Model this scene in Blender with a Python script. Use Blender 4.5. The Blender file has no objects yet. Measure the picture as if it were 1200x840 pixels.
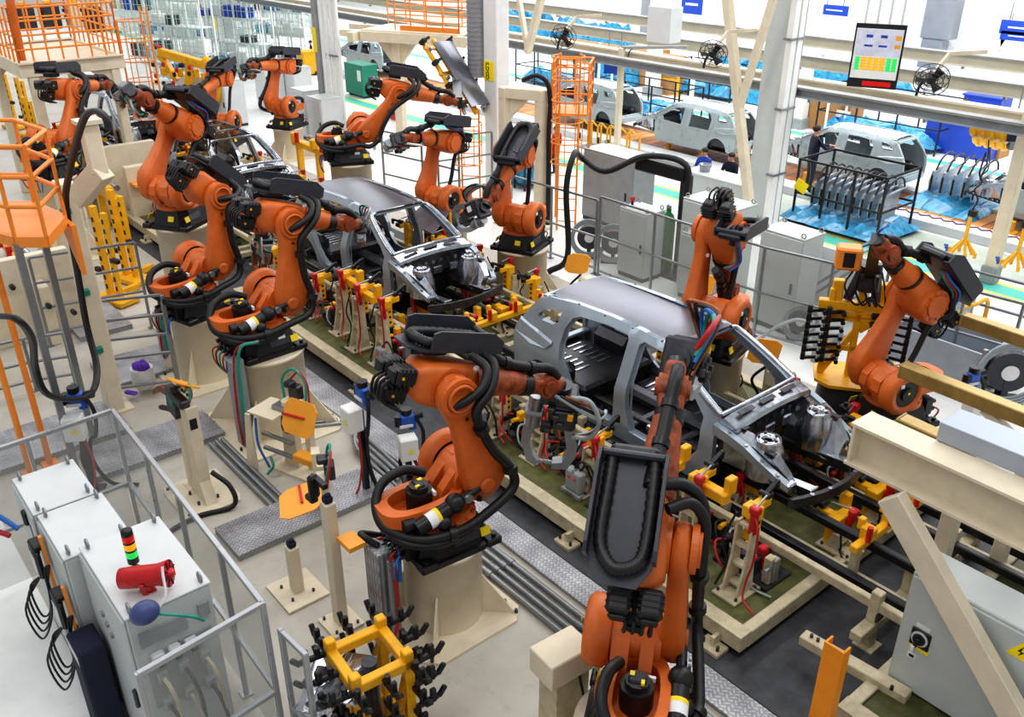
import bpy, bmesh, math, random
from math import sin, cos, tan, pi, radians, sqrt, atan2
from mathutils import Vector, Matrix, geometry
random.seed(7)
SC = bpy.context.scene
COL = SC.collection
# ------------------------------------------------------------------ camera model
F = 1050.0; TH = radians(26.9); AZ = radians(140.2); H = 7.6
Lx, Ly = cos(AZ), sin(AZ); Rx, Ry = sin(AZ), -cos(AZ)
FWv = Vector((Lx*cos(TH), Ly*cos(TH), -sin(TH))); UPv = Vector((Lx*sin(TH), Ly*sin(TH), cos(TH))); RTv = Vector((Rx, Ry, 0))
CAMP = Vector((0, 0, H))
def ray(u, v): return FWv + RTv*((u-600)/F) + UPv*((420-v)/F)
def G(u, v, z=0.0):
    d = ray(u, v); t = (z-H)/d.z
    return Vector((d.x*t, d.y*t, z))
def GY(u, v, y):
    d = ray(u, v); t = y/d.y
    return Vector((d.x*t, y, H+d.z*t))
def GX(u, v, x):
    d = ray(u, v); t = x/d.x
    return Vector((x, d.y*t, H+d.z*t))
def PV(p):
    q = Vector(p)-CAMP; d = q.dot(FWv)
    return (600+F*q.dot(RTv)/d, 420-F*q.dot(UPv)/d)
def HG(x, y, v):
    "height above floor point (x,y) that shows at picture row v"
    lo, hi = -2.0, 14.0
    for _ in range(50):
        m = (lo+hi)/2
        if PV((x, y, m))[1] > v: lo = m
        else: hi = m
    return lo
# ------------------------------------------------------------------ materials
MATS = {}
def M(name, rgb, rough=.5, metal=0., var=.12, scale=5., bump=0., emit=0., dark=None, coat=0., stain=0.):
    m = bpy.data.materials.new(name); m.use_nodes = True
    nt = m.node_tree; N = nt.nodes; K = nt.links
    b = N['Principled BSDF']
    b.inputs['Roughness'].default_value = rough; b.inputs['Metallic'].default_value = metal
    if coat: b.inputs['Coat Weight'].default_value = coat
    tc = N.new('ShaderNodeTexCoord'); no = N.new('ShaderNodeTexNoise')
    no.inputs['Scale'].default_value = scale; no.inputs['Detail'].default_value = 6; no.inputs['Roughness'].default_value = .62
    K.new(tc.outputs['Object'], no.inputs['Vector'])
    cr = N.new('ShaderNodeValToRGB'); K.new(no.outputs['Fac'], cr.inputs['Fac'])
    d = dark or tuple(c*(1-var*2) for c in rgb)
    hi = tuple(min(1, c*(1+var*.5)) for c in rgb)
    cr.color_ramp.elements[0].position = .3; cr.color_ramp.elements[1].position = .7
    cr.color_ramp.elements[0].color = (*d, 1); cr.color_ramp.elements[1].color = (*hi, 1)
    out = cr.outputs['Color']
    if stain:
        n2 = N.new('ShaderNodeTexNoise'); n2.inputs['Scale'].default_value = scale*.35; n2.inputs['Detail'].default_value = 8; n2.inputs['Roughness'].default_value = .7
        K.new(tc.outputs['Object'], n2.inputs['Vector'])
        c2 = N.new('ShaderNodeValToRGB'); K.new(n2.outputs['Fac'], c2.inputs['Fac'])
        c2.color_ramp.elements[0].position = .50; c2.color_ramp.elements[1].position = .72
        c2.color_ramp.elements[0].color = (0, 0, 0, 1); c2.color_ramp.elements[1].color = (stain, stain, stain, 1)
        mx = N.new('ShaderNodeMix'); mx.data_type = 'RGBA'
        K.new(c2.outputs['Color'], mx.inputs['Factor']); K.new(out, mx.inputs['A'])
        mx.inputs['B'].default_value = (*tuple(c*.22 for c in rgb), 1)
        out = mx.outputs['Result']
    K.new(out, b.inputs['Base Color'])
    mr = N.new('ShaderNodeMapRange'); K.new(no.outputs['Fac'], mr.inputs['Value'])
    mr.inputs['To Min'].default_value = max(0, rough-.12); mr.inputs['To Max'].default_value = min(1, rough+.12)
    K.new(mr.outputs['Result'], b.inputs['Roughness'])
    if bump:
        bp = N.new('ShaderNodeBump'); bp.inputs['Strength'].default_value = bump; bp.inputs['Distance'].default_value = .01
        n3 = N.new('ShaderNodeTexNoise'); n3.inputs['Scale'].default_value = scale*9; n3.inputs['Detail'].default_value = 4
        K.new(tc.outputs['Object'], n3.inputs['Vector']); K.new(n3.outputs['Fac'], bp.inputs['Height']); K.new(bp.outputs['Normal'], b.inputs['Normal'])
    if emit:
        b.inputs['Emission Color'].default_value = (*rgb, 1); b.inputs['Emission Strength'].default_value = emit
    MATS[name] = m
    return m
def lin(r, g, b):
    f = lambda c: (c/255/12.92 if c <= 10.3 else ((c/255+.055)/1.055)**2.4)
    return (f(r), f(g), f(b))
ORANGE = M('robot_orange', lin(214, 108, 40), .45, 0, .10, 3, stain=.45)
ORUST = M('orange_worn', lin(172, 84, 44), .5, .1, .35, 9, stain=.7)
BLACK = M('black_plastic', lin(26, 26, 30), .42, 0, .2, 8)
RUBBER = M('black_rubber', lin(22, 22, 25), .5, 0, .2, 12)
GREYBLK = M('charcoal_plate', lin(62, 63, 70), .45, .2, .12, 5)
CREAM = M('cream_paint', lin(222, 210, 186), .5, 0, .06, 3, stain=.18)
CREAMD = M('cream_paint_worn', lin(202, 190, 160), .55, 0, .14, 7, stain=.5)
WHITE = M('white_paint', lin(230, 230, 228), .45, 0, .04, 3)
LGREY = M('light_grey_paint', lin(208, 211, 212), .42, 0, .04, 2)
CABG = M('cabinet_grey', lin(190, 196, 194), .45, 0, .05, 2)
MGREY = M('mid_grey_paint', lin(150, 154, 156), .5, 0, .08, 3)
STEEL = M('galvanised_steel', lin(150, 154, 158), .32, .7, .05, 4)
DSTEEL = M('dark_steel', lin(84, 84, 88), .38, .8, .22, 9)
BRIGHT = M('bright_sheet_metal', lin(190, 194, 202), .24, .95, .2, 5)
BODY = M('body_shell_steel', lin(164, 176, 186), .34, .55, .06, 3)
ROOFM = M('roof_sheet_steel', lin(122, 123, 132), .34, .75, .08, 2.2)
FLOORP = M('floor_pan_steel', lin(72, 72, 78), .38, .7, .25, 6)
YELLOW = M('machine_yellow', lin(242, 178, 16), .42, 0, .1, 6, stain=.2)
RAILOR = M('safety_orange', lin(240, 144, 52), .42, 0, .06, 5)
PADDLE = M('orange_paddle', lin(242, 164, 48), .4, 0, .06, 3)
RED = M('red_paint', lin(200, 24, 28), .4, 0, .15, 6)
BLUE = M('valve_blue', lin(32, 92, 190), .4, 0, .12, 6)
NAVY = M('navy_cloth', lin(26, 32, 58), .75, 0, .2, 9)
TEAL = M('teal_cable', lin(30, 150, 130), .4, 0, .1, 6)
REDC = M('red_cable', lin(180, 28, 40), .4, 0, .1, 6)
BLUEC = M('blue_cable', lin(40, 110, 190), .4, 0, .1, 6)
GREYC = M('grey_hose', lin(160, 170, 174), .4, 0, .1, 6)
COPPER = M('copper', lin(150, 92, 60), .4, .7, .25, 8)
OLIVE = M('olive_plate', lin(100, 102, 52), .5, 0, .35, 4, stain=.85)
DARKFL = M('dark_pit', lin(70, 72, 78), .55, .1, .3, 4, stain=.5)
TAN = M('zinc_yellow_steel', lin(178, 150, 92), .38, .5, .14, 5)
WRAP = M('blue_film', lin(56, 164, 214), .18, 0, .35, 7, bump=.6, coat=.4)
CARD = M('cardboard', lin(178, 132, 84), .8, 0, .08, 4)
BINB = M('blue_bin', lin(26, 66, 176), .4, 0, .1, 4)
GREENP = M('green_paint', lin(24, 128, 104), .45, 0, .1, 4)
CYLGRN = M('cylinder_green', lin(34, 120, 60), .4, 0, .1, 4)
SKIN = M('skin', lin(205, 150, 122), .6, 0, .05, 8)
HAIR = M('dark_hair', lin(60, 42, 30), .7, 0, .2, 20)
PURPLE = M('purple_cloth', lin(112, 64, 190), .8, 0, .2, 12)
BAG = M('bag_white', lin(226, 224, 226), .6, 0, .06, 6)
STICKY = M('yellow_sticker', lin(252, 222, 20), .45, 0, .03, 10)
STICKW = M('white_sticker', lin(235, 235, 235), .5, 0, .03, 10)
STICKB = M('sign_blue', lin(28, 72, 176), .45, 0, .03, 5)
LAMPR = M('lamp_red', lin(206, 28, 24), .25, 0, .03, 5, emit=.15)
LAMPY = M('lamp_amber', lin(250, 180, 20), .25, 0, .03, 5, emit=.3)
LAMPG = M('lamp_green', lin(30, 210, 90), .25, 0, .03, 5, emit=.5)
BEAMG = M('overhead_beam', lin(206, 200, 182), .5, 0, .06, 2)
BEAMD = M('overhead_rail', lin(150, 150, 148), .5, .3, .1, 3)
DUCT = M('spiral_duct', lin(158, 160, 166), .4, .4, .04, 2)
SILV = M('silver_trunking', lin(164, 172, 184), .42, .35, .05, 3, bump=.15)
TAPE = M('foil_tape', lin(205, 205, 205), .28, .8, .2, 14)
AQUA = M('floor_green', lin(90, 190, 175), .35, 0, .06, 1.2)
YLINE = M('floor_yellow', lin(232, 218, 90), .45, 0, .06, 2)
CRATE = M('crate_grey', lin(150, 158, 168), .45, .1, .06, 3)
SILVERP = M('fender_silver', lin(176, 186, 196), .3, .6, .05, 3)
ALU = M('aluminium_profile', lin(176, 178, 182), .3, .5, .03, 1.5)

def glass_mat():
    m = bpy.data.materials.new('clear_polycarbonate'); m.use_nodes = True
    nt = m.node_tree; N = nt.nodes; K = nt.links
    b = N['Principled BSDF']; b.inputs['Base Color'].default_value = (.55, .54, .52, 1); b.inputs['Roughness'].default_value = .12
    t = N.new('ShaderNodeBsdfTransparent'); t.inputs['Color'].default_value = (.93, .94, .94, 1)
    mx = N.new('ShaderNodeMixShader'); mx.inputs['Fac'].default_value = .16
    K.new(t.outputs['BSDF'], mx.inputs[1]); K.new(b.outputs['BSDF'], mx.inputs[2]); K.new(mx.outputs['Shader'], N['Material Output'].inputs['Surface'])
    return m
GLASS = glass_mat()
def tread_mat():
    m = bpy.data.materials.new('tread_plate'); m.use_nodes = True
    nt = m.node_tree; N = nt.nodes; K = nt.links; b = N['Principled BSDF']
    tc = N.new('ShaderNodeTexCoord'); mp = N.new('ShaderNodeMapping'); mp.inputs['Rotation'].default_value = (0, 0, radians(45))
    K.new(tc.outputs['Object'], mp.inputs['Vector'])
    def bars(rot):
        mm = N.new('ShaderNodeMapping'); mm.inputs['Rotation'].default_value = (0, 0, rot); K.new(mp.outputs['Vector'], mm.inputs['Vector'])
        br = N.new('ShaderNodeTexBrick'); br.inputs['Scale'].default_value = 1.; br.offset = .5
        br.inputs['Brick Width'].default_value = .085; br.inputs['Row Height'].default_value = .042; br.inputs['Mortar Size'].default_value = .0105
        br.inputs['Color1'].default_value = (1, 1, 1, 1); br.inputs['Color2'].default_value = (.8, .8, .8, 1); br.inputs['Mortar'].default_value = (0, 0, 0, 1)
        K.new(mm.outputs['Vector'], br.inputs['Vector']); return br
    a = bars(0); c = bars(pi/2)
    ck = N.new('ShaderNodeTexChecker'); ck.inputs['Scale'].default_value = 11.76; K.new(mp.outputs['Vector'], ck.inputs['Vector'])
    mx = N.new('ShaderNodeMix'); mx.data_type = 'RGBA'; K.new(ck.outputs['Fac'], mx.inputs['Factor']); K.new(a.outputs['Color'], mx.inputs['A']); K.new(c.outputs['Color'], mx.inputs['B'])
    no = N.new('ShaderNodeTexNoise'); no.inputs['Scale'].default_value = 2.2; no.inputs['Detail'].default_value = 8; K.new(tc.outputs['Object'], no.inputs['Vector'])
    cr = N.new('ShaderNodeValToRGB'); K.new(no.outputs['Fac'], cr.inputs['Fac'])
    cr.color_ramp.elements[0].position = .3; cr.color_ramp.elements[1].position = .75
    cr.color_ramp.elements[0].color = (*lin(142, 142, 148), 1); cr.color_ramp.elements[1].color = (*lin(214, 214, 220), 1)
    m2 = N.new('ShaderNodeMix'); m2.data_type = 'RGBA'; m2.blend_type = 'MULTIPLY'; m2.inputs['Factor'].default_value = .42
    K.new(cr.outputs['Color'], m2.inputs['A']); K.new(mx.outputs['Result'], m2.inputs['B'])
    K.new(m2.outputs['Result'], b.inputs['Base Color']); b.inputs['Metallic'].default_value = .35; b.inputs['Roughness'].default_value = .42
    bp = N.new('ShaderNodeBump'); bp.inputs['Strength'].default_value = .6; bp.inputs['Distance'].default_value = .006
    K.new(mx.outputs['Result'], bp.inputs['Height']); K.new(bp.outputs['Normal'], b.inputs['Normal'])
    return m
TREAD = tread_mat()
def floor_mat(name, c0, c1, c2, rough, seam=None):
    m = bpy.data.materials.new(name); m.use_nodes = True
    nt = m.node_tree; N = nt.nodes; K = nt.links; b = N['Principled BSDF']
    tc = N.new('ShaderNodeTexCoord')
    n1 = N.new('ShaderNodeTexNoise'); n1.inputs['Scale'].default_value = .7; n1.inputs['Detail'].default_value = 9; n1.inputs['Roughness'].default_value = .65
    n2 = N.new('ShaderNodeTexNoise'); n2.inputs['Scale'].default_value = 5; n2.inputs['Detail'].default_value = 10; n2.inputs['Roughness'].default_value = .75
    K.new(tc.outputs['Object'], n1.inputs['Vector']); K.new(tc.outputs['Object'], n2.inputs['Vector'])
    r1 = N.new('ShaderNodeValToRGB'); K.new(n1.outputs['Fac'], r1.inputs['Fac'])
    r1.color_ramp.elements[0].position = .35; r1.color_ramp.elements[1].position = .65
    r1.color_ramp.elements[0].color = (*c0, 1); r1.color_ramp.elements[1].color = (*c1, 1)
    r2 = N.new('ShaderNodeValToRGB'); K.new(n2.outputs['Fac'], r2.inputs['Fac'])
    r2.color_ramp.elements[0].position = .55; r2.color_ramp.elements[1].position = .8
    r2.color_ramp.elements[0].color = (0, 0, 0, 1); r2.color_ramp.elements[1].color = (.6, .6, .6, 1)
    mx = N.new('ShaderNodeMix'); mx.data_type = 'RGBA'
    K.new(r2.outputs['Color'], mx.inputs['Factor']); K.new(r1.outputs['Color'], mx.inputs['A']); mx.inputs['B'].default_value = (*c2, 1)
    K.new(mx.outputs['Result'], b.inputs['Base Color']); b.inputs['Roughness'].default_value = rough
    return m
CONC = floor_mat('cell_concrete', lin(172, 166, 154), lin(194, 189, 179), lin(122, 114, 100), .42)
HALLF = floor_mat('hall_floor_paint', lin(224, 226, 222), lin(240, 240, 238), lin(206, 208, 204), .25)
AISLE = floor_mat('aisle_worn_green', lin(150, 160, 146), lin(190, 196, 186), lin(170, 160, 160), .45)
def wood_mat():
    m = bpy.data.materials.new('wood_deck'); m.use_nodes = True
    nt = m.node_tree; N = nt.nodes; K = nt.links; b = N['Principled BSDF']
    tc = N.new('ShaderNodeTexCoord')
    sx = N.new('ShaderNodeSeparateXYZ'); K.new(tc.outputs['Object'], sx.inputs['Vector'])
    mu = N.new('ShaderNodeMath'); mu.operation = 'MULTIPLY'; mu.inputs[1].default_value = 2.6; K.new(sx.outputs['X'], mu.inputs[0])
    fl = N.new('ShaderNodeMath'); fl.operation = 'FLOOR'; K.new(mu.outputs[0], fl.inputs[0])
    fr = N.new('ShaderNodeMath'); fr.operation = 'FRACT'; K.new(mu.outputs[0], fr.inputs[0])
    wn = N.new('ShaderNodeTexWhiteNoise'); wn.noise_dimensions = '1D'; K.new(fl.outputs[0], wn.inputs['W'])
    cr = N.new('ShaderNodeValToRGB'); K.new(wn.outputs['Value'], cr.inputs['Fac'])
    cr.color_ramp.elements[0].color = (*lin(186, 116, 62), 1); cr.color_ramp.elements[1].color = (*lin(226, 156, 88), 1)
    g = N.new('ShaderNodeMath'); g.operation = 'LESS_THAN'; g.inputs[1].default_value = .1; K.new(fr.outputs[0], g.inputs[0])
    mx = N.new('ShaderNodeMix'); mx.data_type = 'RGBA'; K.new(g.outputs[0], mx.inputs['Factor']); K.new(cr.outputs['Color'], mx.inputs['A']); mx.inputs['B'].default_value = (*lin(96, 58, 36), 1)
    n1 = N.new('ShaderNodeTexNoise'); n1.inputs['Scale'].default_value = .45; n1.inputs['Detail'].default_value = 4; K.new(tc.outputs['Object'], n1.inputs['Vector'])
    r1 = N.new('ShaderNodeValToRGB'); K.new(n1.outputs['Fac'], r1.inputs['Fac']); r1.color_ramp.elements[0].position = .42; r1.color_ramp.elements[1].position = .58
    m2 = N.new('ShaderNodeMix'); m2.data_type = 'RGBA'; K.new(r1.outputs['Color'], m2.inputs['Factor'])
    m3 = N.new('ShaderNodeMix'); m3.data_type = 'RGBA'; m3.blend_type = 'MULTIPLY'; m3.inputs['Factor'].default_value = .75; K.new(mx.outputs['Result'], m3.inputs['A']); m3.inputs['B'].default_value = (*lin(150, 130, 126), 1)
    K.new(m3.outputs['Result'], m2.inputs['A']); K.new(mx.outputs['Result'], m2.inputs['B'])
    K.new(m2.outputs['Result'], b.inputs['Base Color']); b.inputs['Roughness'].default_value = .5
    return m
WOOD = wood_mat()
def corr_mat():
    m = bpy.data.materials.new('corrugated_conduit'); m.use_nodes = True
    nt = m.node_tree; N = nt.nodes; K = nt.links; b = N['Principled BSDF']
    b.inputs['Base Color'].default_value = (*lin(30, 30, 33), 1); b.inputs['Roughness'].default_value = .45
    return m
CORR = corr_mat()
# ------------------------------------------------------------------ mesh builder
def frame(d, up=(0, 0, 1)):
    d = Vector(d).normalized(); u = Vector(up)
    if abs(d.dot(u)) > .98: u = Vector((1, 0, 0)) if abs(d.x) < .9 else Vector((0, 1, 0))
    s = d.cross(u).normalized(); u = s.cross(d)
    return d, s, u
def smooth_path(pts, n=6):
    P = [Vector(p) for p in pts]
    if len(P) < 3: return P
    out = []
    for i in range(len(P)-1):
        p0 = P[i-1] if i else P[0]*2-P[1]; p1 = P[i]; p2 = P[i+1]; p3 = P[i+2] if i+2 < len(P) else P[-1]*2-P[-2]
        for k in range(n):
            t = k/n
            out.append(.5*((2*p1)+(p2-p0)*t+(2*p0-5*p1+4*p2-p3)*t*t+(3*p1-p0-3*p2+p3)*t**3))
    out.append(P[-1]); return out
class MB:
    def __init__(s): s.v = []; s.f = []; s.mi = []; s.sm = []; s.m = 0; s.mats = []; s.X = None
    def use(s, mat):
        if mat not in s.mats: s.mats.append(mat)
        s.m = s.mats.index(mat); return s
    def add(s, vs, fs, sm=False):
        o = len(s.v)
        if s.X is not None: vs = [s.X @ Vector(p) for p in vs]
        s.v.extend([tuple(p) for p in vs])
        for f in fs: s.f.append(tuple(i+o for i in f)); s.mi.append(s.m); s.sm.append(sm)
        return s
    def box(s, c, d, R=None, b=0.0, rz=0.0):
        if rz: R = Matrix.Rotation(rz, 3, 'Z')
        c = Vector(c); hx, hy, hz = d[0]/2, d[1]/2, d[2]/2
        b = min(b, hx*.8, hy*.8, hz*.8)
        if b <= 0:
            vs = [(x, y, z) for x in (-hx, hx) for y in (-hy, hy) for z in (-hz, hz)]
            fs = [(0, 1, 3, 2), (4, 6, 7, 5), (0, 4, 5, 1), (2, 3, 7, 6), (0, 2, 6, 4), (1, 5, 7, 3)]
        else:
            vs = []; idx = {}
            for sx in (-1, 1):
                for sy in (-1, 1):
                    for sz in (-1, 1):
                        for ax in range(3):
                            p = [sx*(hx-b), sy*(hy-b), sz*(hz-b)]; p[ax] = (sx*hx, sy*hy, sz*hz)[ax]
                            idx[(sx, sy, sz, ax)] = len(vs); vs.append(tuple(p))
            I = idx; fs = []
            for sg in (-1, 1):
                q = [I[(sg, -1, -1, 0)], I[(sg, 1, -1, 0)], I[(sg, 1, 1, 0)], I[(sg, -1, 1, 0)]]; fs.append(tuple(q if sg > 0 else q[::-1]))
                q = [I[(-1, sg, -1, 1)], I[(-1, sg, 1, 1)], I[(1, sg, 1, 1)], I[(1, sg, -1, 1)]]; fs.append(tuple(q if sg > 0 else q[::-1]))
                q = [I[(-1, -1, sg, 2)], I[(1, -1, sg, 2)], I[(1, 1, sg, 2)], I[(-1, 1, sg, 2)]]; fs.append(tuple(q if sg > 0 else q[::-1]))
            for a in (-1, 1):
                for c2 in (-1, 1):
                    fs.append((I[(a, c2, -1, 0)], I[(a, c2, 1, 0)], I[(a, c2, 1, 1)], I[(a, c2, -1, 1)]))
                    fs.append((I[(a, -1, c2, 0)], I[(a, 1, c2, 0)], I[(a, 1, c2, 2)], I[(a, -1, c2, 2)]))
                    fs.append((I[(-1, a, c2, 1)], I[(1, a, c2, 1)], I[(1, a, c2, 2)], I[(-1, a, c2, 2)]))
            for k in [(x, y, z) for x in (-1, 1) for y in (-1, 1) for z in (-1, 1)]:
                fs.append((I[(*k, 0)], I[(*k, 1)], I[(*k, 2)]))
        vs = [c+(R @ Vector(p) if R is not None else Vector(p)) for p in vs]
        return s.add(vs, fs)
    def bar(s, p0, p1, w, h, up=(0, 0, 1), b=0.0):
        p0 = Vector(p0); p1 = Vector(p1); d, a, u = frame(p1-p0, up)
        R = Matrix((d, a, u)).transposed()
        return s.box((p0+p1)/2, ((p1-p0).length, w, h), R, b)
    def cyl(s, p0, p1, r0, r1=None, n=16, cap=True):
        r1 = r0 if r1 is None else r1
        p0 = Vector(p0); p1 = Vector(p1); d, a, u = frame(p1-p0)
        vs = []; fs = []
        for p, r in ((p0, r0), (p1, r1)):
            for i in range(n): t = 2*pi*i/n; vs.append(p+a*cos(t)*r+u*sin(t)*r)
        for i in range(n): j = (i+1) % n; fs.append((i, j, n+j, n+i))
        s.add(vs, fs, True)
        if cap:
            s.add(vs[:n], [tuple(range(n))[::-1]]); s.add(vs[n:], [tuple(range(n))])
        return s
    def ring(s, p0, p1, ro, ri, n=20):
        p0 = Vector(p0); p1 = Vector(p1); d, a, u = frame(p1-p0); vs = []; fs = []
        for p, r in ((p0, ro), (p1, ro), (p1, ri), (p0, ri)):
            for i in range(n): t = 2*pi*i/n; vs.append(p+a*cos(t)*r+u*sin(t)*r)
        for k in range(4):
            for i in range(n):
                j = (i+1) % n; k2 = (k+1) % 4; fs.append((k*n+i, k*n+j, k2*n+j, k2*n+i))
        return s.add(vs, fs, False)
    def tube(s, pts, r, n=8, k=6, smooth=True, rings=0, closed=False):
        P = smooth_path(pts, k) if smooth else [Vector(p) for p in pts]
        vs = []; fs = []; d0 = (P[1]-P[0]).normalized(); _, a, u = frame(d0)
        N = len(P)
        for i, p in enumerate(P):
            d = (P[min(i+1, N-1)]-P[max(i-1, 0)])
            if d.length < 1e-9: d = d0
            d.normalize(); a = (a-d*a.dot(d))
            if a.length < 1e-6: _, a, _ = frame(d)
            a.normalize(); u = a.cross(d)
            rr = r if not rings else r*(1+.12*((i % 2)*2-1))
            for q in range(n): t = 2*pi*q/n; vs.append(p+a*cos(t)*rr+u*sin(t)*rr)
        for i in range(N-1):
            for q in range(n): j = (q+1) % n; fs.append((i*n+q, i*n+j, (i+1)*n+j, (i+1)*n+q))
        s.add(vs, fs, True)
        s.add(vs[:n], [tuple(range(n))]); s.add(vs[-n:], [tuple(range(n))[::-1]])
        return s
    def lathe(s, prof, c=(0, 0, 0), axis=(0, 0, 1), n=20, cap=True, sm=True):
        c = Vector(c); d, a, u = frame(axis); vs = []; fs = []
        for r, z in prof:
            for i in range(n): t = 2*pi*i/n; vs.append(c+d*z+a*cos(t)*r+u*sin(t)*r)
        for k in range(len(prof)-1):
            for i in range(n): j = (i+1) % n; fs.append((k*n+i, k*n+j, (k+1)*n+j, (k+1)*n+i))
        s.add(vs, fs, sm)
        if cap:
            s.add(vs[:n], [tuple(range(n))[::-1]]); s.add(vs[-n:], [tuple(range(n))])
        return s
    def loft(s, secs, cap=True, sm=True, close=True):
        n = len(secs[0]); vs = [p for q in secs for p in q]; fs = []
        for k in range(len(secs)-1):
            for i in range(n if close else n-1): j = (i+1) % n; fs.append((k*n+i, k*n+j, (k+1)*n+j, (k+1)*n+i))
        s.add(vs, fs, sm)
        if cap: s.add(secs[0], [tuple(range(n))[::-1]]); s.add(secs[-1], [tuple(range(n))])
        return s
    def prism(s, poly, o, ax, ay, t, b=0.0):
        "extrude a 2-D polygon (in axes ax, ay at o) by vector t"
        o = Vector(o); ax = Vector(ax); ay = Vector(ay); t = Vector(t); n = len(poly)
        a = [o+ax*p[0]+ay*p[1] for p in poly]; c = [p+t for p in a]
        fs = [tuple(range(n))[::-1], tuple(range(n, 2*n))]+[(i, (i+1) % n, n+(i+1) % n, n+i) for i in range(n)]
        return s.add(a+c, fs)
    def sphere(s, c, r, n=12, sc=(1, 1, 1)):
        prof = [(max(1e-4, sin(pi*i/n)), -cos(pi*i/n)) for i in range(n+1)]
        c = Vector(c); vs = []; fs = []; m = n*2
        for q, z in prof:
            for i in range(m): t = 2*pi*i/m; vs.append(c+Vector((q*cos(t)*r*sc[0], q*sin(t)*r*sc[1], z*r*sc[2])))
        for k in range(n):
            for i in range(m): j = (i+1) % m; fs.append((k*m+i, k*m+j, (k+1)*m+j, (k+1)*m+i))
        return s.add(vs, fs, True)
    def mesh(s, name):
        me = bpy.data.meshes.new(name); me.from_pydata(s.v, [], s.f)
        for m in s.mats: me.materials.append(m)
        me.polygons.foreach_set('material_index', s.mi); me.polygons.foreach_set('use_smooth', s.sm)
        me.update(); return me
    def build(s, name, parent=None, mat=None, M4=None):
        if mat is not None and not s.mats: s.mats = [mat]
        return link(name, s.mesh(name), parent, M4)
def link(name, data, parent=None, M4=None):
    o = bpy.data.objects.new(name, data); COL.objects.link(o)
    if parent is not None: o.parent = parent
    if M4 is not None: o.matrix_local = M4
    return o
def tag(o, label, cat, group=None, kind=None):
    o['label'] = label; o['category'] = cat
    if group: o['group'] = group
    if kind: o['kind'] = kind
    return o
def struct(o): o['kind'] = 'structure'; return o
def thing(name, label, cat, loc=(0, 0, 0), rz=0.0, group=None):
    o = bpy.data.objects.new(name, None); COL.objects.link(o)
    o.location = loc; o.rotation_euler = (0, 0, rz); o.empty_display_size = .2
    return tag(o, label, cat, group)
def dup(root, loc, rz=0.0, label=None, group=None):
    r = root.copy(); COL.objects.link(r); r.location = loc; r.rotation_euler = (0, 0, rz)
    if label: r['label'] = label
    if group: r['group'] = group
    for ch in list(root.children):
        c = ch.copy(); COL.objects.link(c); c.parent = r
        for g in list(ch.children):
            d = g.copy(); COL.objects.link(d); d.parent = c
    return r
def B(*mats):
    b = MB()
    if mats: b.use(mats[0])
    return b
def text_mb(b, s, o, ax, ay, size):
    "block letters from strokes on a plane: o lower-left, ax right, ay up"
    ST = {'G': [(1, .8, .8, 1), (.8, 1, .2, 1), (.2, 1, 0, .8), (0, .8, 0, .2), (0, .2, .2, 0), (.2, 0, .8, 0), (.8, 0, 1, .2), (1, .2, 1, .45), (1, .45, .55, .45)],
          '8': [(.2, 0, .8, 0), (.8, 0, 1, .15), (1, .15, 1, .38), (1, .38, .8, .52), (.8, .52, .2, .52), (.2, .52, 0, .38), (0, .38, 0, .15), (0, .15, .2, 0), (.8, .52, .95, .66), (.95, .66, .95, .86), (.95, .86, .8, 1), (.8, 1, .2, 1), (.2, 1, .05, .86), (.05, .86, .05, .66), (.05, .66, .2, .52)]}
    o = Vector(o); ax = Vector(ax); ay = Vector(ay); nrm = ax.cross(ay).normalized()
    for x0, y0, x1, y1 in ST[s]:
        p0 = o+ax*(x0*size*.62)+ay*(y0*size); p1 = o+ax*(x1*size*.62)+ay*(y1*size)
        b.bar(p0-(p1-p0)*.06, p1+(p1-p0)*.06, size*.10, .01, up=nrm)

ORD = ['first', 'second', 'third', 'fourth', 'fifth', 'sixth', 'seventh', 'eighth', 'ninth', 'tenth']
# ================================================================== ROBOTS
def circ(cx, cy, r, a0, a1, n):
    return [(cx+r*cos(radians(a0+(a1-a0)*i/n)), cy+r*sin(radians(a0+(a1-a0)*i/n))) for i in range(n+1)]
def rrect(w, h, c):
    "rounded rectangle ring (2-D), 12 points"
    x, y = w/2, h/2; c = min(c, x*.9, y*.9); k = c*.3
    return [(x, -y+c), (x, y-c), (x-k, y-k), (x-c, y), (-x+c, y), (-x+k, y-k), (-x, y-c), (-x, -y+c), (-x+k, -y+k), (-x+c, -y), (x-c, -y), (x-k, -y+k)]
def oval_frame(b, cx, a, c, ai, ci, z0, z1, n=28):
    vs = []; fs = []
    for (p, q, z) in ((a, c, z0), (a*.97, c*.97, z1), (ai, ci, z1), (ai, ci, z0)):
        for i in range(n):
            t = 2*pi*i/n
            x = abs(cos(t))**.7*math.copysign(1, cos(t)); y = abs(sin(t))**.7*math.copysign(1, sin(t))
            vs.append((cx+p*x, q*y, z))
    for k in range(4):
        for i in range(n): j = (i+1) % n; k2 = (k+1) % 4; fs.append((k*n+i, k*n+j, k2*n+j, k2*n+i))
    b.add(vs, fs, False)
_S = {}
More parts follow.
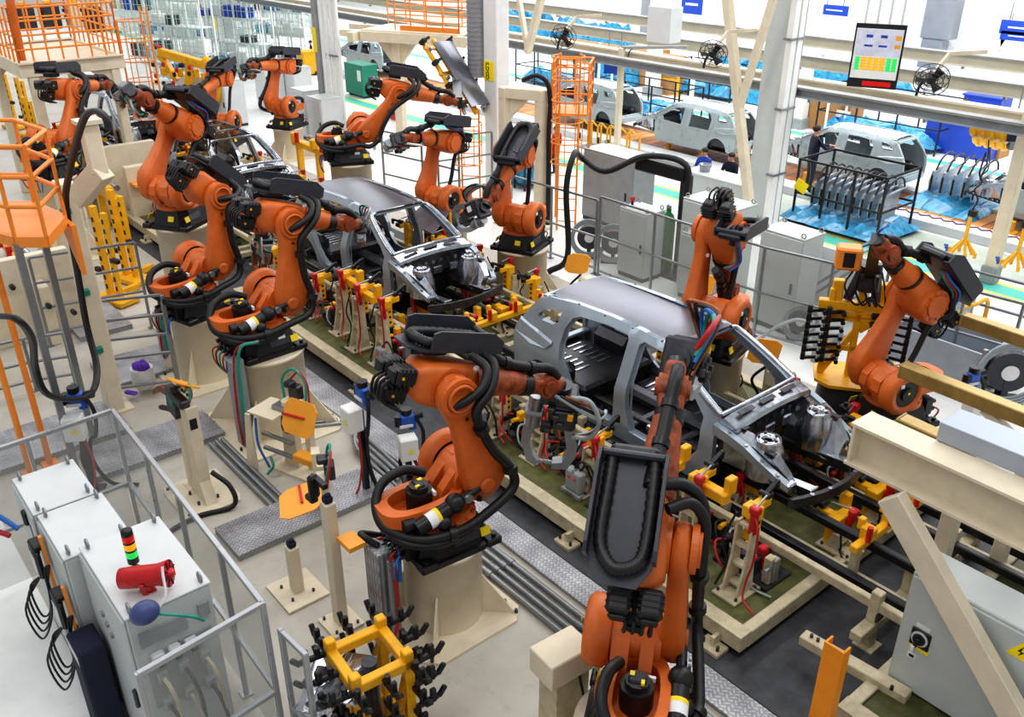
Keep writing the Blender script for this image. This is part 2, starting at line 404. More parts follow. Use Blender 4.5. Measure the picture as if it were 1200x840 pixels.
def robot_shared():
    if _S: return _S
    # ---- base (black casting with lugs)
    b = B(BLACK)
    oct_ = [(-.5, -.3), (-.34, -.47), (.3, -.47), (.5, -.3), (.5, .3), (.3, .47), (-.34, .47), (-.5, .3)]
    b.prism(oct_, (0, 0, 0), (1, 0, 0), (0, 1, 0), (0, 0, .07))
    lo = [(x*.9, y*.9, .07) for x, y in oct_]; hi = [(x*.72, y*.74, .34) for x, y in oct_]
    b.loft([lo, hi], sm=False)
    for sx in (-1, 1):
        for sy in (-1, 1): b.box((sx*.42, sy*.4, .05), (.2, .18, .1), b=.02); b.cyl((sx*.44, sy*.42, .1), (sx*.44, sy*.42, .14), .03, n=8)
    b.use(GREYBLK)
    for sy in (-1, 1): b.box((.1, sy*.385, .2), (.34, .03, .12), R=Matrix.Rotation(sy*.34, 3, 'X'), b=.01)
    b.use(STICKY); b.box((.34, -.402, .2), (.12, .012, .1), R=Matrix.Rotation(-.34, 3, 'X')); b.box((.34, .402, .2), (.12, .012, .1), R=Matrix.Rotation(.34, 3, 'X')); b.box((.415, .1, .2), (.012, .12, .1), R=Matrix.Rotation(-.4, 3, 'Y')); b.box((-.415, .14, .2), (.012, .12, .1), R=Matrix.Rotation(.4, 3, 'Y'))
    b.use(STICKW); b.box((.14, -.375, .27), (.12, .012, .06), R=Matrix.Rotation(-.34, 3, 'X'))
    _S['base'] = b.mesh('robot_base')
    # ---- connector panel at the back of the base
    b = B(BLACK); b.box((-.5, 0, .2), (.16, .5, .28), b=.02)
    random.seed(3)
    for i in range(4):
        for j in range(2): b.use(DSTEEL).cyl((-.58, -.18+.12*i, .12+.13*j), (-.66, -.18+.12*i, .12+.13*j), .035, n=10)
    for i, m in enumerate((BLUEC, REDC, TEAL, RUBBER, REDC)):
        y = -.2+.1*i
        b.use(m).tube([(-.64, y, .16), (-.72, y*1.2, .1), (-.74, y*1.0-.03, -.06), (-.68, y*.5-.06, -.2)], .013, 6, 5)
    _S['conn'] = b.mesh('connector_panel')
    # ---- turret
    b = B(ORANGE)
    b.lathe([(.4, .34), (.4, .4), (.36, .42), (.36, .5)], n=24)
    for i in range(16): t = 2*pi*i/16; b.cyl((.375*cos(t), .375*sin(t), .4), (.375*cos(t), .375*sin(t), .435), .022, n=6)
    oval_frame(b, -.26, .52, .3, .36, .2, .5, .7)
    b.box((-.3, 0, .5), (.7, .5, .06), b=.02)
    # cheeks that carry axis two
    for sy, t in ((.12, .16), (-.1, .12)):
        b.prism([(-.1, .48), (.5, .48), (.62, .7), (.6, .86), (.46, .98), (.26, .98), (.12, .86), (-.02, .7)], (0, sy, 0), (1, 0, 0), (0, 0, 1), (0, t, 0))
    b.cyl((.35, -.16, .75), (.35, .3, .75), .24, n=26)
    # shroud ring of the axis-two motor (left side)
    b.lathe([(.27, .0), (.34, .06), (.34, .2), (.29, .25), (.2, .25), (.2, .08)], (.35, .3, .75), (0, 1, 0), 28, cap=False)
    b.use(BLACK).cyl((.35, .34, .75), (.35, .54, .75), .19, n=22); b.cyl((.35, .54, .75), (.35, .57, .75), .1, n=14)
    b.use(STICKY).cyl((.38, .6, .8), (.38, .606, .8), .02, n=6); b.use(STICKW).box((.47, .545, .9), (.06, .03, .05))
    _S['turret'] = b.mesh('turret')
    # ---- axis-one motor standing in the oval frame
    b = B(BLACK); b.cyl((-.26, 0, .5), (-.26, 0, .78), .15, n=10); b.cyl((-.26, 0, .78), (-.26, 0, .84), .11, n=10)
    b.box((-.26, .0, .83), (.1, .16, .06), b=.015); b.use(STICKY).box((-.22, .05, .842), (.05, .04, .05)); b.box((-.3, -.05, .842), (.05, .03, .05)); b.use(STICKW).box((-.14, -.1, .75), (.03, .1, .05))
    _S['motor1'] = b.mesh('swivel_motor')
    # ---- gas cylinder right side (black balls and rod)
    b = B(BLACK)
    b.cyl((-.5, -.36, .56), (-.1, -.36, .66), .09, n=14); b.sphere((-.02, -.36, .7), .115, 8); b.cyl((.05, -.36, .7), (.3, -.34, .76), .05, n=10)
    b.cyl((-.5, -.3, .6), (-.62, -.3, .6), .07, n=12); b.sphere((-.2, -.42, .55), .09, 7)
    b.use(STICKW).cyl((-.36, -.36, .594), (-.26, -.36, .62), .094, n=14); b.use(STICKY).cyl((-.26, -.36, .62), (-.22, -.36, .63), .095, n=14)
    b.use(STEEL).cyl((.12, -.41, .74), (.12, -.44, .74), .05, n=12)
    _S['gas'] = b.mesh('gas_spring')
    # ---- upper arm: lofted casting, right of centre; z along the arm
    b = B(ORANGE)
    prof = [(-.22, .22, .14, .05), (-.12, .40, .2, .06), (0, .50, .24, .08), (.14, .54, .24, .10), (.3, .48, .22, .08), (.55, .38, .2, .05), (.85, .32, .18, .02), (1.05, .36, .18, .0), (1.2, .44, .18, 0), (1.3, .42, .17, 0), (1.4, .3, .15, 0), (1.46, .12, .1, 0)]
    secs = []
    for z, w, t, ox in prof:
        secs.append([(ox+x, -.24+y, z) for x, y in rrect(w, t, .05)])
    b.loft(secs, sm=True)
    b.lathe([(.16, 0), (.16, .05), (.13, .05), (.13, .03), (.001, .03)], (0, -.36, 1.25), (0, -1, 0), 24, cap=False)      # big round cover
    b.ring((0, -.32, 1.25), (0, -.38, 1.25), .215, .17, 26)
    b.lathe([(.10, 0), (.1, .04), (.07, .05)], (.06, -.34, .0), (0, -1, 0), 18)
    b.use(BLACK).cyl((-.08, -.355, -.1), (-.08, -.372, -.1), .035, n=10); b.cyl((.02, -.345, .95), (.02, -.352, .95), .02, n=8)
    b.use(STICKY).box((.24, -.24, .3), (.02, .08, .2), R=Matrix.Rotation(-.2, 3, 'Y'))
    b.use(STICKW).box((-.14, -.24, .2), (.02, .12, .1))
    _S['arm'] = b.mesh('upper_arm')
    # ---- elbow housing (x along forearm)
    b = B(ORANGE)
    secs = []
    for x, w, h, cz in ((-.42, .26, .3, .04), (-.3, .44, .44, .03), (-.05, .46, .5, 0), (.15, .42, .44, .02), (.34, .34, .36, .04), (.42, .3, .32, .05)):
        secs.append([(x, .08+p, cz+q) for p, q in rrect(w, h, .08)])
    b.loft(secs)
    b.cyl((0, -.16, 0), (0, .34, 0), .23, n=26); b.cyl((0, .34, 0), (0, .37, 0), .16, n=20)
    for i in range(12): t = 2*pi*i/12; b.cyl((.2*cos(t), .34, .2*sin(t)), (.2*cos(t), .36, .2*sin(t)), .018, n=6)
    b.use(STICKW).sphere((.28, -.14, .24), .035, 6)
    _S['elbow'] = b.mesh('elbow_housing')
    # ---- wrist motors behind elbow
    b = B(BLACK)
    for yy, zz, l in ((-.06, .13, .24), (.2, .13, .24), (.06, -.11, .28)):
        b.box((-.42-l/2, yy, zz), (l, .2, .19), b=.03); b.box((-.42-l-.02, yy, zz), (.05, .15, .15), b=.02)
        for k in range(4): b.box((-.47-.05*k, yy, zz), (.018, .212, .2), b=.008)
        b.use(YELLOW).cyl((-.6, yy-.1, zz), (-.6, yy-.109, zz), .018, n=6); b.cyl((-.6, yy+.1, zz), (-.6, yy+.109, zz), .018, n=6); b.use(BLACK)
    b.use(RUBBER)
    for k in range(4): b.tube([(-.68, -.08+.07*k, .1), (-.76, -.08+.07*k, .02), (-.72, -.06+.07*k, -.16), (-.5, -.1+.05*k, -.26)], .016, 6, 4)
    _S['motors'] = b.mesh('wrist_motors')
    # ---- dress tray
    b = B(GREYBLK); X0, X1, zt = -.3, .62, .38; b.X = Matrix.Translation((0, .16, 0)) @ Matrix.Scale(1.2, 4, (0, 1, 0))
    b.box(((X0+X1)/2, .05, zt), (X1-X0, .44, .02)); b.prism([(X0, -.17), (X0-.18, -.08), (X0-.18, .18), (X0, .27)], (0, 0, zt-.01), (1, 0, 0), (0, 1, 0), (0, 0, .02))
    for y in (-.18, .28): b.prism([(X0+.02, 0), (X0+.02, .2), (X0+.1, .23), (X1-.14, .23), (X1, .14), (X1, 0)], (0, y-.012, zt), (1, 0, 0), (0, 0, 1), (0, .024, 0))
    b.box((X1-.03, .05, zt+.1), (.06, .46, .08), b=.02); b.box((-.1, .05, zt-.05), (.3, .2, .1), b=.02)
    b.use(BLACK).box((X1+.02, .05, zt+.03), (.1, .34, .1), b=.03)
    _S['tray'] = b.mesh('dress_tray')
    b = B(CORR)
    pts = [(.4, .2, .42), (.1, .2, .44), (-.35, .2, .45), (-.55, .12, .46), (-.58, .03, .46), (-.5, -.08, .45), (-.3, -.11, .44), (.1, -.11, .43), (.4, -.1, .42)]
    pts = [(x*.95+.2, y*1.2+.16, z) for x, y, z in pts]; b.tube(pts, .055, 10, 9, rings=1)
    _S['trayhose'] = b.mesh('corrugated_hose')
    # ---- wrist
    b = B(ORUST)
    b.cyl((-.02, -.13, 0), (-.02, .13, 0), .13, n=20); b.cyl((-.02, -.16, 0), (-.02, .16, 0), .085, n=16)
    b.loft([[(x, p, q) for p, q in rrect(w, h, .04)] for x, w, h in ((-.26, .2, .2), (-.1, .26, .18), (.02, .26, .16))])
    b.loft([[(x, p, q) for p, q in rrect(w, h, .05)] for x, w, h in ((.06, .17, .2), (.16, .2, .2), (.22, .17, .17))])
    b.use(DSTEEL).cyl((.22, 0, 0), (.27, 0, 0), .085, n=18)
    _S['wrist'] = b.mesh('wrist')
    return _S
ROB = {}
def forearm_mesh(L, worn):
    b = B(ORUST if worn else ORANGE)
    secs = []
    for x, r in ((.36, .19), (.5, .182), (L*.6, .155), (L-.32, .13)):
        secs.append([(x, .05*(1-x/L)+r*cos(2*pi*i/18), .05*(1-x/L)+r*sin(2*pi*i/18)) for i in range(18)])
    b.loft(secs)
    b.use(BLACK).cyl((L-.36, 0, 0), (L-.24, 0, 0), .135, n=18); b.cyl((.44, .04, .04), (.48, .04, .04), .195, n=18)
    return b.mesh('forearm')
def robot(key, base, az, q2, q3, L, label, worn=False, hoses=True, tray=None):
    S = robot_shared(); az, q2, q3 = radians(az), radians(q2), radians(q3)
    root = thing('welding_robot', label, 'robot', base, az, 'orange six-axis robots around the body line')
    I = Matrix.Identity(4)
    UA = Matrix.Translation((.35, 0, .75)) @ Matrix.Rotation(q2, 4, 'Y')
    e = UA @ Vector((0, 0, 1.25))
    FA = Matrix.Translation(e) @ Matrix.Rotation(-q3, 4, 'Y')
    WR = FA @ Matrix.Translation((L, 0, 0))
    link('base_casting', S['base'], root); link('connector_panel', S['conn'], root); link('turret', S['turret'], root)
    link('swivel_motor', S['motor1'], root); link('gas_spring', S['gas'], root)
    link('upper_arm', S['arm'], root, UA); link('elbow_housing', S['elbow'], root, FA); link('wrist_motors', S['motors'], root, FA)
    link('forearm', forearm_mesh(L, worn), root, FA); link('wrist', S['wrist'], root, WR)
    t = link('dress_tray', S['tray'], root, FA @ tray if tray is not None else FA); link('corrugated_hose', S['trayhose'], t)
    f = lambda x, y, z: FA @ Vector((x, y, z)); u = lambda x, y, z: UA @ Vector((x, y, z))
    # hose along the forearm
    b = B(RUBBER); pts = [f(.36, .06, .42), f(.55, .06, .34), f(.8, .03, .24), f(L-.25, 0, .2), f(L-.02, -.02, .2), f(L+.14, -.03, .1)]
    b.tube(pts, .06, 10, 6); b.use(BLACK)
    for p, q in ((pts[1], pts[2]), (pts[2], pts[3]), (pts[3], pts[4])):
        d = (q-p).normalized(); b.cyl(p-d*.035, p+d*.035, .078, n=10)
    b.build('forearm_hose', root)
    if hoses:
        b = B(RUBBER)
        pts = [f(.4, -.02, .38), f(.44, -.22, .3), f(.34, -.38, .1), u(.12, -.42, 1.05), u(.12, -.42, .8), u(.2, -.43, .45), u(.34, -.44, .12), u(.3, -.46, -.14), Vector((.2, -.52, .50)), Vector((-.15, -.53, .46)), Vector((-.5, -.42, .46)), Vector((-.74, -.12, .52)), Vector((-.72, .14, .66)), Vector((-.56, .27, .82)), Vector((-.3, .25, .9)), Vector((-.08, .18, .82))]
        b.tube(pts, .056, 10, 6); b.use(BLACK)
        for i in (4, 6, 9): d = (pts[i+1]-pts[i]).normalized(); b.cyl(pts[i]-d*.04, pts[i]+d*.04, .085, n=10)
        b.build('arm_hose', root)
        b = B(RUBBER); pts = [f(.2, -.1, .38), f(.3, -.28, .3), f(.22, -.4, .14), f(.05, -.42, 0), f(-.06, -.36, -.1)]
        b.tube(pts, .05, 10, 6).build('elbow_hose', root)
        b = B(RUBBER); pts = [Vector((.1, -.5, .4)), Vector((-.3, -.52, .38)), Vector((-.62, -.36, .42)), Vector((-.72, -.1, .5)), Vector((-.6, .1, .6))]
        b.tube(pts, .05, 10, 5).build('base_hose', root)
    else:
        b = B(RUBBER)
        b.tube([f(-.1, .3, .3), f(-.3, .36, .1), u(-.2, .24, 1.0), u(-.22, .2, .5), u(-.2, .2, .1), Vector((-.1, .3, .5))], .045, 8, 5).build('arm_hose', root)
        b = B(TEAL); b.tube([f(.3, .2, .4), f(.25, .34, .3), f(-.05, .36, .28), f(-.3, .26, .2)], .02, 6, 5)
        b.use(REDC).tube([f(.32, .24, .4), f(.22, .38, .3), f(-.05, .4, .3), f(-.32, .28, .2)], .02, 6, 5)
        b.use(BLUEC).tube([f(.34, .28, .4), f(.2, .42, .32), f(-.05, .44, .32), f(-.34, .3, .2)], .02, 6, 5).build('cable_bundle', root)
    W = Matrix.Translation(base) @ Matrix.Rotation(az, 4, 'Z') @ WR
    ROB[key] = (root, W)
    return root
def pedestal(x, y, zt, r, label, gr=1.0, h0=0.0):
    t = thing('robot_pedestal', label, 'pedestal', (x, y, h0), 0, 'cream robot pedestals'); h = zt-h0
    b = B(CREAM); b.lathe([(r, .03), (r, h-.05), (r*1.0, h-.05)], n=36); b.build('column', t)
    b = B(CREAM); b.lathe([(r*1.0, h-.06), (r*1.05, h-.055), (r*1.05, h-.005), (r*1.03, h-.002)], n=36); b.build('top_flange', t)
    s = r*1.55*gr; b = B(CREAM); c = s*.25
    b.prism([(-s, -s+c), (-s+c, -s), (s-c, -s), (s, -s+c), (s, s-c), (s-c, s), (-s+c, s), (-s, s-c)], (0, 0, 0), (1, 0, 0), (0, 1, 0), (0, 0, .035))
    b.use(DSTEEL)
    for sx in (-1, 1):
        for sy in (-1, 1):
            for k in (.55, .85): b.cyl((sx*s*k, sy*s*.86, .03), (sx*s*k, sy*s*.86, .085), .022, n=8)
    b.build('base_plate', t)
    for i in range(4):
        a = pi/4+i*pi/2; d = Vector((cos(a), sin(a), 0)); n = Vector((-sin(a), cos(a), 0))
        b = B(CREAM); g = min(s*1.2-r, .5); b.prism([(r*.98, .03), (r+g, .03), (r*.98, min(.75, h*.55))], -n*.012, d, (0, 0, 1), n*.024); b.build('gusset', t)
    return t
# ------------------------------------------------------------------ spot-welding guns
def weld_gun(p, d, side, label, size=1.0, body=None, cables=None, group=None):
    "gun hanging at wrist flange p, pointing along d, with its throat plane containing 'side'"
    p = Vector(p); d = Vector(d).normalized(); s = Vector(side); s = (s-d*s.dot(d)).normalized(); n = d.cross(s)
    t = thing('spot_welding_gun', label, 'welding gun', p, 0, group)
    Mx = Matrix((d, s, n)).transposed().to_4x4(); Mx = Mx @ Matrix.Scale(size, 4)
    def nb(m): b = B(m); b.X = Mx; return b
    b = nb(DSTEEL); b.cyl((0, 0, 0), (.06, 0, 0), .1, n=16); b.box((.12, 0, 0), (.12, .34, .26), b=.02); b.build('mounting_plate', t)
    b = nb(body or MGREY); b.box((.32, .06, 0), (.3, .26, .24), b=.03); b.box((.3, .06, .14), (.2, .18, .05), b=.01)
    b.use(STICKW).box((.32, .06, -.125), (.12, .1, .01)); b.build('transformer', t)
    b = nb(STEEL); b.cyl((.16, -.2, 0), (.52, -.2, 0), .07, n=14); b.box((.34, -.2, 0), (.06, .18, .18), b=.02); b.cyl((.52, -.2, 0), (.62, -.2, 0), .025, n=10); b.build('actuator', t)
    b = nb(COPPER if body is None else STEEL)
    b.prism([(.46, .2), (.8, .26), (.98, .2), (1.0, .05), (.93, .05), (.9, .14), (.78, .17), (.5, .1)], (0, 0, -.05), (1, 0, 0), (0, 1, 0), (0, 0, .1)); b.cyl((.96, .06, 0), (.96, -.03, 0), .022, n=8); b.build('fixed_arm', t)
    b = nb(COPPER if body is None else MGREY)
    b.prism([(.5, -.28), (.72, -.28), (.94, -.2), (1.0, -.1), (.93, -.09), (.86, -.15), (.7, -.2), (.5, -.19)], (0, 0, -.045), (1, 0, 0), (0, 1, 0), (0, 0, .09)); b.cyl((.96, -.11, 0), (.96, -.045, 0), .022, n=8); b.build('moving_arm', t)
    b = nb(DSTEEL)
    for k in range(5): b.box((.18+.08*k, -.06+.05*(k % 3), .16), (.05, .07, .06), b=.01)
    b.use(YELLOW).box((.24, .12, .17), (.06, .05, .03)); b.use(BLACK).box((.4, -.08, .15), (.12, .1, .07), b=.015); b.build('valve_block', t)
    for i, m in enumerate(cables or (GREYC, REDC, TEAL, RUBBER)):
        b = nb(m); o = .05*i
        b.tube([(.05, .1-o, .12), (.0+.06*i, .26+o*.6, .2), (.22, .38+o*.4, .2-.06*i), (.5, .34+o*.3, .1-.04*i), (.56, .18, .05)], .018+.004*(i == 0), 7, 6); b.build('cable', t)
    return t
# key: base, az, q2, q3, L
pedestal(-6.87, 4.67, 1.1, .46, 'cream pedestal of the robot at the front car, beside the checker-plate duct')
robot('R1', (-6.87, 4.67, 1.1), 85, -12, -17, 1.41, 'orange robot in the centre foreground reaching right to the front car rear door', worn=True)
pedestal(-3.79, 4.65, .8, .55, 'cream pedestal at the bottom edge, mostly hidden under the nearest robot')
robot('R2', (-3.79, 4.65, .8), 126, -8, 40, 1.43, 'nearest orange robot at the bottom, charcoal hose tray facing the camera', worn=True)
pedestal(-12.23, 5.1, 1.38, .6, 'broad cream pedestal left of the middle car with a green cable down its side')
robot('R3', (-12.23, 5.1, 1.38), 92, 10, -16, 1.15, 'orange robot on the broad left pedestal reaching into the middle car')
pedestal(-14.56, 4.96, 1.25, .47, 'cream pedestal just left of the broad pedestal, teal hose at its side')
robot('R4', (-14.56, 4.96, 1.25), 105, 11, -43, 1.23, 'orange robot behind the left pedestal robot, hoses down its upright arm')
pedestal(-16.59, 5.65, 2.2, .48, 'cream pedestal behind the ladder rails, farthest visible of the left row')
robot('R5', (-16.59, 5.65, 2.2), 303, -39, 36, 1.14, 'orange robot at upper left with tall bare arm, forearm raised toward the left', hoses=False)
pedestal(-22.59, 4.93, 1.96, .48, 'cream pedestal under the platform deck at far left')
robot('R6', (-22.59, 4.93, 1.96), 130, 36, -6, 1.55, 'orange robot under the cream platform with orange railing')
pedestal(-26.9, 10.8, 1.01, .48, 'cream pedestal beyond the bare car frame, left one of two')
robot('R7', (-26.84, 10.98, 1.01), 312, -18, -8, 1.55, 'far orange robot right of the yellow gripper, black forearm tray tilted up', hoses=False)
pedestal(-27.85, 13.5, 1.0, .48, 'cream pedestal beside the white control boxes at the back')
robot('R8', (-27.85, 13.5, 1.0), 296, -21, 8, 1.53, 'far orange robot in front of the conduit column, arm folded toward the left', hoses=True)
pedestal(-19.44, 11.0, 1.93, .5, 'cream pedestal behind the middle car roof')
robot('R9', (-19.44, 11.0, 1.93), 66, 47, -12, 1.26, 'orange robot at top centre leaning right and holding a roof panel gripper')
pedestal(-16.4, 11.68, .92, .47, 'cream pedestal behind the windscreen opening of the middle car')
robot('R10', (-16.4, 11.68, .92), 283, -15, 13, 1.12, 'orange robot behind the middle car with bare upright arm and a white welding gun', hoses=False)
pedestal(-13.47, 11.5, 1.25, .52, 'cream pedestal right of the middle car, fully visible drum')
robot('R11', (-13.47, 11.5, 1.25), 293, 0, -31, 1.13, 'orange robot on the drum pedestal right of the middle car, forearm pointing down left', hoses=False)
pedestal(-7.82, 10.75, 1.26, .46, 'cream pedestal seen through the windscreen opening of the front car')
robot('R12', (-7.82, 10.75, 1.26), 284, -4, -116, 1.22, 'orange robot behind the front car roof, rusty forearm hanging straight down', worn=True, hoses=False, tray=Matrix.Translation((-.1, .42, 0)) @ Matrix.Rotation(radians(-118), 4, 'Y') @ Matrix.Translation((.1, -.2, -.25)) @ Matrix.Scale(.85, 4))
pedestal(-5.24, 11.63, .79, .5, 'cream pedestal behind the big cream beam at right')
robot('R13', (-5.24, 11.63, .79), 253, -19, 46, 1.09, 'orange robot at right holding a tall yellow gripper beside the tan beams', hoses=False)
def wristp(k): return ROB[k][1] @ Vector((.27, 0, 0))
def gun_to(k, u, v, z, side, label, **kw):
    p = wristp(k); q = G(u, v, z); return weld_gun(p, q-p, side, label, **kw)
gun_to('R1', 640, 545, 1.3, (1, 1, 0), 'welding gun with grey hose loops below the wrist of the centre foreground robot', size=1.3, body=DSTEEL, cables=(GREYC, COPPER, RUBBER, GREYC))
gun_to('R2', 845, 440, 2.6, (0, 0, 1), 'welding gun with red and green cables at the front car windscreen pillar', size=1.25, body=DSTEEL, cables=(REDC, TEAL, BLUEC, RUBBER, COPPER))
gun_to('R3', 436, 305, 1.5, (0, 0, 1), 'dark welding gun inside the front door opening of the middle car', size=.8)
gun_to('R4', 300, 330, 1.2, (1, 0, 0), 'welding gun between the two left robots, pointing down', size=.9)
gun_to('R5', 150, 140, 3.9, (1, 0, 0), 'welding gun with coloured cables at the raised left forearm tip', size=.9)
gun_to('R6', 150, 140, 2.4, (1, 0, 0), 'welding gun under the platform robot near the rear car', size=.9)
gun_to('R7', 218, 128, 2.0, (0, 0, 1), 'welding gun on the far robot beside the yellow gripper', size=.9)
gun_to('R8', 298, 120, 1.6, (0, 1, 0), 'brown plated welding gun hanging on the far folded robot', size=1.0)
gun_to('R10', 460, 190, 2.0, (0, 1, 0), 'white welding gun with green valves beside the top centre robot arm', size=1.15, body=WHITE, cables=(BAG, TEAL, RUBBER, REDC))
gun_to('R11', 530, 262, 1.9, (0, 0, 1), 'grey plate welding gun in front of the middle car windscreen', size=1.1, body=DSTEEL)
gun_to('R12', 868, 385, 1.5, (1, 0, 0), 'welding gun at the far roof edge of the front car', size=.7)
# ================================================================== CAR BODIES
# local: x forward (0 = front edge of roof), y across, z = world height - ZB
ZB = .6
OUT = [(-1.72, .6), (-.5, .585), (.9, .6), (1.0, .72), (1.02, 1.2), (1.02, 1.55), (1.04, 1.66), (.9, 1.74), (.6, 1.90), (.3, 2.06), (.06, 2.19), (-.1, 2.235), (-.6, 2.265), (-1.2, 2.27), (-1.9, 2.24), (-2.45, 2.18), (-2.66, 2.1), (-2.86, 1.86), (-3.0, 1.68), (-3.1, 1.5), (-3.13, 1.2), (-3.12, .9), (-3.02, .74), (-2.8, .72)]
ARCH = [(-2.29+.46*cos(radians(a)), .74+.47*sin(radians(a))) for a in range(176, 3, -13)]
OUT = OUT+ARCH
FD = [(-.5, .80), (.5, .78), (.66, .84), (.78, 1.0), (.82, 1.3), (.8, 1.58), (.62, 1.74), (.3, 1.93), (.02, 2.1), (-.12, 2.13), (-.46, 2.15), (-.52, 2.1), (-.50, 1.5)]
FD = [(-.42, .80)]+FD[1:-1]+[(-.53, 1.5), (-.5, 1.1), (-.44, .88)]
RD = [(-.82, .80), (-.76, .9), (-.74, 1.3), (-.73, 2.1), (-.78, 2.15), (-1.2, 2.155), (-1.72, 2.11), (-1.86, 2.04), (-1.96, 1.86), (-1.98, 1.6), (-1.92, 1.38), (-1.82, 1.25), (-1.74, 1.06), (-1.6, .9), (-1.45, .81)]
QW = [(-2.1, 2.07), (-2.32, 2.04), (-2.5, 1.97), (-2.6, 1.86), (-2.5, 1.82), (-2.22, 1.83), (-2.13, 1.9)]
def half(x, z):
    "half width of body skin at (x, z)"
    w = .925
    if z < .8: w -= (.8-z)*.12
    w += .02*math.exp(-((z-1.3)/.18)**2)
    if z > 1.42: w -= (z-1.42)*.315+.05*max(0, z-2.1)/.15
    if x > .3: w -= (x-.3)**2*.10
    if x < -2.3: w -= (-2.3-x)**2*.16
    return w
def densify(p, d):
    out = []
    for i in range(len(p)):
        a = Vector(p[i]); c = Vector(p[(i+1) % len(p)]); n = max(1, int((c-a).length/d))
        for k in range(n): out.append(tuple(a+(c-a)*(k/n)))
    return out
def inside(p, poly):
    r = False; x, y = p
    for i in range(len(poly)):
        x0, y0 = poly[i]; x1, y1 = poly[i-1]
        if (y0 > y) != (y1 > y) and x < (x1-x0)*(y-y0)/(y1-y0)+x0: r = not r
    return r
def panel(outer, holes, grid=.11, d=.09):
    "triangulated 2-D region with holes -> verts, tris, boundary loops"
    vs = []; ed = []; fcs = []; loops = []
    for lp in [outer]+holes:
        lp = densify(lp, d); o = len(vs); n = len(lp); vs += [Vector(p) for p in lp]
        ed += [(o+i, o+(i+1) % n) for i in range(n)]; fcs.append(list(range(o, o+n))); loops.append(lp)
    x0 = min(p.x for p in vs); x1 = max(p.x for p in vs); y0 = min(p.y for p in vs); y1 = max(p.y for p in vs)
    x = x0+grid*.5
    while x < x1:
        y = y0+grid*.5
        while y < y1:
            if inside((x, y), loops[0]) and not any(inside((x, y), h) for h in loops[1:]):
                if min((Vector((x, y))-q).length for q in vs[:sum(map(len, loops))]) > grid*.45: vs.append(Vector((x, y)))
            y += grid
        x += grid
    r = geometry.delaunay_2d_cdt(vs, ed, [], 0, 1e-5)
    V, Fc = r[0], r[2]
    tris = []
    for f in Fc:
        c = sum((V[i] for i in f), Vector((0, 0)))/len(f)
        if inside(c, loops[0]) and not any(inside(c, h) for h in loops[1:]): tris.append(tuple(f))
    return V, tris
def skin(outer, holes, sgn, thick, yf=half, off=0.0, grid=.11):
    "curved sheet with returned edges: outer skin and inner skin joined round every boundary"
    b = B(BODY); V, T = panel(outer, holes, grid)
    n = len(V)
    o = [(p.x, sgn*(yf(p.x, p.y)+off), p.y-ZB) for p in V]; i = [(p.x, sgn*(yf(p.x, p.y)+off-thick), p.y-ZB) for p in V]
    cnt = {}
    for f in T:
        for k in range(len(f)):
            e = (f[k], f[(k+1) % len(f)]); cnt[tuple(sorted(e))] = cnt.get(tuple(sorted(e)), [])+[e]
    flip = sgn > 0
    fs = [f if not flip else f[::-1] for f in T]
    b.add(o, [g for g in fs], True)
    b.add(i, [g[::-1] for g in fs], True)
    rim = [e[0] for e in cnt.values() if len(e) == 1]
    b.add(o+i, [((a, n+a, n+c, c) if not flip else (c, n+c, n+a, a)) for a, c in rim])
    return b
_C = {}
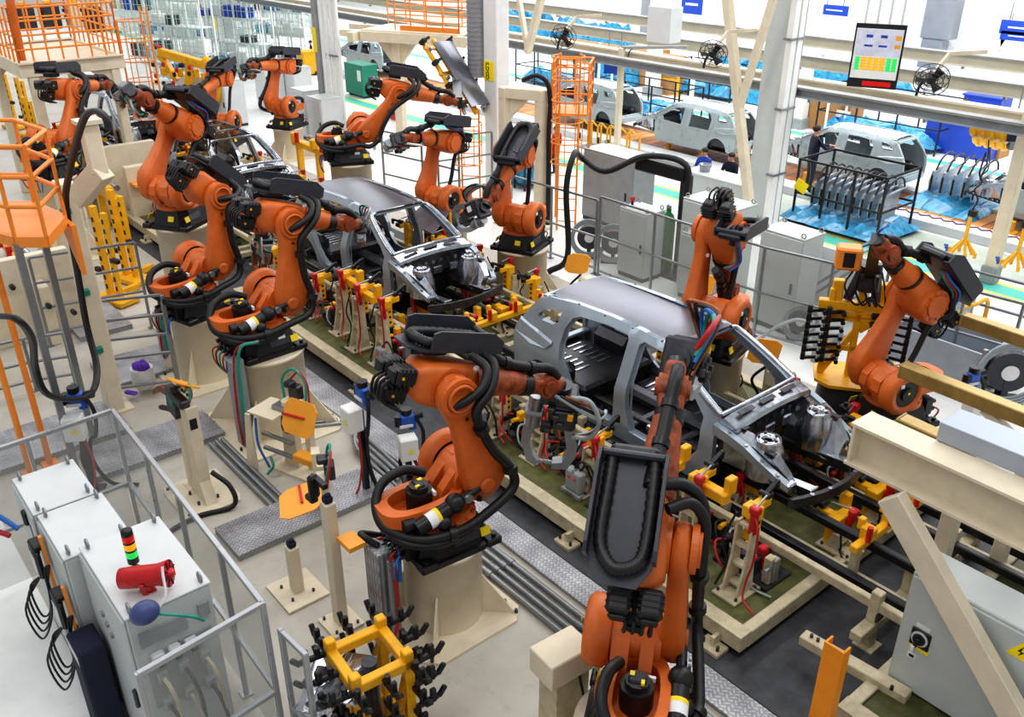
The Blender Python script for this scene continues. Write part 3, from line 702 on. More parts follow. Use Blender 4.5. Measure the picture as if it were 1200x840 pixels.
def car_parts():
    if _C: return _C
    for s, nm in ((-1, 'L'), (1, 'R')):
        b = skin(OUT, [FD, RD, QW], s, .085)
        # flange ring inside each door opening (recessed second step)
        b.use(BODY)
        for hole, sc in ((FD, .94), (RD, .94)):
            cx = sum(p[0] for p in hole)/len(hole); cz = sum(p[1] for p in hole)/len(hole)
            n = len(hole); vs = []
            for p in hole: vs.append((p[0], s*(half(*p)-.085), p[1]-ZB))
            for p in hole: q = (cx+(p[0]-cx)*sc, cz+(p[1]-cz)*sc); vs.append((q[0], s*(half(*q)-.09), q[1]-ZB))
            b.add(vs, [(i, (i+1) % n, n+(i+1) % n, n+i) for i in range(n)])
        # tail lamp shelf
        sh = [(-2.15, 1.60), (-2.5, 1.66), (-3.02, 1.70), (-3.1, 1.5), (-2.6, 1.46), (-2.25, 1.5)]
        vs = [(x, s*(half(x, z)+.004), z-ZB) for x, z in sh]+[(x+.03, s*(half(x, z)+.05), z-.03-ZB) for x, z in sh]
        b.add(vs, [(i, (i+1) % 6, 6+(i+1) % 6, 6+i) for i in range(6)]+[tuple(range(6, 12))])
        _C['side'+nm] = b.mesh('body_side')
        # doors for finished bodies
        fw = [(-.40, 1.45), (.55, 1.5), (.66, 1.66), (.28, 1.9), (.0, 2.06), (-.42, 2.1)]
        rw = [(-.82, 1.45), (-.8, 2.1), (-1.25, 2.11), (-1.72, 2.06), (-1.86, 1.86), (-1.84, 1.45)]
        big = lambda h, k: [(sum(q[0] for q in h)/len(h)*(1-k)+p[0]*k, sum(q[1] for q in h)/len(h)*(1-k)+p[1]*k) for p in h]
        _C['fdoor'+nm] = skin(big(FD, 1.03), [fw], s, .05, off=.012, grid=.16).mesh('door')
        _C['rdoor'+nm] = skin(big(RD, 1.03), [rw], s, .05, off=.012, grid=.16).mesh('door')
    # roof
    b = B(ROOFM); nx, ny = 22, 14; vs = []; fs = []
    def rz(x, t): return 2.235+.045*(1-t*t)-.02*((x+1.2)/1.25)**2*(1 if x > -1.2 else 2.2)-ZB
    for i in range(nx+1):
        x = .03-2.56*i/nx
        for j in range(ny+1):
            t = -1+2*j/ny
            g = .008 if abs(abs(t)-.84) < .05 else 0
            xx = x+(.07*(1-t*t) if i == 0 else 0)
            vs.append((xx, t*(.615-.02*abs(x+1.2)/1.2), rz(x, t)-g))
    for i in range(nx):
        for j in range(ny): k = i*(ny+1)+j; fs.append((k, k+1, k+ny+2, k+ny+1))
    b.add(vs, fs, True)
    b.use(BODY).bar((.0, -.6, 2.17-ZB), (.0, .6, 2.17-ZB), .1, .04); b.bar((-2.5, -.58, 2.13-ZB), (-2.5, .58, 2.13-ZB), .12, .05)
    b.use(DSTEEL)
    for s in (-1, 1):
        for x in (-.2, -.75, -1.3, -1.85, -2.4): b.cyl((x, s*.61, 2.235-ZB), (x, s*.61, 2.25-ZB), .018, n=8)
    _C['roof'] = b.mesh('roof_panel')
    # bare roof frame for the unroofed body: bows across
    b = B(BRIGHT)
    for x, z in ((.02, 2.2), (-.85, 2.22), (-1.7, 2.2), (-2.5, 2.13)): b.bar((x, -.62, z-ZB), (x, .62, z-ZB), .09, .035)
    _C['bows'] = b.mesh('roof_bows')
    # floor pan
    b = B(FLOORP); b.box((-.95, 0, .70-ZB), (3.8, 1.7, .03)); b.box((-.4, 0, .8-ZB), (2.6, .26, .2), b=.06)
    b.box((-1.75, 0, .86-ZB), (.5, 1.55, .28), b=.05); b.box((-2.5, 0, .92-ZB), (1.1, 1.05, .04)); b.box((.2, 0, .76-ZB), (.12, 1.6, .1), b=.02); b.box((-.55, 0, .76-ZB), (.12, 1.6, .1), b=.02)
    for s in (-1, 1): b.box((-2.3, s*.68, 1.0-ZB), (.9, .3, .5), b=.12)
    b.use(BRIGHT)
    for s in (-1, 1):
        for k in range(7): b.box((.75-.16*k, s*.45, .722-ZB), (.05, .3, .015)); b.box((-.72-.14*k, s*.5, .722-ZB), (.04, .26, .015))
        b.box((.5, s*.2, .75-ZB), (.3, .06, .08), b=.02); b.box((-.25, s*.62, .78-ZB), (.2, .08, .12), b=.02)
        for k in range(6): b.box((-2.1-.14*k, s*.24, .945-ZB), (.04, .3, .015)); b.cyl((-.1-.3*k, s*.75, .715-ZB), (-.1-.3*k, s*.75, .724-ZB), .035, n=10)
    _C['floor'] = b.mesh('floor_pan')
    # rear opening frame
    b = B(BODY)
    b.box((-3.06, 0, .86-ZB), (.1, 1.6, .26), b=.03); b.bar((-2.62, -.58, 2.1-ZB), (-2.62, .58, 2.1-ZB), .14, .06); b.box((-3.0, 0, 1.02-ZB), (.14, 1.5, .06), b=.02)
    for s in (-1, 1): b.tube([(-2.66, s*.62, 2.06-ZB), (-2.9, s*.72, 1.75-ZB), (-3.06, s*.76, 1.35-ZB), (-3.08, s*.76, 1.0-ZB)], .05, 6, 4)
    _C['tail'] = b.mesh('tail_frame')
    # firewall and cowl
    b = B(DSTEEL); b.loft([[(1.0, y, .7-ZB), (1.06, y, 1.0-ZB), (1.2, y, 1.2-ZB), (1.16, y, 1.5-ZB), (1.12, y, 1.62-ZB), (1.08, y, 1.62-ZB), (1.1, y, 1.4-ZB), (.96, y, .9-ZB)] for y in (-.8, -.3, .3, .8)], sm=False)
    b.use(BRIGHT)
    for k in range(9): y = -.7+.175*k; b.cyl((1.17, y, 1.4-ZB), (1.21, y, 1.4-ZB), .04, n=10)
    for y in (-.45, .1, .5): b.box((1.2, y, 1.22-ZB), (.06, .22, .16), b=.02)
    b.use(FLOORP).box((1.16, -.2, .95-ZB), (.16, .5, .3), b=.08)
    _C['firewall'] = b.mesh('firewall')
    b = B(BRIGHT); b.loft([[(.98, y, 1.68-ZB-.06*(y/.8)**2), (1.1, y, 1.74-ZB-.06*(y/.8)**2), (1.3, y, 1.68-ZB-.06*(y/.8)**2), (1.32, y, 1.62-ZB-.06*(y/.8)**2), (1.05, y, 1.6-ZB-.06*(y/.8)**2)] for y in [-.82+.164*k for k in range(11)]], sm=False)
    b.use(DSTEEL)
    for y in (-.5, -.05, .42): b.box((1.2, y, 1.735-ZB), (.07, .3, .012), R=Matrix.Rotation(.25, 3, 'Y'))
    _C['cowl'] = b.mesh('cowl')
    # windscreen frame lip
    b = B(BRIGHT)
    for s in (-1, 1): b.tube([(1.03, s*.8, 1.69-ZB), (.8, s*.79, 1.80-ZB), (.45, s*.74, 1.99-ZB), (.12, s*.66, 2.165-ZB), (.07, s*.55, 2.2-ZB)], .042, 8, 5)
    b.tube([(1.03, -.8, 1.69-ZB), (1.08, -.4, 1.73-ZB), (1.1, 0, 1.745-ZB), (1.08, .4, 1.73-ZB), (1.03, .8, 1.69-ZB)], .035, 8, 5)
    _C['screen'] = b.mesh('windscreen_frame')
    # engine bay: towers, shotguns, rails
    for s in (-1, 1):
        b = B(BRIGHT)
        b.lathe([(.25, 0), (.24, .25), (.2, .42), (.17, .5), (.17, .53), (.08, .53), (.06, .49)], (1.62, s*.56, 1.0-ZB), (0, 0, 1), 20, cap=False)
        b.loft([[(x, s*y, z-ZB) for x, y, z in q] for q in ([(1.15, .48, .95), (1.15, .82, 1.05), (1.15, .86, 1.55), (1.15, .7, 1.6)], [(1.45, .40, .95), (1.45, .72, 1.0), (1.45, .8, 1.48), (1.45, .62, 1.53)], [(1.85, .40, .95), (1.85, .70, .98), (1.85, .78, 1.4), (1.85, .62, 1.42)], [(2.05, .42, .95), (2.05, .6, .98), (2.05, .7, 1.2), (2.05, .6, 1.22)])], cap=True, sm=False)
        b.use(DSTEEL)
        for k in range(5): a = 2*pi*k/5; b.cyl((1.62+.12*cos(a), s*.56+.12*sin(a), 1.525-ZB), (1.62+.12*cos(a), s*.56+.12*sin(a), 1.55-ZB), .02, n=8)
        b.box((1.3, s*.66, 1.58-ZB), (.12, .1, .02)); b.box((1.78, s*.72, 1.45-ZB), (.14, .08, .02))
        _C['tower'+'LR'[s > 0]] = b.mesh('strut_tower')
        b = B(BODY)
        pth = [(1.0, .86, 1.58), (1.25, .88, 1.56), (1.5, .86, 1.48), (1.75, .84, 1.36), (1.98, .82, 1.26), (2.14, .76, 1.16)]
        secs = []
        for i, (x, y, z) in enumerate(pth):
            h = .15-.012*i; secs.append([(x, s*y-.04, z-h-ZB), (x, s*y+.04, z-h-ZB), (x, s*y+.05, z-ZB), (x, s*y-.05, z-ZB)])
        b.loft(secs, sm=False); b.use(BRIGHT)
        for i, (x, y, z) in enumerate(pth[1:]): b.cyl((x, s*y, z-.01-ZB), (x, s*y, z+.012-ZB), .028, n=8)
        b.box((2.12, s*.72, 1.12-ZB), (.1, .16, .12), b=.02)
        _C['shot'+'LR'[s > 0]] = b.mesh('fender_rail')
        b = B(DSTEEL); b.bar((1.0, s*.46, .84-ZB), (2.3, s*.46, .98-ZB), .1, .15, b=.015); b.use(BRIGHT)
        b.bar((1.2, s*.46, .945-ZB), (2.3, s*.46, 1.06-ZB), .13, .015); b.box((2.3, s*.46, .98-ZB), (.04, .16, .2), b=.01)
        for k in range(6): b.cyl((1.3+.16*k, s*.53, .88+.017*k-ZB), (1.3+.16*k, s*.545, .88+.017*k-ZB), .03, n=8)
        _C['rail'+'LR'[s > 0]] = b.mesh('front_rail')
    b = B(DSTEEL); secs = []
    for k in range(13):
        t = -1+k/6; x = 2.44-.2*t*t; y = .86*t
        secs.append([(x-.04, y, .93-ZB), (x+.04, y, .93-ZB), (x+.03, y, 1.06-ZB), (x-.03, y, 1.06-ZB)])
    b.loft(secs, sm=False); b.use(BRIGHT)
    for k in (2, 4, 8, 10): t = -1+k/6; b.cyl((2.44-.2*t*t, .86*t, 1.055-ZB), (2.44-.2*t*t, .86*t, 1.07-ZB), .03, n=8)
    _C['bumper'] = b.mesh('bumper_beam')
    return _C
def car_body(cx, cy, label, roof=True, doors=False, flip=False, group=None, front=True, name='car_body_shell', mats=None):
    C = car_parts(); t = thing(name, label, 'car body', (cx, cy, ZB), pi if flip else 0, group)
    def p(nm, k):
        me = C[k]
        if mats:
            key = k+'_m'
            if key not in C:
                me = C[k].copy()
                for i, m in enumerate(me.materials):
                    if m in mats: me.materials[i] = mats[m]
                C[key] = me
            me = C[key]
        return link(nm, me, t)
    p('body_side', 'sideL'); p('body_side', 'sideR')
    if roof: p('roof_panel', 'roof')
    else: p('roof_bows', 'bows')
    p('floor_pan', 'floor'); p('tail_frame', 'tail'); p('firewall', 'firewall'); p('cowl', 'cowl'); p('windscreen_frame', 'screen')
    for q in 'LR':
        p('strut_tower', 'tower'+q); p('fender_rail', 'shot'+q); p('front_rail', 'rail'+q)
        if doors: p('door', 'fdoor'+q); p('door', 'rdoor'+q)
    p('bumper_beam', 'bumper')
    return t
LY = 9.3
car_body(-7.0, LY, 'front grey car body shell with dark roof panel and open door frames')
car_body(-14.75, LY, 'middle grey car body shell with roof panel, front end facing the camera')
car_body(-22.5, LY, 'rear bare car body shell without roof panel, only bright roof bows', roof=False, mats={BODY: BRIGHT})
car_body(-30.2, LY, 'rearmost car body shell behind the left robots under the platform', roof=False, mats={BODY: BRIGHT})
# ================================================================== BODY LINE
def line_bed(x0, x1, label):
    t = thing('line_bed', label, 'conveyor bed', (x0, LY, 0), 0, None); Lx_ = x1-x0; w = 2.5
    b = B(OLIVE); b.box((Lx_/2, 0, .27), (Lx_-.3, w*2-.3, .04)); b.use(DSTEEL)
    random.seed(int(x0*10))
    for k in range(26): b.box((random.uniform(.1, Lx_-.1), random.uniform(-w+.3, w-.3), .296), (random.uniform(.08, .2), .05, .014))
    b.build('deck_plate', t)
    for s in (-1, 1):
        b = B(CREAMD); y = s*w
        b.box((Lx_/2, y, .21), (Lx_, .14, .2), b=.01); b.box((Lx_/2, y-s*.02, .32), (Lx_, .2, .025))
        b.build('side_beam', t)
    for x in (.07, Lx_-.07): b = B(CREAMD); b.box((x, 0, .21), (.14, w*2-.16, .22), b=.01); b.build('end_beam', t)
    for x in (.3, Lx_/2, Lx_-.3):
        for s in (-1, 1):
            b = B(CREAMD); b.box((x, s*(w+.16), .05), (.3, .22, .06), b=.01); b.box((x, s*(w+.12), .13), (.05, .14, .14)); b.use(DSTEEL)
            for k in (-.1, .1): b.cyl((x+k, s*(w+.2), .08), (x+k, s*(w+.2), .14), .02, n=8)
            b.build('foot', t)
    return t
for cx, nm in ((-7.0, 'front car'), (-14.75, 'middle car'), (-22.5, 'bare rear car'), (-30.2, 'rearmost car')):
    line_bed(cx-2.55, cx+2.9, 'olive decked line bed with cream side beams under the '+nm)
def shuttle(y, z, r, label, x0=-34, x1=-1.2):
    o = B(BLACK); o.bar((x0, y, z), (x1, y, z), r*2, r*2.4, b=r*.3)
    return tag(o.build('shuttle_bar'), label, 'shuttle bar')
shuttle(8.35, .52, .055, 'long black shuttle bar nearest the camera under the cars')
shuttle(8.75, .78, .05, 'long black shuttle bar under the near rail of the front car')
shuttle(9.75, .60, .05, 'long black shuttle bar under the middle of the cars')
shuttle(10.35, .52, .055, 'long black shuttle bar farthest from the camera under the cars')
for y, z, nm in ((8.05, .62, 'near lower'), (8.55, .40, 'near inner'), (10.05, .42, 'far inner'), (10.6, .62, 'far outer')):
    b = B(CREAMD); b.bar((-34, y, z), (-1.2, y, z), .09, .12, b=.01); tag(b.build('guide_rail'), 'long cream guide rail under the cars, the %s one' % nm, 'guide rail')
cross0 = None
for i, x in enumerate((-2.1, -3.3, -10.3, -11.4, -18.0, -19.1, -25.8)):
    if cross0 is None:
        cross0 = thing('cross_stand', '', 'support stand', (x, LY, 0), 0, 'cream cross stands carrying the guide rails')
        b = B(CREAMD); b.bar((0, -1.6, .34), (0, 1.6, .34), .14, .12, b=.01); b.build('crossbeam', cross0)
        for y in (-1.25, -.5, .5, 1.25):
            b = B(CREAMD); b.box((0, y, .4), (.12, .12, .8), b=.01); b.box((0, y, .02), (.24, .24, .04)); b.use(DSTEEL).box((.07, y, .5), (.03, .16, .1)); b.build('upright', cross0)
        o = cross0
    else: o = dup(cross0, (x, LY, 0))
    o['label'] = 'cream cross stand carrying guide rails, '+['nearest the orange post at bottom right', 'in front of the front car nose', 'behind the front car tail', 'in front of the middle car nose', 'behind the middle car tail', 'in front of the bare rear car', 'behind the bare rear car'][i]
# ---- clamp towers
FIX = {}
def fixture(x, y, rz, h, label, kind=0, sc=1.0):
    k = (kind, h)
    if k in FIX: return dup(FIX[k], (x, y, .29), rz, label)
    t = thing('clamp_tower', label, 'clamp tower', (x, y, .29), rz, None); FIX[k] = t
    b = B(CREAMD); b.box((0, .05, .02), (.34, .5, .04), b=.008); b.use(DSTEEL)
    for sx in (-1, 1):
        for sy in (-.13, .23): b.cyl((sx*.13, sy, .04), (sx*.13, sy, .07), .02, n=8)
    b.build('base_plate', t)
    # ladder post with open windows
    b = B(CREAMD)
    for sx in (-1, 1):
        b.prism([(-.1, .04), (.2, .04), (.16, h*.5), (.13, h), (.03, h), (.0, h*.5)], (sx*.1-.015, 0, 0), (0, 1, 0), (0, 0, 1), (.03, 0, 0))
    for q in range(4): z = .12+q*(h-.16)/3; b.box((0, .075, z), (.2, .13-.02*q, .035))
    b.build('post', t)
    b = B(YELLOW)
    b.box((0, .2, h-.06), (.15, .12, .5), b=.012); b.box((.0, .3, h+.16), (.12, .26, .1), b=.012); b.box((0, .16, h+.12), (.2, .16, .16), b=.012)
    if kind == 1: b.box((.22, .2, h+.05), (.4, .14, .14), b=.012); b.box((.38, .28, h+.2), (.1, .14, .22), b=.012)
    b.use(BLACK)
    for q in range(4): b.box((0, .262, h-.22+.1*q), (.05, .006, .04)); b.box((.077, .2, h-.22+.1*q), (.006, .04, .04))
    b.build('bracket', t)
    b = B(BLACK); b.box((0, .42, h+.2), (.07, .16, .09), b=.012); b.bar((0, .36, h+.24), (0, .56, h+.34), .05, .05); b.box((0, .58, h+.31), (.06, .05, .12), b=.01); b.cyl((-.07, .36, h+.26), (.07, .36, h+.26), .035, n=10); b.build('clamp_arm', t)
    b = B(RED); b.cyl((.08, .08, h-.1), (.12, .02, h+.22), .05, n=12); b.box((.12, .02, h+.26), (.12, .1, .1), b=.015); b.use(STEEL).cyl((.12, .02, h+.3), (.06, .3, h+.3), .014, n=8); b.build('cylinder', t)
    b = B(REDC); b.tube([(.14, 0, h+.2), (.24, -.06, h+.05), (.22, -.04, h*.6), (.16, -.02, h*.3), (.2, -.1, .1), (.4, -.16, .05)], .014, 6, 5); b.use(RUBBER).tube([(-.12, .02, h+.1), (-.2, -.06, h*.7), (-.14, -.02, h*.4), (-.2, -.1, .06)], .014, 6, 5); b.build('hose', t)
    return t
cn = {-7.0: 'the front car', -14.75: 'the middle car', -22.5: 'the bare rear car', -30.2: 'the rearmost car'}
for cx in cn:
    for dx, w in ((-2.3, 'by its rear wheel arch'), (-1.35, 'under its rear door'), (-.3, 'under its middle pillar'), (.75, 'under its front door edge'), (1.55, 'beside its near front wheel housing'), (2.35, 'at its near nose corner')):
        k = 1 if dx in (.75, 1.55) else 0
        fixture(cx+dx, 7.42 if dx < 1.2 else 7.3, 0, .62 if dx < .5 else 1.0, 'clamp tower on near side of %s, %s' % (cn[cx], w), k)
    for dx, w in ((-1.9, 'at its rear'), (-.6, 'at its middle'), (.7, 'at its front door'), (1.7, 'beside its far wheel housing'), (2.5, 'at its far nose corner')):
        fixture(cx+dx, 10.95, pi, .62, 'clamp tower on the far side of %s, %s' % (cn[cx], w), 0)
    for dx, y, w in ((1.2, 8.7, 'between its front rails, left'), (1.2, 9.9, 'between its front rails, right'), (2.75, 9.0, 'just ahead of its bumper beam, left'), (2.75, 9.9, 'just ahead of its bumper beam, right'), (-2.0, 9.3, 'under its floor pan')):
        fixture(cx+dx, y, pi/2 if dx > 2 else 0, .26, 'short yellow clamp stand of %s, %s' % (cn[cx], w), 1)
    # yellow crossbar unit in front of the nose
    t = thing('yellow_gauge_bar', 'yellow gauge bar with upright clamps ahead of the nose of %s' % cn[cx], 'gauge bar', (cx+3.15, LY, 0))
    b = B(YELLOW); b.bar((0, -.9, .86), (0, 1.6, .86), .1, .1, b=.01); b.build('bar', t)
    for y in (-.6, -.1, .5, 1.1):
        b = B(YELLOW); b.box((0, y, .96), (.16, .14, .18), b=.015); b.box((-.1, y, 1.05), (.08, .08, .16), b=.012); b.use(BLACK).box((.0, y+.08, 1.0), (.06, .04, .1)); b.use(RED).cyl((.06, y-.1, .92), (.06, y-.1, 1.12), .035, n=10); b.build('clamp', t)
    for y in (-.8, 1.5): b = B(CREAMD); b.box((0, y, .55), (.1, .1, .54), b=.01); b.build('post', t)
for cx in cn:
    for j, (dx, y, w) in enumerate(((-1.0, 8.2, 'under the rear door sill'), (.5, 8.2, 'under the front door sill'), (1.75, 8.15, 'under the near front wheel housing'), (1.75, 10.3, 'under the far front wheel housing'), (-.2, 9.9, 'under the far sill'), (-1.85, 7.75, 'on near deck edge by the rear wheel'), (-.8, 7.75, 'on near deck edge by the rear door'), (.2, 7.75, 'on near deck edge by the front door'), (2.2, 7.85, 'on near deck edge by the nose'))):
        x = cx+dx; t = thing('clamp_machine', 'dark clamp machine of %s, %s' % (cn[cx], w), 'clamp machine', (x, y, .29)); random.seed(int(cx*7)+j)
        b = B(DSTEEL); b.box((0, 0, .02), (.8, .5, .04)); b.box((0, 0, .16), (.3, .36, .26), b=.02); b.use(CREAMD).box((-.3, .1, .2), (.1, .12, .4), b=.01); b.box((.3, -.1, .2), (.1, .12, .4), b=.01); b.build('base', t)
        for k in range(4): b = B([BLACK, YELLOW, RED, STEEL][k]); xx = -.33+.22*k; hh_ = random.uniform(.25, .42); b.box((xx, random.uniform(-.15, .1), hh_*.6), (.1, .12, hh_), b=.015); b.cyl((xx, -.12, hh_*.8), (xx+.03, -.3, hh_*.9), .035, n=8); b.build('clamp', t)
        b = B(REDC)
        for k in range(3): b.use((REDC, RUBBER, GREYC)[k]); b.tube([(-.3+.2*k, -.1, .3), (-.36+.22*k, -.3, .34), (-.2+.2*k, -.42, .2), (.0+.15*k, -.36, .05), (.3+.1*k, -.3, .03)], .016, 6, 5)
        b.build('hose', t)
# low dark valve islands beside the bed
vi = None
for i, (u, v) in enumerate(((560, 505), (655, 590), (480, 418), (700, 560))):
    p = G(u, v, .3)
    if vi is None:
        vi = thing('junction_box', '', 'junction box', (p.x, 7.25, .29)); b = B(MGREY); b.box((0, 0, .22), (.2, .14, .32), b=.02); b.box((0, 0, .03), (.26, .2, .05)); b.use(LAMPR).cyl((0, -.072, .28), (0, -.085, .28), .02, n=8); b.build('housing', vi)
        b = B(RUBBER); b.tube([(0, .03, .38), (.1, .08, .5), (.25, .1, .3), (.35, .06, .05)], .018, 6, 5); b.build('cable', vi); o = vi
    else: o = dup(vi, (p.x, 7.25, .29))
    o['label'] = 'small grey junction box on the line bed edge, '+['behind the centre foreground robot forearm', 'below the rear door weld gun', 'between the two left front robots', 'nearest the charcoal hose tray'][i]
# ---- pit strip and tread floors
def slab(name, pts, z, mat, label, cat, th=.06):
    b = B(mat); b.prism([(p[0], p[1]) for p in pts], (0, 0, z-th), (1, 0, 0), (0, 1, 0), (0, 0, th)); o = b.build(name); tag(o, label, cat); return o
def walk(name, x0, y0, x1, y1, z, label):
    t = thing(name, label, 'walkway', ((x0+x1)/2, (y0+y1)/2, 0)); a, c = (x1-x0), (y1-y0)
    b = B(TREAD); b.box((0, 0, z-.012), (a, c, .024)); b.build('tread_sheet', t)
    b = B(MGREY)
    for s in (-1, 1): b.box((0, s*(c/2-.02), (z-.024)/2), (a, .03, z-.024)); b.box((s*(a/2-.02), 0, (z-.024)/2), (.03, c-.08, z-.024))
    b.build('side_skirt', t); return t
walk('tread_walkway', -9.2, 5.98, -1.0, 6.36, .06, 'long grey checker-plate walkway along the near edge of the front car line')
walk('tread_walkway', -17.5, 5.98, -9.4, 6.4, .06, 'grey checker-plate strip along the near edge of the middle car line')
walk('tread_walkway', -10.05, 3.15, -9.3, 5.55, .1, 'pale checker-plate cable ramp crossing the floor toward the centre robot')
walk('tread_walkway', -14.6, 1.2, -13.4, 3.2, .1, 'checker-plate platform under the white junction box behind the clear fence')
walk('tread_walkway', -13.2, 2.3, -12.3, 4.3, .1, 'checker-plate step between the fence corner and the broad pedestal')
walk('tread_walkway', -16.2, 3.4, -15.0, 5.0, .1, 'checker-plate platform under the purple cloth')
walk('tread_walkway', -20.0, 3.6, -17.4, 4.6, .1, 'checker-plate platform between the yellow rack and the left pedestals')
walk('tread_walkway', -6.6, 2.55, -4.6, 3.0, .08, 'checker-plate strip along the clear fence at bottom left')
o = slab('pit_strip', [(-34, 6.4), (-1, 6.4), (-1, 6.72), (-34, 6.72)], .03, DARKFL, '', '', .03); struct(o)
o = slab('line_pit_floor', [(-34, 6.72), (-1, 6.72), (-1, 12.0), (-34, 12.0)], .02, DARKFL, '', '', .02); struct(o)
# conduits on the floor
c0 = None
for i in range(4):
    b = B(STEEL); y = 5.46+.12*i
    b.cyl((-8.2+.1*i, y, .05), (-1.2, y, .05), .035, n=10)
    for x in (-7, -5.6, -4.2, -2.8): b.cyl((x-.04, y, .05), (x+.04, y, .05), .045, n=10)
    tag(b.build('steel_conduit'), 'steel conduit on the floor beside the long checker-plate walkway, %s' % ['nearest the camera', 'second from the camera', 'third from the camera', 'touching the walkway'][i], 'conduit', 'floor conduits beside the walkway')
for i in range(4):
    b = B(STEEL); x = -11.9+.13*i
    b.tube([(x-.4, 4.7, .06), (x-.2, 5.3, .06), (x+.1, 5.9, .06)], .035, 8, 4)
    b.tube([(x+.5, 5.95, .1), (x+1.0, 5.95-.1*i, .1), (x+2.2, 5.9-.1*i, .06)], .035, 8, 4)
    tag(b.build('steel_conduit'), 'bent steel conduit near the paddle stands, %s of four' % ['leftmost', 'second', 'third', 'rightmost'][i], 'conduit', 'bent conduits by the paddle stands')
for i in range(3):
    b = B(STEEL); b.cyl((-12.2, 4.0+.1*i, .05), (-9.9, 4.0+.1*i, .05), .035, n=10)
    tag(b.build('steel_conduit'), 'short straight steel conduit beside the weld gun stand, %s of three' % ['nearest', 'middle', 'farthest'][i], 'conduit', 'straight conduits by the gun stand')
# ================================================================== FENCES
def rail_fence(name, pts, zr, label, mat=STEEL, pw=.05, rr=.022, ztop=None, group=None, z0=0.0, panes=False, cat='fence'):
    p0 = Vector((*pts[0], z0)); t = thing(name, label, cat, p0, 0, group); zt = ztop or max(zr)
    for p in pts:
        b = B(mat); q = Vector((*p, z0))-p0; b.box(q+Vector((0, 0, zt/2)), (pw, pw, zt), b=.006); b.box(q+Vector((0, 0, .01)), (pw*2.4, pw*2.4, .02)); b.build('post', t)
    for a, c in zip(pts, pts[1:]):
        for z in zr:
            b = B(mat); b.bar(Vector((*a, z0+z))-p0, Vector((*c, z0+z))-p0, rr*2, rr*2, b=.004); b.build('rail', t)
        if panes:
            b = B(GLASS); d = (Vector(c)-Vector(a)).normalized()*.04
            A = Vector((*a, z0))-p0; C2 = Vector((*c, z0))-p0; n = Vector((-d.y, d.x, 0)).normalized()*.004; d = Vector((d.x, d.y, 0))
            A += d; C2 -= d
            lo, hi = Vector((0, 0, .12)), Vector((0, 0, zt-.04))
            b.add([A+lo-n, C2+lo-n, C2+hi-n, A+hi-n, A+lo+n, C2+lo+n, C2+hi+n, A+hi+n], [(0, 1, 2, 3), (7, 6, 5, 4), (0, 4, 5, 1), (3, 2, 6, 7), (0, 3, 7, 4), (1, 5, 6, 2)])
            b.build('pane', t)
    return t
# clear fence round the cabinets
rail_fence('clear_fence', [(-6.08, 1.08), (-6.2, 2.24), (-7.2, 2.27), (-8.35, 2.30), (-9.4, 2.33), (-10.6, 2.36), (-10.55, 1.35), (-10.5, .2), (-10.5, -1.2)], (.9, 1.98), 'clear panelled aluminium fence around the grey control cabinets', mat=ALU, pw=.05, rr=.025, ztop=2.0, panes=True)
rail_fence('clear_fence', [(-6.02, 2.30), (-5.62, 2.33)], (.8, 1.75), 'lower clear fence stub at the near corner of the cabinet fence', mat=ALU, ztop=1.78, panes=True)
# bar fence by the left robots
t = rail_fence('bar_fence', [(-14.6, 3.35), (-14.2, 4.3)], (.25, .8, 1.15, 1.5, 1.85), 'silver horizontal bar fence between the cream gantry post and the left pedestals', mat=STEEL, pw=.07)
rail_fence('bar_fence', [(-17.6, 3.1), (-17.2, 4.9)], (.3, .8, 1.3, 1.8), 'silver horizontal bar fence farther back behind the cream gantry post', mat=STEEL)
rail_fence('bar_fence', [(-16.0, .9), (-15.9, 2.4), (-15.7, 3.0)], (.2, .55, 1.0), 'low silver bar fence left of the cream gantry post', mat=STEEL)
rail_fence('bar_fence', [(-14.4, -.3), (-14.2, 1.3)], (.3, .9, 1.5, 2.1), 'silver bar fence at the left edge beside the orange ladder legs', mat=STEEL)
# rear fence between line and cabinets
rail_fence('rear_fence', [(-16.6, 13.6), (-15.0, 13.7), (-13.6, 13.8)], (.15, .9, 1.75), 'grey pipe fence in front of the hose reels', mat=STEEL)
rail_fence('rear_fence', [(-13.5, 13.8), (-11.9, 13.8), (-10.5, 13.82), (-9.2, 13.85), (-7.9, 14.1), (-7.9, 16.2)], (.12, .95, 1.85), 'clear panelled pipe fence in front of the tall grey cabinets', mat=STEEL, panes=True)
rail_fence('rear_fence', [(-6.9, 14.9), (-5.9, 15.0), (-5.0, 15.1), (-4.9, 16.3)], (.15, .95, 1.75), 'grey pipe fence in front of the grey parts crates at right', mat=STEEL)
rail_fence('rear_fence', [(-6.9, 16.6), (-5.2, 16.7), (-3.4, 16.8)], (.3, .9, 1.5), 'grey pipe fence behind the parts crates at right edge', mat=STEEL)
rail_fence('rear_fence', [(-19.4, 13.6), (-19.1, 15.2)], (.3, .9, 1.5, 2.1), 'silver bar fence left of the white portal frame at the back', mat=STEEL)
rail_fence('rear_fence', [(-21.5, 13.2), (-20.0, 13.5), (-18.6, 13.7)], (.2, .8, 1.4, 2.0), 'silver bar fence behind the top centre robot', mat=STEEL)
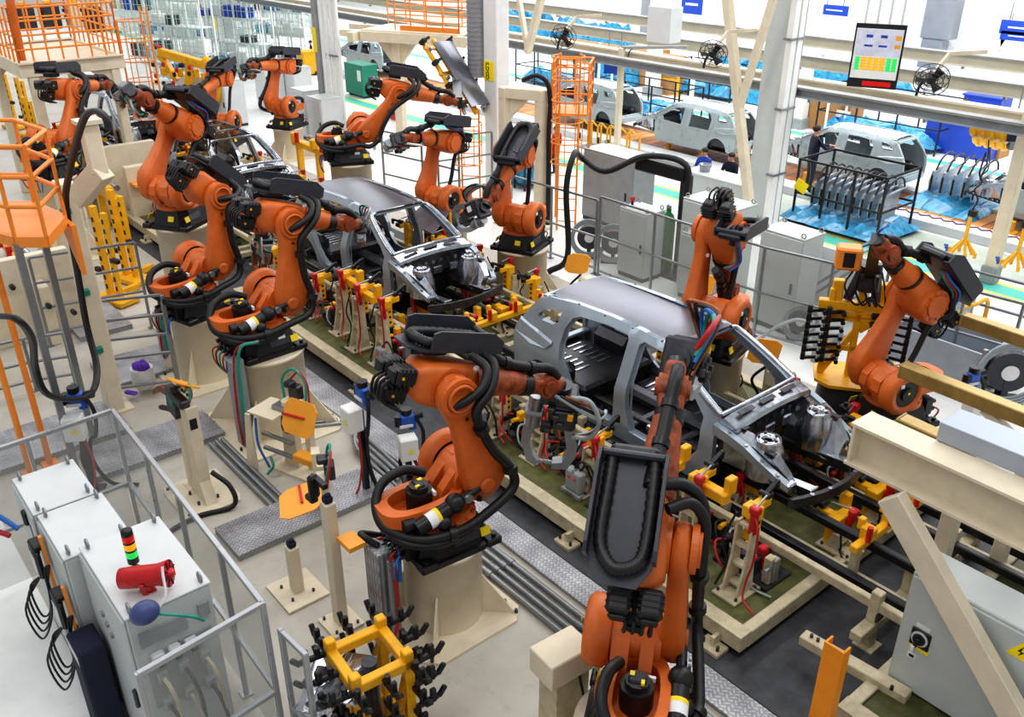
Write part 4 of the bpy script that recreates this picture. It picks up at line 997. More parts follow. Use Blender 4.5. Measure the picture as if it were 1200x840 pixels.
# ================================================================== LEFT STRUCTURES
# gantry post with arm
t = thing('gantry_post', 'cream gantry post with cranked top and black cables at left', 'post', (-14.38, 3.25, 0))
b = B(CREAM); b.box((0, 0, .015), (.5, .5, .03)); hz = HG(-14.38, 3.25, 212); b.box((0, 0, hz/2), (.34, .26, hz), b=.02); b.build('column', t)
gp = Vector((-14.38, 3.25, 0)); q0 = GY(92, 232, 3.3)-gp; q1 = GY(116, 203, 3.55)-gp; q2 = GY(102, 142, 3.55)-gp
b = B(CREAM); b.bar(q0, q1+(q1-q0)*.15, .26, .3, b=.01); b.build('gusset_arm', t)
b = B(CREAM); b.bar(q1, q2, .24, .2, b=.02); b.bar(q2-Vector((0, 0, .03)), q2+Vector((0, 0, .03)), .34, .3); b.build('upper_post', t)
for z in (1.2, 2.2, hz-.4): b = B(GREENP); b.box((.2, -.1, z), (.1, .14, .1), b=.01); b.build('cable_clip', t)
b = B(RUBBER)
for k in range(4):
    o = .07*k
    P3 = [GY(u+o*12, v, y-o*.5) for u, v, y in ((127, 152, 2.98), (122, 137, 2.98), (110, 130, 2.98), (98, 137, 2.98), (88, 167, 2.98), (80, 202, 2.98), (76, 240, 2.98), (88, 310, 2.98), (100, 380, 2.98), (112, 430, 2.9), (106, 460, 2.6), (80, 468, 2.2), (52, 460, 1.85), (40, 430, 1.8), (36, 397, 1.75), (18, 374, 1.6), (-8, 370, 1.5))]
    P3 = [Vector((p.x, p.y, max(p.z, .08))) for p in P3]
    b.tube(P3, .034, 8, 6)
tag(b.build('cable_bundle'), 'black cable bundle arching down the cream gantry post and looping to the left', 'cable bundle')
# orange access platform
pf = G(59, 544, 0); t = thing('ladder_legs', 'pair of tall orange ladder legs standing on the floor at left edge', 'ladder', pf)
for x, y in ((0, 0), (.12, -.3)): b = B(RAILOR); b.cyl((x, y, 0), (x, y, 5.2), .045, n=10); b.box((x, y, .015), (.24, .22, .03)); b.build('leg', t)
for k in range(6): b = B(RAILOR); b.cyl((0, 0, 2.9+.35*k), (.12, -.3, 2.9+.35*k), .018, n=8); b.build('rung', t)
zf = 3.9; pts_ = [G(u, v, zf) for u, v in ((-40, 262), (17, 277), (54, 277), (76, 252), (40, 236), (-30, 236))]
t = thing('access_platform', 'orange access platform with round-cornered railing at left edge', 'platform', (pts_[2].x, pts_[2].y, 0)); o_ = Vector((pts_[2].x, pts_[2].y, 0)); Q = [p-o_ for p in pts_]
b = B(RAILOR); b.prism([(p.x, p.y) for p in Q], (0, 0, zf-.05), (1, 0, 0), (0, 1, 0), (0, 0, .05)); b.build('deck', t)
b = B(RAILOR)
for p, q in zip(Q, Q[1:]+Q[:1]): b.bar(p-Vector((0, 0, .07)), q-Vector((0, 0, .07)), .05, .14)
b.prism([(0, 0), (.7, 0), (.7, -.7)], Q[3]+Vector((-.5, 0, -.1)), (1, 0, 0), (0, 0, 1), (0, .06, 0)); b.build('frame', t)
b = B(RAILOR)
for p, q in zip(Q[:5], Q[1:5]+Q[5:]):
    n = max(1, round((q-p).length/.7))
    for k in range(n): r_ = p+(q-p)*(k/n); b.cyl(r_, r_+Vector((0, 0, 1.12)), .026, n=8)
    for z in (.38, .75, 1.12): b.cyl(p+Vector((0, 0, z)), q+Vector((0, 0, z)), .03, n=8)
b.build('railing', t)
b = B(STEEL)
for p in (Q[1], Q[4]): b.box((p.x, p.y, zf/2-.05), (.09, .09, zf-.1))
b.build('post', t)
# cream platform with orange railing (upper left)
zd = 4.2; A = G(22, 72, zd); Bp = G(156, 66, zd)
t = thing('steel_platform', 'cream steel platform with orange railing at top left', 'platform', (A.x, A.y, 0))
wy = Bp.y-A.y; dx = -4.2
b = B(CREAM); b.box((dx/2, wy/2, zd-.14), (-dx, wy, .06)); b.build('deck', t)
b = B(CREAM)
for x in (0, dx): b.box((x, wy/2, zd-.22), (.1, wy+.1, .34), b=.01); b.box((x+.04, wy/2, zd-.06), (.2, wy+.1, .03))
for y in (0, wy): b.box((dx/2, y, zd-.22), (-dx, .1, .34), b=.01)
b.build('edge_beam', t)
for x in (-.1, dx+.1):
    for y in (.25, wy-.2):
        b = B(CREAM); b.box((x, y, (zd-.4)/2), (.26, .22, zd-.4), b=.015); b.prism([(0, zd-.4), (0, zd-1.0), (.6, zd-.4)], (x, y, 0), (0, 1 if y < 1 else -1, 0), (0, 0, 1), (.06, 0, 0)); b.build('leg', t)
b = B(RAILOR); n = 9
def rail_run(b, p, q, z0, h, n):
    for k in range(n+1): x = p[0]+(q[0]-p[0])*k/n; y = p[1]+(q[1]-p[1])*k/n; b.cyl((x, y, z0), (x, y, z0+h), .024, n=8)
    for z in (.3, .62, .95, h): b.cyl((p[0], p[1], z0+z), (q[0], q[1], z0+z), .024, n=8)
rail_run(b, (0, 0), (0, wy), zd-.05, 1.25, 7); rail_run(b, (dx, 0), (0, 0), zd-.05, 1.25, 10); rail_run(b, (dx, wy), (0, wy), zd-.05, 1.25, 10); rail_run(b, (dx, 0), (dx, wy), zd-.05, 1.25, 7)
b.build('railing', t)
# caged ladders
def cage_ladder(name, x, y, z1, rz, label, mat=RAILOR, zc=2.2, plat=None):
    t = thing(name, label, 'caged ladder', (x, y, 0), rz)
    for s in (-1, 1): b = B(mat); b.cyl((s*.24, 0, 0), (s*.24, 0, z1), .026, n=8); b.build('stringer', t)
    for k in range(int(z1/.3)): b = B(mat); b.cyl((-.24, 0, .25+.3*k), (.24, 0, .25+.3*k), .015, n=6); b.build('rung', t)
    b = B(mat); z = zc
    while z < z1+.05:
        b.tube([(-.24, 0, z), (-.38, -.3, z), (-.3, -.6, z), (0, -.74, z), (.3, -.6, z), (.38, -.3, z), (.24, 0, z)], .016, 6, 4); z += .5
    for x2, y2 in ((-.37, -.3), (-.24, -.64), (0, -.74), (.24, -.64), (.37, -.3)): b.cyl((x2, y2, zc), (x2, y2, z-.5), .013, n=6)
    b.build('safety_cage', t)
    if plat:
        b = B(mat); b.box((0, .6, plat), (.9, 1.1, .05)); rail_run(b, (-.45, .05), (-.45, 1.15), plat, 1.2, 2); rail_run(b, (.45, .05), (.45, 1.15), plat, 1.2, 2); rail_run(b, (-.45, 1.15), (.45, 1.15), plat, 1.2, 2); b.build('landing', t)
        for sx in (-.42, .42): b = B(mat); b.box((sx, 1.1, plat/2), (.06, .06, plat)); b.build('leg', t)
    return t
cage_ladder('caged_ladder', -25.4, 8.6, 5.2, radians(0), 'orange caged ladder beside the cream platform at top left', zc=2.4)
pl = G(663, 270, 0); zt = HG(pl.x, pl.y, 62)
cage_ladder('caged_ladder', pl.x, pl.y, zt, radians(40), 'tall orange caged ladder tower right of the white portal frame', zc=1.9, plat=HG(pl.x, pl.y, 135))
pl2 = G(553, 255, 0); cage_ladder('caged_ladder', pl2.x, pl2.y, HG(pl2.x, pl2.y, 128), radians(40), 'orange caged ladder behind the top centre robot', zc=1.6)
# white portal with black hose
pa = G(592, 262, 0); pb = G(632, 268, 0); ht = HG(pa.x, pa.y, 102)
t = thing('portal_frame', 'cream portal frame right of the G8 column', 'portal frame', pa)
d = (pb-pa)
for q in (Vector((0, 0, 0)), d): b = B(CREAM); b.box(q+Vector((0, 0, ht/2)), (.24, .24, ht), b=.015); b.box(q+Vector((0, 0, .02)), (.45, .45, .04)); b.build('column', t)
b = B(CREAM); b.bar(Vector((0, 0, ht-.12))-d*.12, d+Vector((0, 0, ht-.12))+d*.12, .24, .26, b=.015); dn = d.normalized(); b.prism([(0, 0), (.6, 0), (0, -.6)], Vector((0, 0, ht-.25)), dn, (0, 0, 1), (.05, .05, 0)); b.build('header', t)
b = B(RUBBER); e = pb+dn*.22; b.tube([pa+dn*.5+Vector((0, 0, ht+.2)), e+Vector((-.2, -.2, ht+.35)), e+Vector((0, 0, ht)), e+Vector((0, 0, ht-1.2)), e+Vector((.02, 0, 1.2)), e+Vector((.02, 0, .15))], .06, 8, 6)
tag(b.build('black_hose'), 'thick black hose hanging down the cream portal frame', 'hose')
# top centre cream platform with orange railing
zp = 3.9; C1 = G(425, 33, zp); C2 = G(538, 40, zp)
t = thing('steel_platform', 'cream cantilever platform with orange railing at top centre', 'platform', (C1.x, C1.y, 0)); d = C2-C1; L1_ = d.length; ang = atan2(d.y, d.x)
t.rotation_euler = (0, 0, ang)
b = B(CREAM); b.box((L1_/2, .8, zp-.05), (L1_, 1.8, .06)); b.build('deck', t)
b = B(CREAM); b.box((L1_*.55, -.1, zp-.22), (L1_*1.1, .2, .32), b=.01); b.box((L1_*.3, 1.4, zp-.22), (L1_*1.4, .2, .32), b=.01); b.box((-.2, .6, zp-.24), (.25, 2.2, .3), b=.01); b.prism([(-1.3, zp-.1), (.2, zp-.1), (.2, zp-.35), (-1.2, zp-.3)], (0, .1, 0), (1, 0, 0), (0, 0, 1), (0, .25, 0)); b.build('edge_beam', t)
b = B(CREAM); b.box((L1_*.3, .35, (zp-.3)/2), (.3, .3, zp-.3), b=.02); b.prism([(-.8, zp-.38), (.8, zp-.38), (.15, zp-1.15), (-.15, zp-1.15)], (L1_*.3, .3, 0), (1, 0, 0), (0, 0, 1), (0, .12, 0)); b.build('stem_post', t)
b = B(RAILOR); rail_run(b, (L1_*.35, 0), (L1_, 0), zp, 1.15, 4); rail_run(b, (L1_, 0), (L1_, 1.6), zp, 1.15, 2); rail_run(b, (0, 1.6), (L1_, 1.6), zp, 1.15, 5); b.box((L1_*.7, 0, zp+.08), (L1_*.6, .03, .16)); b.build('railing', t)
# roof panel gripper of R9
w9 = wristp('R9')
t = thing('panel_gripper', 'yellow gripper frame with steel clamps holding a roof panel at top centre', 'gripper', w9)
pc = G(540, 88, w9.z+.25)-w9
nrm = (RTv*.7+UPv*.42-FWv*.58).normalized(); a1 = (RTv*.72-UPv*.66-FWv*.2); a1 = (a1-nrm*a1.dot(nrm)).normalized(); a2 = nrm.cross(a1).normalized()
R9m = Matrix((a1, a2, nrm)).transposed().to_4x4(); R9m.translation = pc
b = B(YELLOW); b.X = R9m
b.bar((-1.25, 0, -.18), (1.1, 0, -.18), .14, .12, b=.01)
for x in (-1.0, -.2, .7): b.bar((x, -.6, -.2), (x, .6, -.2), .1, .1, b=.01)
b.bar((-1.2, -.5, -.2), (.9, -.5, -.2), .1, .1, b=.01); b.build('frame', t)
b = B(BLACK); b.X = R9m
for x in (-1.15, -.5, .2, .85):
    for y in (-.62, .62): b.box((x, y, -.12), (.12, .14, .2), b=.02); b.bar((x, y, -.05), (x, y*.86, .08), .06, .05)
b.build('clamp', t)
b = B(DSTEEL); b.bar(Vector((0, 0, 0)), pc+nrm*-.2, .22, .22); b.use(BRIGHT); b.X = R9m
for x in (-.9, .0, .5, .9):
    for y in (-.5, .5): b.cyl((x, y, -.25), (x, y, -.05), .05, n=10); b.box((x+.1, y, -.22), (.12, .08, .08), b=.01)
b.build('mounting_arm', t)
b = B(ROOFM); b.X = R9m; vs = []; fs = []
for i in range(13):
    for j in range(9):
        tt = -1+j/4; vs.append((-1.0+2.0*i/12, tt*.48, .06+.05*(1-tt*tt)+(.02 if abs(abs(tt)-.5) < .1 else 0)))
for i in range(12):
    for j in range(8): k = i*9+j; fs.append((k, k+9, k+10, k+1))
b.add(vs, fs, True); b.add([v-Vector((0, 0, .02)) if isinstance(v, Vector) else (v[0], v[1], v[2]-.02) for v in vs], [f[::-1] for f in fs], True)
tag(b.build('roof_sheet', None, None, Matrix.Translation(w9)), 'loose grey ribbed roof panel held up by the yellow gripper', 'sheet metal panel')
# second loose panel leaning behind the middle car
b = B(ROOFM); q = [G(475, 258, 1.5), G(507, 274, 1.35), G(527, 248, 1.5), G(497, 238, 1.65)]
b.add(q+[p-Vector((0, 0, .03)) for p in q], [(0, 1, 2, 3), (7, 6, 5, 4), (0, 4, 5, 1), (1, 5, 6, 2), (2, 6, 7, 3), (3, 7, 4, 0)])
t = thing('sheet_stand', 'grey sheet panel on a yellow stand behind the middle car', 'panel stand', (q[0].x, q[0].y, 0)); sh = b.build('sheet', t); sh.location = -t.location
for p in q: b = B(YELLOW); b.cyl((p.x-q[0].x, p.y-q[0].y, 0), (p.x-q[0].x, p.y-q[0].y, p.z-.03), .04, n=8); b.build('leg', t)
# ================================================================== CONTROL CABINETS
def cabinet(x0, y0, x1, y1, h, label, name='control_cabinet', mat=CABG, door='y', eyes=True, z0=0.0, group=None, handle=True, lid=None):
    t = thing(name, label, 'cabinet', ((x0+x1)/2, (y0+y1)/2, z0), 0, group); a, c = x1-x0, y1-y0
    b = B(mat); b.box((0, 0, h/2+.05), (a, c, h-.1), b=.012); b.build('housing', t)
    b = B(lid or LGREY); b.box((0, 0, h+.012), (a+.02, c+.02, .025), b=.008); b.build('lid', t)
    b = B(GREYBLK); b.box((0, 0, .05), (a-.04, c-.04, .1)); b.build('plinth', t)
    b = B(mat)
    if door == 'y': b.box((0, -c/2-.014, h/2+.06), (a-.03, .03, h-.16), b=.01)
    else: b.box((-a/2-.014 if door == '-x' else a/2+.014, 0, h/2+.06), (.03, c-.03, h-.16), b=.01)
    dr = b.build('door', t)
    if handle:
        b = B(DSTEEL)
        if door == 'y': b.box((a*.38, -c/2-.045, h*.5), (.05, .04, .22), b=.012)
        elif door == '-x': b.box((-a/2-.045, -c*.38, h*.5), (.04, .05, .22), b=.012)
        else: b.box((a/2+.045, -c*.38, h*.5), (.04, .05, .22), b=.012)
        b.build('handle', dr)
    if eyes:
        for sx in (-1, 1):
            for sy in (-1, 1):
                b = B(STEEL); pts = [(sx*(a/2-.06)+.045*cos(k*pi/4), sy*(c/2-.06), h+.07+.045*sin(k*pi/4)) for k in range(9)]
                b.tube(pts, .013, 6, 1, smooth=False); b.cyl((sx*(a/2-.06), sy*(c/2-.06), h+.02), (sx*(a/2-.06), sy*(c/2-.06), h+.03), .02, n=8); b.build('lifting_eye', t)
    return t
C0 = cabinet(-7.95, 1.2, -6.68, 1.96, 2.05, 'large grey control cabinet nearest the camera, with signal tower and red horn on top')
for k, (y, z) in enumerate(((0, 1.62), (.0, 1.56), (.0, 1.5))):
    b = B(STEEL); b.cyl((-.12+.1*k, -.40, z), (-.12+.1*k, -.43, z), .03, n=12); b.build('round_lock', C0)
b = B(MGREY); b.box((.65, -.1, 1.78), (.03, .42, .16)); b.box((.65, .28, 1.82), (.03, .1, .14)); b.box((.65, .16, 1.55), (.03, .3, .1)); b.box((.65, -.05, 1.2), (.02, .5, .5)); b.build('gland_plate', C0)
for k in range(3): b = B(LGREY); b.box((.68, -.2+.15*k, 1.55), (.08, .11, .1), b=.015); b.use(DSTEEL).cyl((.72, -.2+.15*k, 1.55), (.78, -.2+.15*k, 1.52), .03, n=10); b.build('plug', C0)
for k in range(6):
    b = B(MGREY); y = -.2+.2*(k % 3); z = 1.32-.34*(k//3)
    b.box((.68, y, z), (.08, .1, .14), b=.015); b.use(GREYBLK if k % 2 else CREAMD).tube([(.72, y, z), (.84, y+.02, z-.08), (.86, y+.05, z-.4), (.84, y+.03, .2)], .02, 6, 5); b.build('cable_connector', C0)
cabinet(-9.78, 1.02, -8.95, 1.64, 1.95, 'far grey control cabinet of the row, at the fence corner')
cabinet(-8.9, 1.05, -8.0, 1.68, 1.95, 'middle grey control cabinet of the row with a light lid')
# slim navy unit between
t = thing('slim_drive_unit', 'slim dark navy drive unit beside the large grey cabinet', 'drive unit', (-7.72, 1.0, 0)); b = B(NAVY); b.box((0, 0, .62), (.4, .26, 1.16), b=.02); b.build('housing', t); b = B(LGREY); b.box((0, 0, 1.1), (.34, .264, .12)); b.build('label_plate', t)
# signal tower
q = G(159, 668, 2.07); t = thing('signal_tower', 'red amber and green signal tower on the large grey cabinet', 'signal light', q)
b = B(BLACK); b.cyl((0, 0, .0), (0, 0, .03), .05, n=16); b.cyl((0, 0, .03), (0, 0, .10), .022, n=10); b.cyl((0, 0, .10), (0, 0, .16), .052, n=18); b.build('base', t)
for m, nm, k in ((LAMPG, 'lens', 0), (LAMPY, 'lens', 1), (LAMPR, 'lens', 2)):
    z = .165+.088*k; b = B(m); b.lathe([(.05, 0), (.054, .01), (.054, .06), (.05, .07)], (0, 0, z), n=18); b.use(BLACK).cyl((0, 0, z+.07), (0, 0, z+.088), .053, n=18); o = b.build(nm, t); o['label'] = ['green lens', 'amber lens', 'red lens'][k]
b = B(BLACK); b.lathe([(.052, 0), (.052, .03), (.03, .045), (.001, .048)], (0, 0, .43), n=18, cap=False); b.build('cap', t)
# red horn
q = G(174, 692, 2.07); t = thing('warning_horn', 'red warning horn speaker on top of the large grey cabinet', 'horn', q)
hd = (Vector((.62, .78, .12))).normalized(); hc = Vector((0, 0, .17))
b = B(RED); b.lathe([(.05, -.24), (.095, -.22), (.1, -.1), (.1, .12), (.12, .2), (.125, .22)], hc, hd, 22); b.build('body', t)
b = B(NAVY); b.lathe([(.12, .221), (.09, .17), (.05, .2)], hc, hd, 22, cap=False)
for k in range(8): a = 2*pi*k/8; _, s1, u1 = frame(hd); b.bar(hc+hd*.222+s1*.04*cos(a)+u1*.04*sin(a), hc+hd*.225+s1*.12*cos(a)+u1*.12*sin(a), .012, .01)
b.use(RED).lathe([(.045, .19), (.045, .25), (.02, .27)], hc, hd, 14); b.build('grille', t)
b = B(RED); s1 = hd.cross(Vector((0, 0, 1))).normalized(); b.box((0, 0, .01), (.1, .12, .02)); 
for s in (-1, 1): b.bar(s1*s*.06, hc*.9+s1*s*.11, .04, .014)
b.build('bracket', t)
# dusk dome with stalk
q = G(172, 728, 2.07); t = thing('beacon_dome', 'dark blue rounded dome lying at the front edge of the large cabinet top', 'dome', q)
b = B(NAVY if False else STICKB); b.mats = [M('dome_blue', lin(70, 82, 130), .4)]; b.sphere((0, 0, .1), .13, 10, (.75, 1.0, .85)); b.build('shell', t)
b = B(BAG); b.tube([(0, .1, .06), (-.02, .2, .16), (-.12, .24, .3), (-.16, .26, .36)], .012, 6, 5); b.use(TEAL).tube([(.02, .1, .04), (.1, .24, .0), (.12, .36, -.08), (.1, .44, -.18)], .014, 6, 5); b.build('cable', t)
# teach pendants on the cabinet side
def pendant(x, y, z, label):
    t = thing('teach_pendant', label, 'teach pendant', (x, y, z))
    b = B(BLACK); b.box((0, -.07, 0), (.26, .06, .34), b=.03); b.box((0, -.04, .2), (.2, .12, .08), b=.02); b.build('case', t)
    b = B(LGREY); b.box((0, -.102, -.02), (.2, .008, .22)); b.build('screen', t)
    b = B(RAILOR); b.box((0, -.05, .16), (.12, .05, .14), b=.02); b.bar((.16, 0, -.3), (.1, 0, .34), .03, .06); b.build('hanger', t)
    b = B(BLACK)
    for k in range(4): b.tube([(.05, -.08, -.15), (-.02-.03*k, -.2-.03*k, -.3-.1*k), (.06, -.18-.02*k, -.62-.1*k), (.14+.02*k, -.1, -.55), (.16, -.05, -.2+.05*k), (.18, 0, .02)], .011, 6, 6)
    b.build('cable', t); return t
pendant(-8.75, .98, 1.55, 'teach pendant hanging on the left face of the middle cabinet, upper one')
pendant(-8.15, .98, 1.3, 'lower teach pendant with long cable loop on the left face of the middle cabinet')
b = B(BLACK); b.box((-9.3, .98, 1.75), (.1, .06, .18), b=.02); b.use(COPPER).box((-9.2, 1.0, 1.5), (.05, .03, .4)); tag(b.build('isolator_switch'), 'small black isolator switch high on the left face of the far cabinet', 'switch')
b = B(GREYC)
for k in range(5): b.tube([(-9.1+.05*k, 1.50, 1.7), (-9.0+.06*k, 1.72, 1.78-.04*k), (-8.8+.08*k, 1.82, 1.4), (-8.4+.06*k, 1.8, .8), (-8.3+.05*k, 1.76, .1)], .03, 8, 6, rings=1)
tag(b.build('conduit_bundle'), 'grey corrugated conduits rising beside the far cabinets', 'conduit')
b = B(BLUEC); b.tube([(-10.0, .95, 1.2), (-10.2, .8, 1.35), (-10.35, .5, 1.6), (-10.4, .1, 1.9)], .03, 8, 6); b.use(REDC).tube([(-10.0, .85, 1.15), (-10.25, .65, 1.25), (-10.45, .4, 1.5), (-10.45, 0, 1.8)], .03, 8, 6); tag(b.build('cable_bundle'), 'blue and red cables entering the far cabinet from the left', 'cable bundle')
# ================================================================== VALVE POSTS
def valve_post(p, zh, label, box=(.26, .22, .36), rz=0.0):
    t = thing('valve_post', label, 'valve post', p, rz)
    b = B(BLACK); b.box((0, 0, zh*.5), (.08, .08, zh)); b.box((0, 0, .015), (.26, .26, .03)); b.build('post', t)
    b = B(WHITE); b.box((-.02, -.12, zh-.1), box, b=.015); b.use(STICKY).prism([(-.05, 0), (.05, 0), (0, .085)], (0, -.24, zh-.14), (1, 0, 0), (0, 0, 1), (0, .004, 0)); b.build('junction_box', t)
    b = B(BLUE); b.box((.02, .06, zh+.28), (.22, .14, .16), b=.03); b.cyl((.1, .06, zh+.1), (.1, .06, zh+.24), .06, n=12); b.build('valve_body', t)
    b = B(BLACK); b.cyl((.02, .06, zh+.36), (.02, .06, zh+.44), .08, n=14); b.cyl((.14, .08, zh+.28), (.26, .08, zh+.3), .06, n=12); b.cyl((-.1, .06, zh+.18), (-.1, .06, zh+.34), .06, n=12); b.build('filter_bowl', t)
    b = B(LGREY); b.box((.0, .06, zh+.18), (.2, .16, .05), b=.01); b.build('mount', t)
    b = B(RUBBER); b.tube([(.14, .06, zh+.3), (.24, .0, zh+.05), (.2, -.02, zh-.3), (.1, .02, zh-.4), (.05, .05, .5), (.2, .1, .06), (.6, .0, .04)], .028, 8, 6); b.tube([(0, .04, zh-.3), (-.1, .1, zh*.4), (-.12, .2, .05), (-.5, .4, .03)], .03, 8, 6)
    b.use(REDC).tube([(.05, -.08, zh-.3), (.1, -.1, zh*.4), (.0, -.2, .06), (-.4, -.4, .03)], .016, 6, 6); b.build('hose', t); return t
vp = G(430, 578, 0); z_ = HG(vp.x, vp.y, 480)
valve_post(vp, z_, 'white junction box with blue valve on a black post beside the orange paddle')
vp = G(480, 560, 0); valve_post(vp, HG(vp.x, vp.y, 512), 'white box and blue valve unit close behind the centre foreground robot', rz=radians(70))
vp = G(112, 575, 0); valve_post(vp, HG(vp.x, vp.y, 488), 'white box and blue valve unit inside the clear fence at left', rz=radians(60))
vp = G(1122, 520, 0); valve_post(vp, HG(vp.x, vp.y, 462), 'white box and blue valve unit between the tan beams at right', rz=radians(70))
# ================================================================== STANDS ON THE CELL FLOOR
# weld gun maintenance stand
p = G(237, 580, 0); hh = HG(p.x, p.y, 472)
t = thing('tool_stand', 'cream double post stand holding a grey welding clamp beside the clear fence', 'stand', p)
b = B(CREAM); b.prism([(-.5, -.36), (-.36, -.42), (.5, -.42), (.5, .36), (.36, .42), (-.5, .42)], (0, 0, 0), (1, 0, 0), (0, 1, 0), (0, 0, .03)); b.use(DSTEEL)
for sx in (-1, 1):
    for sy in (-1, 1): b.cyl((sx*.4, sy*.34, .03), (sx*.4, sy*.34, .06), .025, n=8); b.cyl((sx*.16+.08, sy*.14, .03), (sx*.16+.08, sy*.14, .08), .02, n=8)
b.build('base_plate', t)
b = B(CREAM); b.prism([(-.28, .03), (.28, .03), (.13, .35), (.12, hh), (-.12, hh), (-.13, .35)], (.08, -.07, 0), (1, 0, 0), (0, 0, 1), (0, .16, 0)); b.use(BLACK).box((.205, .0, hh*.84), (.01, .1, .16)); b.build('tall_post', t)
b = B(CREAM); b.box((-.3, .0, hh*.42), (.13, .12, hh*.84), b=.01); b.box((-.3, 0, .02), (.24, .24, .04)); b.build('short_post', t)
b = B(DSTEEL); b.box((-.05, -.05, hh+.05), (.44, .14, .12), b=.02); b.prism([(-.5, -.3), (-.2, -.34), (-.1, 0), (-.2, .16), (-.42, .12)], (0, -.1, hh+.02), (1, 0, 0), (0, 0, 1), (0, .1, 0)); b.use(GREENP).cyl((-.24, -.12, hh-.02), (-.24, -.0, hh-.02), .09, n=14)
b.use(COPPER).prism([(-.4, .02), (-.95, -.12), (-1.3, -.34), (-1.28, -.4), (-.9, -.2), (-.4, -.1)], (0, -.04, hh+.0), (1, 0, 0), (0, 0, 1), (0, .08, 0)); b.use(DSTEEL).bar((-.4, -.04, hh-.28), (-.8, -.1, hh-.38), .06, .05); b.build('welding_clamp', t)
b = B(PADDLE); b.prism([(-.3, -.12), (-.2, -.2), (.2, -.2), (.3, -.12), (.3, .12), (.2, .2), (-.2, .2), (-.3, .12)], (-.1, .05, hh+.24), Vector((.9, 0, .2)), Vector((0, .8, -.5)), (0, .01, .015)); b.build('paddle', t)
b = B(TEAL); b.tube([(-.1, .05, hh+.1), (0, .1, hh+.26), (.14, .06, hh+.26), (.16, .02, hh+.1)], .018, 6, 6); b.use(REDC).tube([(-.3, 0, hh+.1), (-.1, .1, hh+.2), (.1, .08, hh+.16), (.12, .02, hh+.05)], .018, 6, 6); b.use(RAILOR).tube([(-.4, 0, hh+.05), (-.15, .06, hh+.18), (.06, .05, hh+.2)], .016, 6, 6); b.build('cable', t)
b = B(RUBBER); b.tube([(.28, .1, .5), (.5, .25, .3), (.62, .2, .06), (.5, -.3, .04), (.7, -.9, .03), (1.4, -1.3, .03)], .035, 8, 6); b.build('floor_cable', t)
# orange paddle stands
def paddle_stand(p, hh, rz, tilt, label, big):
    t = thing('paddle_stand', label, 'stand', p, rz)
    b = B(CREAM); b.box((0, 0, .02), (.75, .5, .04)); b.prism([(-.14, .04), (.14, .04), (.1, hh*.95), (-.1, hh*.95)], (-.1, -.06, 0), (1, 0, 0), (0, 0, 1), (0, .12, 0)); b.box((.22, .05, hh*.45), (.1, .1, hh*.9)); b.build('post', t)
    b = B(CREAM); b.box((.0, 0, hh-.02), (.3, .2, .16), b=.03); b.use(STEEL).box((-.16, -.05, hh-.08), (.26, .2, .08), b=.02); b.use(DSTEEL).box((.0, .1, hh+.14), (.2, .14, .24), b=.02); b.box((-.02, .02, hh+.3), (.14, .14, .1), b=.02); b.build('tip_dresser', t)
    b = B(PADDLE); o = [(-.28, -.14), (-.2, -.24), (.2, -.24), (.28, -.14), (.28, .14), (.2, .24), (-.2, .24), (-.28, .14)]; k = big
    ax = Vector((1, 0, 0)); ay = Vector((0, cos(tilt), sin(tilt))); n = ax.cross(ay)
    c = Vector((.42, -.3, hh+.02)); b.prism([(x*k, y*k) for x, y in o], c, ax, ay, n*.015)
    b.use(RED).bar(c+n*.03-ax*.3, c+n*.03+ax*.1+ay*.02, .035, .02); b.build('paddle', t)
    b = B(TEAL); b.tube([(-.2, .06, hh), (-.24, .1, hh+.3), (-.05, .14, hh+.48), (.2, .1, hh+.36), (.26, .02, hh+.1)], .02, 6, 6); b.use(REDC).tube([(-.1, .1, hh+.3), (.06, .14, hh+.46), (.24, .1, hh+.34), (.3, .04, hh+.06)], .016, 6, 6); b.use(RUBBER).tube([(-.1, -.12, hh-.1), (-.05, -.2, hh-.35), (.15, -.2, hh-.35), (.3, -.1, hh-.1)], .014, 6, 6); b.build('cable', t); return t
p = G(352, 548, 0); paddle_stand(p, HG(p.x, p.y, 472), radians(20), radians(66), 'cream tip dresser stand with an upright orange paddle and green cable loop', 1.05)
p = G(385, 622, 0); t = paddle_stand(p, HG(p.x, p.y, 562), radians(-25), radians(15), 'low cream stand with a flat tilted orange paddle and red pin', 1.15)
t.children[2].location = (-.75, -.05, -.02)
# open cream side box at the broad pedestal
p = G(325, 545, 0); t = thing('manifold_frame', 'cream open frame with pipe fittings beside the broad left pedestal', 'frame', p, radians(20))
hz_ = HG(p.x, p.y, 478); b = B(CREAM); b.prism([(-.32, 0), (-.1, 0), (-.12, hz_), (-.2, hz_)], (0, -.3, 0), (1, 0, 0), (0, 0, 1), (0, .03, 0)); b.box((.05, 0, hz_), (.5, .5, .03)); b.box((.28, .2, hz_/2), (.05, .05, hz_)); b.build('frame', t)
b = B(STEEL); b.cyl((-.1, -.1, hz_*.6), (.5, -.1, hz_*.6), .035, n=10); b.cyl((-.1, -.1, hz_*.35), (.5, -.1, hz_*.35), .035, n=10); b.use(BLUEC).tube([(-.1, -.2, hz_*.9), (-.05, -.26, hz_*.5), (.05, -.2, .1)], .02, 6, 5); b.use(TEAL).tube([(.1, -.2, hz_*.3), (.2, -.26, .2), (.1, -.3, .05)], .02, 6, 5); b.build('fittings', t)
b = B(PADDLE); b.box((.72, -.1, .42), (.36, .2, .12), b=.015); b.build('cover', t)
